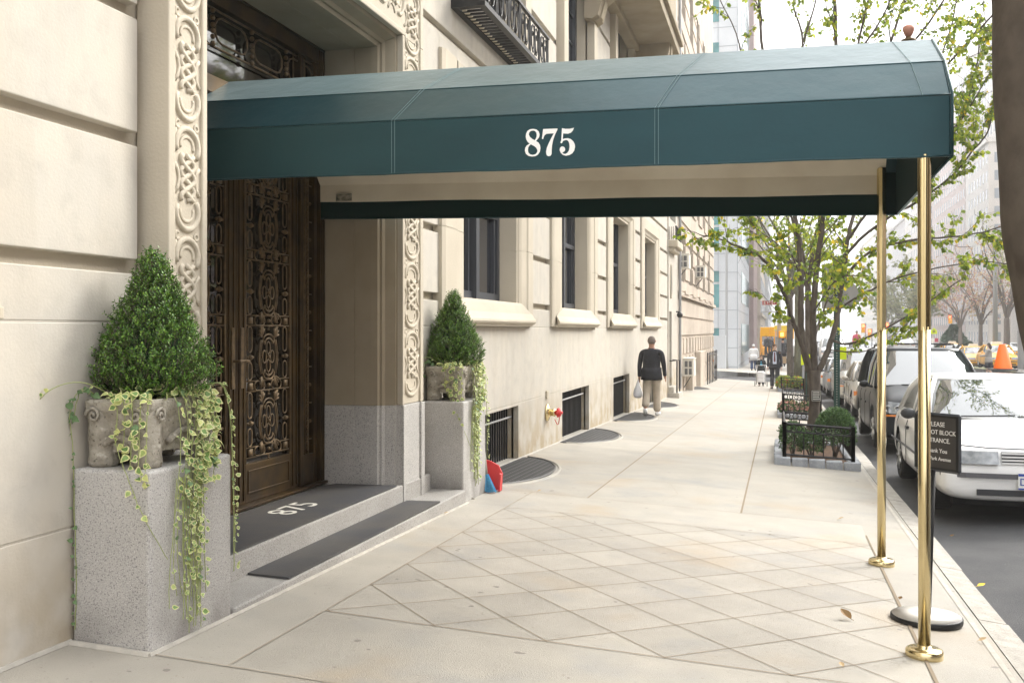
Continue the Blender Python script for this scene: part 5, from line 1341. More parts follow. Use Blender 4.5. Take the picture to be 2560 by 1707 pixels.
    for sg in (-1, 1):
        m_ = mk()
        if van:
            fpatch(m_, sg, .50, .93, zh-.05, zh+.13, .012, sweep=.10)
        else:
            fpatch(m_, sg, .32, .74, zh-.062, zh+.06)
        h = bl(m_, 'headlight', lens)
        if van:
            m_ = mk()
            for x_, rr in ((.63,.050),(.78,.055)): m_.lathe([(rr,0),(rr,-.012),(rr*.8,-.014),(rr*.6,.0)], (sg*x_, fo(x_, W)+.012, zh+.045), 14, axis='y')
            bl(m_, 'projector', rim, h, True)
        m_ = mk(); fpatch(m_, sg, .745, .835, zh-.07, zh+.04) if not van else fpatch(m_, sg, .60, .90, zh-.085, zh-.055, .012)
        bl(m_, 'turn_signal', amber)
        # mirrors
        m_ = mk(); ym = g['b0']+.42; m_.ball((sg*(wv+.09), ym, g['zb']+.05), .085, 10, sc_=(1.0,.55,.75)); m_.tube([(sg*(wv-.06), ym+.02, g['zb']), (sg*(wv+.05), ym, g['zb']+.03)], .025, 6)
        bl(m_, 'side_mirror', pm if detail != 1 else dark_plastic, sm=True)
        # door lines and handles
        m_ = mk()
        for yd in [g['b0']+.35]+K['pil']+[K['pil'][-1]+.95]: m_.tube([(sg*(wv*1.001), yd, .30), (sg*(wv*1.004), yd, K['st'][5][3]-.08), (sg*(wv*.975), yd, K['st'][5][3])], .0045, 4)
        bl(m_, 'door_seam', dark_plastic)
        m_ = mk()
        for yd in K['pil'][:2]: m_.box(sg*wv-.02, sg*wv+.022*sg+.001, yd-.22, yd-.06, .74, .775) if sg > 0 else m_.box(sg*wv-.022, sg*wv+.02, yd-.22, yd-.06, .74, .775)
        bl(m_, 'door_handle', pm if not detail == 1 else dark_plastic)
    m_ = mk()
    if van:
        m_.box(-.42,.42,-.02,.10,zh-.04,zh+.07)
    else:
        m_.box(-.285,.285,.028,.075,zh-.058,zh+.056)
    gr = bl(m_, 'grille', dark_plastic); m_ = mk()
    if van:
        for z in (zh-.03, zh+.015, zh+.06): m_.box(-.43,.43,-.035,-.02,z-.010,z+.010)
    else:
        for z in (zh-.05, zh-.02, zh+.012, zh+.045): m_.box(-.29,.29,.005,.03,z-.008,z+.008)
    bl(m_, 'grille_bar', chrome if van else pm, gr)
    m_ = mk()
    if van: m_.box(-.62,.62,-.006,.09,.33,.42)
    else:
        m_.box(-.52,.52,-.012,.06,.285,.345)
    bl(m_, 'air_intake', dark_plastic)
    if not van:
        m_ = mk(); P_ = [(-.84,.30),(-.835,.155),(-.78,.055),(-.62,.000),(-.3,-.022),(0,-.027),(.3,-.022),(.62,.000),(.78,.055),(.835,.155),(.84,.30)]
        for a, c in zip(P_[:-1], P_[1:]):
            m_.face([(a[0],a[1]-.012,.455),(c[0],c[1]-.012,.455),(c[0],c[1]-.012,.505),(a[0],a[1]-.012,.505)])
        bl(m_, 'bumper_strip', mat_trim)
    m_ = mk(); yp = -.05; m_.box(-.155,.155,yp,yp+.012,.36,.515); pl_ = bl(m_, 'license_plate', plate_w)
    if detail:
        m_ = mk(); m_.box(-.155,.155,yp-.002,yp,.490,.515); m_.box(-.155,.155,yp-.002,yp,.36,.375); bl(m_, 'plate_band', plate_b, pl_)
        if not van:
            text_obj('plate_number', 'DF', .10, plate_b, pl_, basis(T(-.085, yp-.004, .432), (1,0,0), (0,0,1)))
        m_ = mk()
        if not van:
            q = mk()
            for sg in (-1, 1): q.tube([(sg*.70, .16, .765),(sg*.735, .5, .862),(sg*.745, 1.0, .945),(sg*.73, 1.34, .985)], .005, 4)
            q.tube([(-.70,.155,.765),(-.4,.09,.745),(0,.075,.74),(.4,.09,.745),(.70,.155,.765)], .006, 4)
            bl(q, 'hood_gap', dark_plastic)
            for sg in (-1, 1): q = mk(); q.tube([(sg*.858,.40,.50),(sg*.868,1.5,.51),(sg*.870,2.6,.52),(sg*.862,4.3,.52)], .014, 5); bl(q, 'side_moulding', mat_trim)
        for x in (-.45, .12): m_.tube([(x, g['b0']-.03, g['zb']+.055), (x+.30, g['b0']+.0, g['zb']+.06), (x+.56, g['b0']+.05, g['zb']+.068)], .010, 5)
        bl(m_, 'wiper', dark_plastic)
        m_ = mk(); m_.box(-g['wb']+.1, g['wb']-.1, g['b0']-.05, g['b0']+.03, g['zb']+.01, g['zb']+.035); bl(m_, 'cowl', dark_plastic)
        if van:
            for sg in (-1, 1):
                m_ = mk(); m_.tube([(sg*.60,2.2,H-.03),(sg*.60,2.35,H+.06),(sg*.60,4.4,H+.06),(sg*.60,4.6,H-.03)], .018, 6); bl(m_, 'roof_rail', dark_plastic, sm=True)
            m_ = mk(); m_.tube([(-.58,2.5,H+.07),(.58,2.5,H+.07)], .015, 6); bl(m_, 'roof_rail', dark_plastic, sm=True)
    m_ = mk(); m_.box(-W/2+.2, W/2-.2, .5, L_-.4, .12, .3); bl(m_, 'underbody', tyre)
    if taxi:
        m_ = mk(); m_.prism([(-.30,0),(.30,0),(.24,.16),(-.24,.16)], lambda u, v, s: (u, 2.5+.35*s, H+v)); bl(m_, 'roof_sign', mat_roofsign)
    return t
plate_w = mat('licence_plate', (.75,.76,.74), .4); plate_b = mat('plate_blue', (.03,.07,.35), .4); mat_trim = mat('rubbing_strip', (.10,.10,.11), .6); mat_roofsign = mat('taxi_roof_sign', (.8,.78,.7), .5)
car('white sedan with an orange cone on its roof, nearest of the parked cars', 1.555, 10.72, 'sedan', white_paint, detail=1)
car('dark metallic minivan parked directly behind the white sedan', 1.60, 17.72, 'van', black_paint, detail=2)
car('champagne sedan parked behind the dark minivan', 1.82, 26.4, 'sedan', tan_paint, detail=2, group='parked cars along the kerb')
car('silver minivan parked fourth along the kerb', 1.80, 32.4, 'van', silver_paint)
car('dark grey sedan parked fifth along the kerb', 1.75, 38.8, 'sedan', grey_paint)
car('white sedan parked sixth along the kerb, largely behind the tree stems', 1.75, 44.6, 'sedan', white_paint)
# the cone on the roof of the white sedan
cz = zr(2.4, 10.72)-.021*2.5+1.44+.004; cp = at(2507, 952, 12.95); cp.z = cz
t = thing('traffic_cone', 'orange traffic cone with dark base standing on the roof of the white sedan', 'cone', tuple(cp))
m_ = MB(); m_.box(cp.x-.15, cp.x+.15, cp.y-.15, cp.y+.15, cz, cz+.024); bevel(m_.build('cone_base', rubber, t), .008)
m_ = MB(); m_.lathe([(.116,.024),(.110,.034),(.044,.335),(.036,.34)], (cp.x,cp.y,cz), 24); m_.build('cone_body', mat('cone_orange', (.95,.16,.015), .45), t, True)
# vehicles out in the avenue, placed by distance
def far_car(px, py, dep, kind, pm, label, taxi=False, name=None, group='cars and taxis in the avenue'):
    p = at(px, py, dep); return car(label, p.x-KINDS[kind]['W']/2, p.y, kind, pm, group, 0, name, taxi=taxi, zabs=p.z)
far_car(2515, 924, 58, 'sedan', yellow_paint, 'yellow taxi with roof sign in the avenue, right of the walking woman', True, 'taxi')
far_car(2452, 921, 66, 'sedan', yellow_paint, 'yellow taxi in the avenue just left of the walking woman', True, 'taxi')
far_car(2395, 905, 78, 'sedan', yellow_paint, 'yellow taxi mostly hidden behind the roof of the dark minivan', True, 'taxi')
far_car(2330, 895, 95, 'sedan', white_paint, 'pale car driving behind the first taxis, over the minivan roof')
far_car(2262, 880, 92, 'van', white_paint, 'white van driving down the avenue above the minivan roof', name='white_van')
far_car(2150, 893, 96, 'sedan', grey_paint, 'grey car in traffic seen between the brass pole and the tree stems')
far_car(2182, 885, 118, 'sedan', silver_paint, 'silver car farther back in the traffic left of the far brass pole')
far_car(2120, 882, 120, 'sedan', white_paint, 'white car in distant traffic behind the green post')
far_car(2086, 905, 74, 'van', white_paint, 'white van in traffic behind the stems of the nearest tree')
far_car(2058, 893, 92, 'sedan', black_paint, 'black car in traffic between two stems of the nearest tree')
far_car(2225, 878, 130, 'sedan', tan_paint, 'tan car far down the avenue by the far brass pole')
far_car(2300, 876, 140, 'sedan', black_paint, 'dark car far down the avenue left of the evergreen')
far_car(2540, 893, 100, 'sedan', white_paint, 'white car far in the avenue at the right edge behind the taxis')
p = at(1803, 905, 66); 
car('white car crossing at the corner, its tail showing past the rusticated building', p.x-2.2, p.y, 'sedan', white_paint, 'cars and taxis in the avenue', 0, zabs=p.z-.55)
# silver delivery truck cut by the right edge
fc = at(2543, 950, 36); y0 = fc.y-6.5; x0 = fc.x; p = Vector((x0, y0, fc.z)); t = thing('delivery_truck', 'silver-grey truck just entering at the right edge behind the orange cone', 'truck', tuple(p))
m_ = MB(); m_.box(x0, x0+2.4, y0, fc.y, p.z+.25, p.z+3.3); bevel(m_.build('cargo_box', mat('brushed_steel', (.45,.47,.48), .3, .7, col2=(.30,.31,.33), scale=2), t), .05)
m_ = MB(); m_.box(x0-.03, x0-.002, fc.y-2.6, fc.y-.5, p.z+1.7, p.z+2.7); m_.build('side_window', carglass, t)
m_ = MB(); m_.box(x0-.05, x0-.002, y0, fc.y, p.z+.3, p.z+.42); m_.build('trim', chrome, t)
for yw in (y0+1.1, y0+4.9):
    m_ = MB(); m_.lathe([(.42,0),(.45,.05),(.45,.25),(.42,.3)], (x0-.04, yw, p.z+.42), 20, axis='x'); m_.build('tyre', tyre, t)
# school bus across the far intersection
p = at(1936, 908, 88); t = thing('school_bus', 'yellow school bus facing the camera at the far street corner behind the suited man', 'bus', tuple(p))
ylw = mat('bus_yellow', (.80,.36,.03), .4)
m_ = MB(); m_.box(p.x-1.25, p.x+1.25, p.y, p.y+9, p.z+.5, p.z+2.9); m_.box(p.x-1.05, p.x+1.05, p.y-1.1, p.y, p.z+.5, p.z+1.45); bevel(m_.build('body', ylw, t), .12, 3)
m_ = MB(); m_.box(p.x-1.05,p.x-.05,p.y-.03,p.y,p.z+1.6,p.z+2.35); m_.box(p.x+.05,p.x+1.05,p.y-.03,p.y,p.z+1.6,p.z+2.35)
for i in range(8): m_.box(p.x-1.28,p.x-1.26,p.y+.4+i*1.05,p.y+1.2+i*1.05,p.z+1.65,p.z+2.3)
m_.build('windows', carglass, t)
m_ = MB(); m_.box(p.x-1.15, p.x+1.15, p.y-1.2, p.y-1.11, p.z+.5, p.z+.75); m_.build('bumper', iron, t)
for xw in (p.x-1.1, p.x+.85): m_ = MB(); m_.lathe([(.46,0),(.48,.05),(.48,.25)], (xw, p.y-.4, p.z+.46), 20, axis='x'); m_.build('tyre', tyre, t)

# ================================================================ PEOPLE
def skinmesh(name, verts, edges, radii, m, parent, levels=1, root=0, smooth=True):
    me = bpy.data.meshes.new(name); me.from_pydata([tuple(v) for v in verts], edges, []); o = bpy.data.objects.new(name, me); C.objects.link(o)
    md = o.modifiers.new('skin', 'SKIN'); md.use_smooth_shade = True
    for i, r in enumerate(radii):
        q = me.skin_vertices[0].data[i]; q.radius = (r, r) if not isinstance(r, tuple) else r; q.use_root = (i == root)
    s = o.modifiers.new('sub', 'SUBSURF'); s.levels = levels; s.render_levels = levels
    bake(o); o.data.name = name; o.data.materials.clear(); o.data.materials.append(m)
    for p in o.data.polygons: p.use_smooth = True
    adopt(o, parent); return o
def person(label, foot, face, H=1.75, jacket=None, pants=None, shirt=None, skinc=skin, hairm=hair, stride=.25, arm=(.1,.1), bend=(.1,.1), shoe=None, fingers=False,
           coat=.0, head_turn=0, wide=1.0, group=None, skirt=None, long_hair=False, swing=None):
    """ face: heading angle (radians) measured from +Y; built in local axes x right, y forward """
    k = H/1.75; t = thing('person', label, 'person', tuple(foot), group)
    c, s = math.cos(face), math.sin(face); F = Vector(foot)
    def T(x, y, z): return F+Vector((x*c-y*s, x*s+y*c, z))*k
    w = wide
    hipz, shz = .92, 1.44
    legs = []
    for sg in (-1, 1):
        st_ = stride*sg; lift = .0
        fx = sg*.095*w
        if sg < 0:   # trailing leg: heel raised
            hip = (sg*.09*w, 0, hipz); knee = (fx, -.02+stride*.05, .50); ank = (fx, -stride*.95, .20 if stride > .15 else .09); toe = (fx+sg*.01, -stride*.95+.05, .03)
        else:
            hip = (sg*.09*w, 0, hipz); knee = (fx, stride*.42, .50); ank = (fx, stride*.55, .085); toe = (fx+sg*.02, stride*.55+.17, .035)
        legs.append((hip, knee, ank, toe))
    arms = []
    for sg, a, b in ((-1, arm[0], bend[0]), (1, arm[1], bend[1])):
        sh = (sg*.195*w, 0, shz-.045); el = (sg*(.238*w), math.sin(a)*.28-.01, sh[2]-.27*math.cos(a)); wr = (sg*.248*w, el[1]+.25*math.sin(a+b), el[2]-.25*math.cos(a+b))
        hd = (sg*.250*w, wr[1]+.085*math.sin(a+b), wr[2]-.085*math.cos(a+b)); arms.append((sh, el, wr, hd))
    hx = .03*math.sin(head_turn)
    V_ = [(0,0,.95),(0,-.01,1.10),(0,0,1.27),(0,0,1.41),(0,.0,1.50),(0,.01,1.56),(0,.015,1.66)]
    Rr = [(.14*w,.105),(.125*w,.10),(.15*w,.115),(.10,.08),(.055,.055),(.072,.078),(.075,.09)]
    E_ = [(i, i+1) for i in range(6)]
    V_.append((0,.012,1.715)); Rr.append((.055,.062)); E_.append((6,7))
    for L4 in legs:
        n = len(V_); V_ += list(L4); Rr += [.085,.058,.042,.035]; E_ += [(0,n),(n,n+1),(n+1,n+2),(n+2,n+3)]
    for A4 in arms:
        n = len(V_); V_ += list(A4); Rr += [.055,.042,.03,(.022,.036)]; E_ += [(3,n),(n,n+1),(n+1,n+2),(n+2,n+3)]
        if fingers:
            for q in range(5):
                m = len(V_); bx = A4[3]; dx = (q-2)*.016; ln = (.05,.068,.074,.068,.052)[q]
                if q == 0: e = (bx[0]+.0, bx[1]+.045, bx[2]+.03)
                else: e = (bx[0]+.004*q, bx[1]+dx+.01, bx[2]-ln)
                V_ += [(bx[0], bx[1]+dx, bx[2]-.01), e]; Rr += [.009, .007]; E_ += [(n+3, m), (m, m+1)]
    skinmesh('body', [T(*v) for v in V_], E_, [tuple(x*k for x in r) if isinstance(r, tuple) else r*k for r in Rr], skinc, t, 1)
    # head details
    m_ = MB(); hc = T(0, .012, 1.655); fr = Vector((-math.sin(face+head_turn), math.cos(face+head_turn), 0)); sd = Vector((fr.y, -fr.x, 0))
    m_.tube([hc+fr*.088*k+Vector((0,0,.03*k)), hc+fr*.112*k+Vector((0,0,-.018*k)), hc+fr*.09*k+Vector((0,0,-.03*k))], [.008*k,.014*k,.010*k], 6)
    for g in (-1, 1): m_.ball(hc+sd*g*.083*k+Vector((0,0,-.005)), .020*k, 8, sc_=(.6,1,1.5))
    m_.build('ears_and_nose', skinc, t, True)
    m_ = MB()
    for g in (-1, 1): m_.ball(hc+fr*.085*k+sd*g*.032*k+Vector((0,0,.015*k)), .009*k, 6)
    m_.tube([hc+fr*.090*k+sd*.022*k+Vector((0,0,-.055*k)), hc+fr*.096*k+Vector((0,0,-.057*k)), hc+fr*.090*k-sd*.022*k+Vector((0,0,-.055*k))], .004*k, 4)
    m_.build('eyes_and_mouth', hair, t)
    m_ = MB(); pr = []
    n = 14
    for i in range(6):
        a = math.pi*.5*i/5; pr.append((.089*k*math.cos(a)+.002, .098*k*math.sin(a)))
    m_.lathe([(.070*k,-.075*k),(.080*k,-.03*k)]+[(r*.95, z) for r, z in pr], hc+Vector((0,0,.010*k))-fr*.016*k, n)
    if long_hair: m_.tube([hc-fr*.05*k, hc-fr*.09*k-Vector((0,0,.12*k)), hc-fr*.08*k-Vector((0,0,.26*k))], [.08*k,.07*k,.03*k], 8)
    m_.build('hair', hairm, t, True)
    if pants:
        V_ = [(0,0,1.02),(0,0,.93)]; Rr = [(.155*w,.115),(.165*w,.125)]; E_ = [(0,1)]
        for L4 in legs:
            n = len(V_); a, b_, c_, d_ = L4; mid = tuple((a[i]+b_[i])/2 for i in range(3)); m2 = tuple((b_[i]+c_[i])/2 for i in range(3))
            V_ += [(a[0],a[1],a[2]-.06), mid, b_, m2, (c_[0],c_[1]-.005,c_[2]-.01)]; Rr += [.105*w,.098*w,.082*w,.080*w,.082*w]; E_ += [(1,n),(n,n+1),(n+1,n+2),(n+2,n+3),(n+3,n+4)]
        skinmesh('trousers', [T(*v) for v in V_], E_, [tuple(x*k for x in r) if isinstance(r, tuple) else r*k for r in Rr], pants, t, 1)
    if skirt:
        m_ = MB(); m_.lathe([(.13*k,1.02*k),(.17*k,.85*k),(.20*k,.55*k),(.19*k,.54*k)], F, 14); m_.build('skirt', skirt, t, True)
    for i, L4 in enumerate(legs):
        m_ = MB(); a, b_ = L4[2], L4[3]
        d = Vector(b_)-Vector(a); 
        if abs(d.z) > .08 and i == 0: P_ = [T(a[0],a[1]-.03,a[2]-.03), T(a[0],a[1]-.0,a[2]-.10), T(b_[0],b_[1]+.03,b_[2]+.012)]
        else: P_ = [T(a[0],a[1]-.06,.045), T(a[0],a[1]+.04,.05), T(b_[0],b_[1]+.03,.032)]
        m_.tube(P_, [.042*k,.050*k,.036*k], 8); m_.build('shoe', shoe or iron, t, True)
    if shirt:
        m_ = MB(); P = [T(-.05,.128,1.46),T(.05,.128,1.46),T(.075,.140,1.25),T(.07,.135,.98),T(-.07,.135,.98),T(-.075,.140,1.25)]
        q = [p+(T(0,.02,0)-T(0,0,0)) for p in P]; m_.face([*q]); m_.face(P[::-1])
        for i in range(6): m_.face([P[i],P[(i+1)%6],q[(i+1)%6],q[i]])
        m_.build('shirt', shirt, t)
    if jacket:
        z0 = .86-coat
        V_ = [(0,0,1.0),(0,-.005,1.13),(0,0,1.30),(0,0,1.415),(0,0,1.475),(0,0,z0+.02)]; Rr = [(.195*w,.145),(.190*w,.14),(.190*w,.145),(.135*w,.10),(.066,.066),(.212*w,.155)]; E_ = [(0,1),(1,2),(2,3),(3,4),(0,5)]
        for A4 in arms:
            n = len(V_); V_ += list(A4[:3])+[tuple(A4[2][i]*.75+A4[3][i]*.25 for i in range(3))]; Rr += [.072,.056,.046,.043]; E_ += [(3,n),(n,n+1),(n+1,n+2),(n+2,n+3)]
        skinmesh('jacket', [T(*v) for v in V_], E_, [tuple(x*k for x in r) if isinstance(r, tuple) else r*k for r in Rr], jacket, t, 2, root=3)
        m_ = MB(); zb = (.79-coat)
        m_.lathe([(.190*w*k,1.06*k),(.203*w*k,.98*k),(.208*w*k,.88*k),(.213*w*k,zb*k),(.200*w*k,(zb+.004)*k)], F, 22, sy=.72 if abs(math.sin(face)) < .5 else 1)
        m_.v = [(v[0]+.006*k*math.sin(v[2]*31+v[0]*40), v[1]+.006*k*math.sin(v[0]*55), v[2]+.005*k*math.sin(v[0]*30)) for v in m_.v]; m_.build('jacket_hem', jacket, t, True)
        if z0 > .8: m_ = MB(); m_.tube([T(.06*math.cos(a), .055*math.sin(a)-.0, 1.487+.010*math.sin(a)) for a in [i*.628 for i in range(10)]], .020*k, 6, True); m_.build('collar', jacket, t, True)
    return t, arms, T
blackj = mat('black_jacket', (.012,.013,.018), .8, col2=(.020,.021,.027), scale=9, bump=.5, bscale=14)
khaki = mat('khaki_trousers', (.50,.43,.34), .9, col2=(.43,.37,.29), scale=8, bump=.8, bscale=12)
navy = mat('navy_suit', (.012,.014,.024), .8, col2=(.018,.02,.03), scale=6); white_c = mat('white_cloth', (.80,.80,.80), .9); jeans = mat('blue_jeans', (.04,.07,.16), .9)
lb = mat('pale_blue_shirt', (.62,.68,.82), .9); tie = mat('maroon_tie', (.14,.05,.06), .8); grey_c = mat('grey_cloth', (.35,.33,.31), .9); pinkc = mat('pink_jacket', (.55,.09,.14), .8)
shortg = mat('grey_cropped_hair', (.17,.14,.12), .95); brownh = mat('brown_hair', (.10,.055,.03), .9); wshoe = mat('white_trainer', (.78,.77,.75), .7)
f = at(1629, 1040, 21.9); f.z = zg(f.x, f.y)
t, arms, T = person('man seen from behind in black jacket and khaki trousers carrying a white plastic bag', f, R(-2), 1.73, blackj, khaki, skinc=skin, hairm=shortg, stride=.20, arm=(.04,.10), bend=(.10,.30), shoe=wshoe, fingers=True, wide=1.12)
# the carrier bag in his left hand
hd = T(*arms[0][3]); bag = thing('plastic_bag', 'white plastic carrier bag hanging from the left hand of the man in black', 'bag', tuple(hd-Vector((0,0,.4))))
m_ = MB(); bc = hd-Vector((.03,0,.03)); pr = [(.012,.02),(.03,-.04),(.055,-.12),(.085,-.20),(.105,-.27),(.10,-.33),(.06,-.365),(.02,-.37)]
m_.lathe(pr, bc, 14, sy=.75); rnd = random.Random(1)
m_.v = [(v[0]+rnd.uniform(-.010,.010), v[1]+rnd.uniform(-.010,.010), v[2]+rnd.uniform(-.008,.008)) for v in m_.v]
m_.build('bag', mat('white_plastic', (.88,.88,.90), .4), bag, True)
m_ = MB(); m_.tube([bc+Vector((-.01,0,-.0)), bc+Vector((0,0,.05)), bc+Vector((.015,0,0))], .008, 5); m_.build('handle', MATS['white_plastic'], bag, True)
# man in the suit walking towards the camera
f = at(1937, 970, 42.2); f.z = zg(f.x, f.y)
t, arms, T = person('balding man in a dark navy suit and pale blue shirt walking towards the camera', f, R(178), 1.88, navy, navy, lb, skin_l, brownh, stride=.12, arm=(.05,.02), bend=(.1,.25), wide=1.05, fingers=True, head_turn=R(25))
m_ = MB(); P = [T(-.022,.165,1.44),T(.022,.165,1.44),T(.035,.175,1.10),T(0,.175,1.04),T(-.035,.175,1.10)]; m_.face(P); m_.face([p+(T(0,-.01,0)-T(0,0,0)) for p in P][::-1]); m_.build('tie', tie, t)
# child pushing a cart
f = at(1903, 962, 44.5); f.z = zg(f.x, f.y)
t, arms, T = person('child in a black sweatshirt with blue print pushing a cart beside the suited man', f, R(180), 1.38, mat('black_sweatshirt', (.015,.02,.022), .9), navy, skinc=skin_l, hairm=brownh, stride=.08, arm=(.45,.45), bend=(.8,.8), wide=1.05)
m_ = MB(); m_.lathe([(.055,0),(.055,.006)], T(0,.150,1.22), 14, axis='y'); m_.lathe([(.03,0),(.03,.006)], T(0,.150,1.36), 10, axis='y'); m_.build('chest_print', mat('print_blue', (.05,.35,.55), .7), t)
g = f+Vector((0,-.62,0)); g.z = zg(g.x, g.y); t = thing('shopping_cart', 'metal folding cart holding a white bag, pushed by the child', 'cart', tuple(g)); m_ = MB()
for sx in (-.22,.22):
    m_.tube([(g.x+sx,g.y+.32,g.z+.92),(g.x+sx,g.y+.2,g.z+.85),(g.x+sx*.9,g.y-.05,g.z+.10)], .014, 5); m_.tube([(g.x+sx*.8,g.y-.22,g.z+.62),(g.x+sx*.8,g.y-.18,g.z+.12)], .010, 5)
    m_.tube([(g.x+sx,g.y+.3,g.z+.10),(g.x+sx,g.y-.2,g.z+.10)], .010, 5)
m_.tube([(g.x-.22,g.y+.32,g.z+.92),(g.x+.22,g.y+.32,g.z+.92)], .016, 6)
for z in (.2,.4,.62): m_.tube([(g.x-.18,g.y-.21,g.z+z),(g.x+.18,g.y-.21,g.z+z)], .007, 4)
m_.build('cart_frame', rim, t, True)
for sx in (-.26,.26):
    m_ = MB(); m_.lathe([(.10,-.015),(.115,-.012),(.115,.012),(.10,.015)], (g.x+sx,g.y+.05,g.z+.115), 14, axis='x'); m_.build('wheel', tyre, t)
m_ = MB(); m_.box(g.x-.15,g.x+.15,g.y-.18,g.y+.08,g.z+.20,g.z+.68); bevel(m_.build('white_bag', MATS['white_plastic'], t), .05, 3)
# others
def simple(px, py, dep, label, face, H, j, p_, stride=.12, **k):
    f = at(px, py, dep); return person(label, f, face, H, j, p_, stride=stride, **k)
simple(1884, 926, 68, 'person in a long white coat and blue jeans walking away by the white-tiled building', 0, 1.78, white_c, jeans, coat=.12, hairm=white_c, wide=1.2)
simple(1915, 890, 84, 'person in dark clothes crossing in front of the school bus, left of a pair', R(90), 1.75, navy, navy)
simple(1926, 892, 84, 'person in dark clothes right of the pair crossing before the school bus', R(180), 1.75, navy, navy)
simple(1957, 916, 62, 'person in a dark coat standing behind the suited man near the lamp pole', 0, 1.78, navy, navy, coat=.15)
f = at(2472, 947, 47.5)
person('long-haired woman in a grey top and dark skirt walking across the avenue by the taxis', f, R(60), 1.70, grey_c, None, skinc=skin_l, skirt=navy, stride=.22, long_hair=True, arm=(.3,-.1), bend=(1.2,.4), wide=.85)
simple(2142, 888, 70, 'person in a pink jacket cycling or walking among the distant cars', R(180), 1.72, pinkc, grey_c, wide=1.1)

# ================================================================ BUILDINGS BEYOND
def win_grid(root, X, ys, zs, w, h, mt, depth=.12, frame=None, name='window', cap=100):
    n = 0
    for y in ys:
        for z in zs:
            if n >= cap: return
            m_ = MB(); m_.box(X-depth-.05, X-depth, y, y+w, z, z+h); m_.build(name, mt, root); n += 1
# townhouse with the tall door
t = thing('townhouse', 'narrow cream house with a tall dark door, oval window and ironwork above', 'building', (-3.2, 31.6, 0))
X = -3.17; m_ = MB(); facade(m_, X, 30.16, 33.0, -1.5, 14, [(30.35,31.05,-.42,2.18,.25),(30.6,32.3,5.0,8,.3)], .25); m_.face([(X,30.16,-1.5),(X,30.16,14),(-3.3,30.16,14),(-3.3,30.16,-1.5)]); m_.face([(X,33,-1.5),(X,33,14),(-12,33,14),(-12,33,-1.5)][::-1])
m_.build('wall', lime_block, t)
m_ = MB(); m_.box(-3.45,-3.38,30.35,31.05,-.42,2.18); m_.build('door', iron, t)
m_ = MB(); m_.box(-3.5,-3.4,30.6,32.3,5,8); m_.build('window', wglass, t)
m_ = MB(); m_.tube([(X+.012, 30.72+.18*math.cos(a*math.pi/10), 3.10+.50*math.sin(a*math.pi/10)) for a in range(20)], .03, 6, True); fo = m_.build('oval_window', lime, t)
m_ = MB(); m_.prism([(30.72+.17*math.cos(a*math.pi/8), 3.10+.49*math.sin(a*math.pi/8)) for a in range(16)], lambda u, v, s: (X+.004+.01*s, u, v)); m_.build('pane', wglass, fo)
m_ = MB()
for a in range(5): m_.tube([(X+.02, 30.60+.06*a, 2.7), (X+.02, 30.60+.06*a, 3.5)], .008, 4)
m_.build('ironwork', iron_grey, fo)
m_ = MB(); m_.box(-3.2,-3.0,30.25,31.9,3.98,4.10); m_.box(-3.2,-2.90,30.2,31.95,4.10,4.32); bevel(m_.build('cornice', lime, t), .03)
m_ = MB()
for i in range(18): m_.box(-2.97,-2.955,30.3+i*.09,30.315+i*.09,4.33,4.72)
m_.box(-2.98,-2.945,30.25,31.9,4.70,4.74); m_.box(-2.98,-2.945,30.25,31.9,4.40,4.42)
for i in range(4): m_.box(-3.17+.06*i,-3.155+.06*i,30.27,30.285,4.33,4.72)
m_.build('balcony_rail', iron, t)
z_ = zg(-3,30.7)
m_ = MB(); m_.box(-3.2,-2.86,30.15,31.25,z_-.1,z_+.16); m_.box(-3.2,-3.02,30.2,31.2,z_+.16,z_+.34); bevel(m_.build('door_step', concrete_light, t), .01)
for yy in (30.25, 31.1): m_ = MB(); m_.tube([(-3.15,yy,z_+1.12),(-2.93,yy,z_+1.12),(-2.93,yy,z_+.16)], .024, 6); m_.build('hand_rail', iron, t)
m_ = MB(); m_.ball((-3.05,32.4,2.1), .10, 8); m_.tube([(-3.17,32.4,2.2),(-3.05,32.4,2.2)], .02, 5); m_.build('wall_lamp', iron, t)
m_ = MB(); m_.tube([(-3.10,33.0,14),(-3.10,33.0,-.3)], .05, 8); m_.build('downpipe', iron_grey, t)

# rusticated building
t = thing('rusticated_building', 'tan stone apartment building with deep banded rustication and window air conditioners', 'building', (-3.2, 43, 0))
X = -3.21; ws = [(34.9+i*3.3, 36.3+i*3.3) for i in range(5)]
hl = [(a, b, z, z+2.0, .22) for a, b in ws for z in (2.95, 6.2, 9.4, 12.6)]
m_ = MB(); facade(m_, X-.05, 33.0, 52.7, -2, 40, hl, .22); m_.face([(X-.05,52.7,-2),(X-.05,52.7,40),(-25,52.7,40),(-25,52.7,-2)][::-1]); m_.face([(X-.05,33,-2),(X-.05,33,40),(-25,33,40),(-25,33,-2)])
m_.build('wall', lime_far, t)
m_ = MB(); z = -1.2
while z < 14.5:
    zt = z+.60
    ov = [w_ for w_ in ws] if any(h[2] < zt-.05 and h[3] > z+.05 for h in hl) else []
    if 1.15 < z < 2.8:
        m_.box(X-.06, X, 33.02, 52.74, z, zt-.06)
    elif z <= 1.15:     # piers below the band
        y = 33.02
        while y < 52.3: m_.box(X-.06, X, y, y+.78, z, zt-.06); m_.box(X-.06, X-.03, y+.84, y+1.28, z, zt-.1); y += 1.34
        m_.box(X-.06, X, 52.3, 52.74, z, zt-.06)
    else:
        ed = [33.02]+[q for w_ in ov for q in (w_[0]-.02, w_[1]+.02)]+[52.74]
        for a, b in zip(ed[::2], ed[1::2]): m_.box(X-.06, X, a, b, z, zt-.06)
    z += .66
m_.build('rustication', lime_far, t)
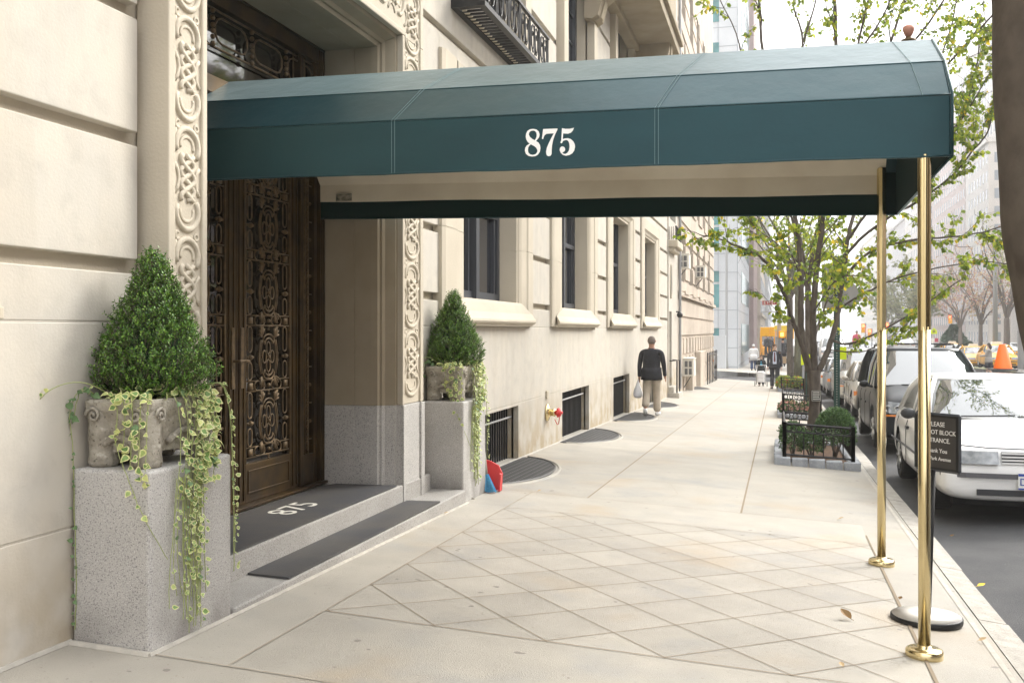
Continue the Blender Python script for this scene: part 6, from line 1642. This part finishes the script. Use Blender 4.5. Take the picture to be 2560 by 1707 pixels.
for a, b in ws:
    for z in (2.95, 6.2, 9.4, 12.6):
        m_ = MB(); m_.box(X-.32, X-.26, a, b, z, z+2.0); m_.box(X-.26, X-.22, a, b, z+.95, z+1.05, 1); m_.build('window', [wglass, white_c], t)
m_ = MB(); m_.box(X-.05, X+.10, 33.0, 52.8, 2.76, 2.90)
for a, b in ws: m_.box(X-.04, X+.14, a-.1, b+.1, 2.86, 2.96)
m_.build('string_course', lime_far, t)
m_ = MB(); zb = zg(-3.1,39)
m_.box(X, X+.25, 36.4, 37.0, zb-.2, zb+1.25); m_.box(X, X+.22, 40.6, 43.0, zb-.2, zb+1.35); m_.box(X, X+.05, 37.0, 40.6, zb-.2, zb+.55)
bevel(m_.build('area_wall', lime_far, t), .02)
m_ = MB()
for i in range(7): m_.tube([(X+.3,43.4+1.1*i,zb-.3),(X+.3,43.4+1.1*i,zb+1.25)], .025, 5)
m_.tube([(X+.3,43.4,zb+1.2),(X+.3,50.4,zb+1.05)], .025, 5); m_.build('area_railing', iron, t)
acw = mat('air_conditioner_case', (.66,.63,.56), .6); acd = mat('air_conditioner_grille', (.10,.10,.10), .6)
def ac(px, py, lab, s=1):
    r = Vector(((px-1280)/FPX*CY-SY, (px-1280)/FPX*SY+CY)); tt = (X+.28)/r.x; y = r.y*tt; z = ZC-(py-HY)/FPX*tt
    t = thing('air_conditioner', lab, 'air conditioner', (X+.2, y, z), 'window air conditioners on the tan building'); m_ = MB()
    m_.box(X-.04, X+.38, y-.36*s, y+.36*s, z-.23*s, z+.23*s); m_.box(X-.04, X+.40, y-.38*s, y+.38*s, z+.23*s, z+.26*s); b = bevel(m_.build('case', acw, t), .015); m_ = MB()
    for i in (0,1):
        for j in (0,1): m_.box(X+.07+.14*i, X+.17+.14*i, y-.375*s, y-.362*s, z-.18*s+.2*s*j, z-.02*s+.2*s*j)
    m_.build('grille', acd, b)
    m_ = MB(); m_.tube([(X, y, z-.55*s), (X+.25, y, z-.23*s)], .018, 5); m_.build('bracket', acd, t)
ac(1717, 655, 'pale air conditioner high on the tan building, nearer of the two upper units')
ac(1758, 681, 'pale air conditioner high on the tan building, farther of the two upper units')
ac(1730, 918, 'large pale boxed air conditioner near the pavement on the tan building', 1.3)

# white tiled building with teal windows beyond the cross street
tile = mat('white_panel', (.60,.63,.66), .45, col2=(.54,.57,.60), scale=.4); teal = mat('teal_glass', (.03,.16,.18), .08, spec=.9, col2=(.10,.34,.37), scale=.7)
t = thing('white_panel_building', 'white panelled building with teal windows on the far corner of the cross street', 'building', (-3.2, 84, -1.5))
X, Y0, Y1 = -3.2, 84, 117; m_ = MB(); m_.box(-22, X, Y0, Y1, -4, 42); m_.build('wall', tile, t)
m_ = MB()
for i in range(26): z = -1.4+1.55*i; m_.box(-22, X+.02, Y0-.02, Y0-.001, z, z+.05); m_.box(X+.001, X+.02, Y0, Y1, z, z+.05)
for i in range(9): x = X-1.55*i; m_.box(x-.05, x, Y0-.021, Y0-.002, -3, 42)
for i in range(14): y = Y0+2.4*i; m_.box(X+.002, X+.021, y, y+.08, -3, 42)
m_.build('panel_joint', mat('panel_joint', (.33,.36,.40), .6), t)
for i in range(11):
    z = -1.2+4.7*i; m_ = MB(); m_.box(-6.6, -5.25+.55, Y0-.05, Y0-.03, z, z+1.9); m_.box(-6.6, -5.25+.55, Y0-.05, Y0-.03, z+2.1, z+3.0); m_.build('window', teal, t)
    for j in range(7):
        m_ = MB(); m_.box(X+.03, X+.05, Y0+8+j*3.4, Y0+10.2+j*3.4, z+.6, z+3.4); m_.build('window', teal, t)
m_ = MB(); m_.box(-12, -6.9+1.5, Y0-3.2, Y0-3.0, zg(-4,80)-.2, zg(-4,80)+.9); m_.box(-5.0, -4.0, Y0-3.4, Y0-2.4, zg(-4,80)-.3, zg(-4,80)+2.6); m_.build('entry_wall', tile, t)
# others down the avenue, left side
rose = mat('rose_brown_stone', (.32,.235,.225), .8, col2=(.27,.20,.19), scale=.6); beige = mat('beige_brick', (.52,.46,.38), .85, col2=(.46,.40,.33), scale=.5)
wdark = mat('dark_window', (.07,.08,.10), .2); wpale = mat('pale_window', (.22,.25,.29), .2)
def block_building(name, label, x0, x1, y0, y1, z0, z1, wm, wn, sx=None, sy=None, zs=3.4, w=1.3, h=1.9, cor=True, faceX=-1, zmin=2, wcol=1.0, maxw=98):
    t = thing(name, label, 'building', ((x0+x1)/2, y0, z0)); m_ = MB(); m_.box(x0, x1, y0, y1, z0, z1)
    if cor:
        m_.box(x0-.5, x1+.5, y0-.5, y1+.5, z1, z1+.8); 
    m_.build('wall', wm, t)
    if cor:
        m_ = MB(); zc = z0+(z1-z0)*.22; m_.box(x0-.25, x1+.25, y0-.25, y1+.25, zc, zc+.4); m_.build('cornice', wm, t)
    n = 0; cols = []
    if sy: cols += [('s', y0+sy*(i+.5)) for i in range(int((y1-y0)/sy))]
    if sx: cols += [('f', x0+sx*(i+.5)) for i in range(int((x1-x0)/sx))]
    rows = int((z1-z0-zmin)/zs); tot = max(1, len(cols)*rows)
    for kind_, c in cols:              # one mesh per column so the count stays below a hundred
        m_ = MB()
        for r in range(rows):
            z = z0+zmin+zs*r
            if kind_ == 's':
                xx = x0 if faceX < 0 else x1; m_.box(min(xx+faceX*.02, xx+faceX*.05), max(xx+faceX*.02, xx+faceX*.05), c-w/2, c+w/2, z, z+h)
            else: m_.box(c-w/2, c+w/2, y0-.05, y0-.02, z, z+h)
        m_.build('window_column', wn, t)
    return t
block_building('office_tower', 'rose-brown stone tower beyond the white panelled building', -16, -2.7, 118, 138, -5, 60, rose, wdark, None, 2.4, w=1.0, zs=60, h=50, faceX=1, cor=False, zmin=6)
block_building('apartment_block', 'beige apartment block behind the yellow signals on the left side of the avenue', -18, -2.3, 139, 190, -5, 34, beige, wpale, 2.6, 3, faceX=1)
block_building('apartment_block', 'pale grey apartment block at the far end of the left side', -18, -1.8, 191, 300, -5, 48, tile, wpale, 3, 4, faceX=1)
# right side of the avenue
cream = mat('cream_masonry', (.56,.53,.50), .85, col2=(.50,.47,.44), scale=.3); greyb = mat('grey_masonry', (.44,.43,.44), .85, col2=(.38,.37,.38), scale=.3); pinkb = mat('pinkish_brick', (.46,.38,.36), .85, col2=(.42,.34,.32), scale=.3)
XF = 38.5
def fy(px):                          # where the avenue front XF meets a photo column
    r = Vector(((px-1280)/FPX*CY-SY, (px-1280)/FPX*SY+CY)); return r.y*XF/r.x
def fz(px, py): y = fy(px); dep = -SY*XF+CY*y; return ZC-(py-HY)/FPX*dep
ys = [fy(2471), fy(2414), fy(2330), fy(2262), fy(2215), fy(2170), fy(2130)]
block_building('apartment_block', 'tall cream apartment block with a heavy cornice across the avenue, nearest on the right', XF, XF+26, ys[0], ys[1], -6, fz(2471,356), cream, wpale, 3.2, 3.0, faceX=-1, w=1.1)
block_building('apartment_tower', 'cream upper tower set back above the corniced block across the avenue', XF+2.5, XF+26, ys[0]+3, ys[1]+40, fz(2471,356)-2, fz(2471,356)+26, cream, wpale, 3.2, 3.0, faceX=-1, cor=False, w=1.1)
block_building('apartment_block', 'pinkish brick apartment block across the avenue, second from the right', XF, XF+24, ys[1]+.3, ys[2], -6, fz(2330,385), pinkb, wpale, None, 3.2, faceX=-1, w=1.1)
block_building('apartment_block', 'cream apartment block across the avenue, third from the right', XF, XF+24, ys[2]+14, ys[3], -6, fz(2262,500), cream, wpale, 3.4, 3.6, faceX=-1)
block_building('apartment_block', 'grey apartment block across the avenue, fourth from the right', XF, XF+24, ys[3]+.5, ys[4], -6, fz(2215,590), greyb, wpale, None, 4.2, faceX=-1)
block_building('apartment_block', 'pale far block across the avenue near the vanishing point', XF, XF+24, ys[4]+16, ys[4]+120, -6, fz(2215,560), cream, wpale, 4, 5, faceX=-1)
block_building('apartment_block', 'light apartment block at the right edge, closer than the corniced one', XF, XF+30, ys[0]-62, ys[0]-19, -6, 62, cream, wdark, 4.0, 4.4, faceX=-1, w=1.5, h=2.1)
block_building('apartment_row', 'low brown apartment row across the avenue, seen only as a reflection in the door glass', XF, XF+20, -70, ys[0]-70, -6, 23, pinkb, wdark, None, 5.5, faceX=-1, w=1.5, h=2.1)  # unseen row; its height kept low so the facade still gets skylight
# bare trees of the median and the evergreen
reddish = mat('reddish_bare_leaf', (.42,.24,.18), .7, trans=.4, island=[(0,(.38,.20,.17)),(.6,(.48,.33,.25)),(1,(.55,.42,.20))])
olive = mat('olive_leaf', (.28,.29,.14), .7, trans=.4, island=[(0,(.22,.25,.13)),(1,(.36,.36,.18))])
barkp = mat('far_bark', (.16,.14,.125), .95)
rnd = random.Random(5)
tr = [(2400,890,80,8.5,.16,3.0,reddish,'bare reddish tree in the median, right of the evergreen'),(2452,888,72,8.2,.15,2.8,reddish,'bare reddish tree in the median above the taxi'),
      (2515,885,68,9.2,.2,3.2,reddish,'bare reddish tree in the median by the tall lamp column'),(2560,885,62,9,.18,3,olive,'yellowish half-bare tree in the median at the right edge'),
      (2262,872,150,12,.25,6,olive,'hazy olive tree far down the median by the far brass pole'),(2215,872,175,13,.3,6.5,olive,'hazy olive tree farther down the median, left of the far brass pole'),(2310,872,125,11,.25,5,olive,'hazy olive tree in the median between the two brass poles')]
for px, py, dep, H, r, sp_, lm, lab in tr:
    gen_tree('median_tree', lab, tuple(at(px,py,dep)), H, r, rnd, sp_, lm, barkp, leaf=.16 if dep < 100 else .35, dens=1.6 if dep < 100 else 2.5, limbs=9, twigs=11, fork=.25, group='trees in the median', keep=.7, tl=1.6 if dep < 100 else 2.6)
p = at(2385, 878, 88); t = thing('evergreen_tree', 'dark green conical evergreen standing in the median among bare trees', 'tree', tuple(p)); m_ = MB()
for i in range(2600):
    h = rnd.random()**1.3; a = rnd.uniform(0, 6.283); r = (1.25+.25*math.sin(3*a+9*h))*(1-h)*rnd.uniform(.4,1.1)+.08; q = p+Vector((r*math.cos(a), r*math.sin(a), .3+2.1*h)); add_leaf(m_, q, Vector((math.cos(a),math.sin(a),-.25)), rv(rnd), .30, .12)
m_.build('foliage', mat('fir_green', (.035,.075,.04), .8, col2=(.05,.10,.06), scale=2), t); m_ = MB(); m_.tube([p, p+Vector((0,0,2.4))], [.1,.02], 6); m_.build('trunk', barkp, t)
# lamp columns, signals, signs
polem = mat('grey_pole', (.42,.43,.44), .5, .3); sig = mat('signal_yellow', (.90,.45,.01), .5); redl = mat('red_light', (.9,.05,.02), .4, emis=((1,.08,.03), 4)); orl = mat('hand_light', (1,.25,.02), .4, emis=((1,.25,.05), 3))
p = at(2488, 870, 66); t = thing('lamp_column', 'tall grey lamp column in the median behind the taxis', 'lamp post', tuple(p)); m_ = MB(); m_.tube([p, p+Vector((0,0,6.6)), p+Vector((-.2,0,7.2)), p+Vector((-1.6,0,7.5))], [.17,.12,.09,.06], 8); m_.build('column', polem, t, True); m_ = MB(); m_.ball(p+Vector((-1.9,0,7.45)), .3, 8, sc_=(1.3,.6,.4)); m_.build('lamp_head', polem, t, True)
p = at(1948, 915, 56); t = thing('traffic_signal', 'grey corner pole carrying yellow traffic signal heads and the red street sign', 'traffic signal', tuple(p)); m_ = MB(); m_.tube([p, p+Vector((0,0,5.2))], .12, 10); m_.tube([p+Vector((.1,0,3.05)), p+Vector((-1.0,0,3.05))], .035, 6); m_.tube([p+Vector((.1,0,2.0)), p+Vector((-1.0,0,2.0))], .03, 6); m_.build('pole', polem, t, True)
def head(cx, cy, w_, h_, par, m1=sig): 
    q = at(cx, cy, 55.6); m_ = MB(); m_.box(q.x-w_/2, q.x+w_/2, q.y, q.y+.3, q.z-h_/2, q.z+h_/2); o = bevel(m_.build('signal_head', m1, par), .03); return q, o
head(1912, 829, .50, .50, t); head(1930, 829, .26, .54, t); q, o = head(1955, 836, .36, .40, t); m_ = MB(); m_.prism([(-.09,-.11),(.09,-.11),(.09,.11),(-.09,.11)], lambda u, v, s: q+Vector((u,-.02+.01*s,v))); m_.build('hand_lamp', orl, o)
head(1975, 836, .42, .50, t)
q = at(1924, 757, 55.3); m_ = MB(); m_.box(q.x-.40, q.x+.40, q.y, q.y+.02, q.z-.115, q.z+.115); s_ = m_.build('street_sign', mat('sign_maroon', (.32,.05,.04), .5), t)
text_obj('sign_lettering', 'E 77 ST', .20, white_ink, s_, basis((q.x, q.y-.006, q.z), (1,0,0), (0,0,1)), font_w=1.0)
p = at(1970, 908, 62); t = thing('food_cart', 'metal street vendor cart with a yellow top beyond the corner signal', 'food cart', tuple(p)); m_ = MB(); m_.box(p.x-.8, p.x+.8, p.y, p.y+1.2, p.z+.3, p.z+1.1); m_.box(p.x-.75, p.x-.70, p.y, p.y+.05, p.z+1.1, p.z+2.0); m_.box(p.x+.70, p.x+.75, p.y, p.y+.05, p.z+1.1, p.z+2.0); bevel(m_.build('cart_body', rim, t), .02)
m_ = MB(); m_.prism([(-1.0,0),(1.0,0),(.8,.34),(-.8,.34)], lambda u, v, s: p+Vector((u, 1.4*s-.1, 2.0+v))); m_.build('canopy_top', mat('vendor_yellow', (.85,.60,.03), .6), t)
for sx in (-.5,.5): m_ = MB(); m_.lathe([(.22,0),(.25,.02),(.25,.08)], (p.x+sx, p.y-.04, p.z+.25), 14, axis='y'); m_.build('wheel', tyre, t)
m_ = MB(); m_.box(p.x-.35,p.x-.1,p.y-.35,p.y-.1,p.z,p.z+.42); tag(m_.build('cardboard_box', mat('cardboard', (.42,.30,.18), .9)), 'brown cardboard box on the ground before the vendor cart', 'box')
p = at(1816, 922, 80); t = thing('street_lamp', 'slender grey lamp post on the corner before the white panelled building', 'lamp post', tuple(p)); m_ = MB(); m_.tube([p, p+Vector((0,0,1.0)), p+Vector((0,0,12.5)), p+Vector((.9,0,13.2))], [.16,.12,.08,.05], 8); m_.build('column', polem, t, True); m_ = MB(); m_.ball(p+Vector((1.1,0,13.15)), .25, 8, sc_=(1.3,.6,.4)); m_.build('lamp_head', polem, t, True)
for i, (px, py, lab) in enumerate([(2174,828,'red traffic light over the avenue, left of the far brass pole'),(2158,815,'distant red traffic light above the pink-jacketed person'),(2217,812,'distant red traffic light just right of the far brass pole'),(2376,792,'red traffic light before the block across the avenue')]):
    p = at(px, py, 105); t = thing('traffic_light', lab, 'traffic light', (p.x, p.y, zr(9,p.y)), 'distant traffic lights'); m_ = MB(); m_.tube([Vector((p.x+.25,p.y+.2,zr(9,p.y))), Vector((p.x+.25,p.y+.2,p.z+.3))], .07, 6); m_.build('pole', polem, t); m_ = MB(); m_.box(p.x-.17,p.x+.17,p.y,p.y+.25,p.z-.7,p.z+.25); b_2 = m_.build('signal_head', sig, t); m_ = MB(); m_.ball(p+Vector((0,-.02,0)), .17, 8); m_.build('red_lamp', redl, b_2)
p = at(2335, 827, 85); t = thing('warning_sign', 'fluorescent yellow-green pentagonal crossing sign over the traffic', 'sign', (p.x,p.y,zr(9,p.y))); m_ = MB(); m_.prism([(-.24,-.26),(.24,-.26),(.24,.03),(0,.27),(-.24,.03)], lambda u, v, s: p+Vector((u,.02*s,v))); pn = m_.build('sign_panel', neon, t); m_ = MB(); m_.tube([p+Vector((0,.05,0)), Vector((p.x,p.y+.05,zr(9,p.y)))], .04, 6); m_.build('post', polem, t)
m_ = MB()
for dx in (-.06,.06): m_.ball(p+Vector((dx,-.01,.08)), .025, 6); m_.box(p.x+dx-.03,p.x+dx+.03,p.y-.012,p.y,p.z-.15,p.z+.05)
m_.build('pictogram', iron, pn)
p = at(2336, 850, 84); t = thing('advert_topper', 'small pink and white advertising panel on a taxi roof in the distance', 'sign', tuple(p)); m_ = MB(); m_.box(p.x-.30,p.x+.02,p.y,p.y+.1,p.z-.16,p.z+.16); m_.build('panel', white_c, t); m_ = MB(); m_.box(p.x+.02,p.x+.30,p.y,p.y+.1,p.z-.16,p.z+.16); m_.build('pink_panel', pinkc, t)
HAZE = .0010
# ---- haze
HB = MB(); HB.box(-60, 110, -8, 420, -9.3, 75); hz = HB.build('haze', mat('haze_air', (1,1,1))); hz['kind'] = 'stuff'
hm = MATS['haze_air']; N = hm.node_tree.nodes; N.clear(); oo = N.new('ShaderNodeOutputMaterial'); pv = N.new('ShaderNodeVolumePrincipled')
pv.inputs['Color'].default_value = (1,1,1,1); pv.inputs['Density'].default_value = HAZE; pv.inputs['Anisotropy'].default_value = .6
hm.node_tree.links.new(pv.outputs[0], oo.inputs['Volume']); hz.visible_shadow = True
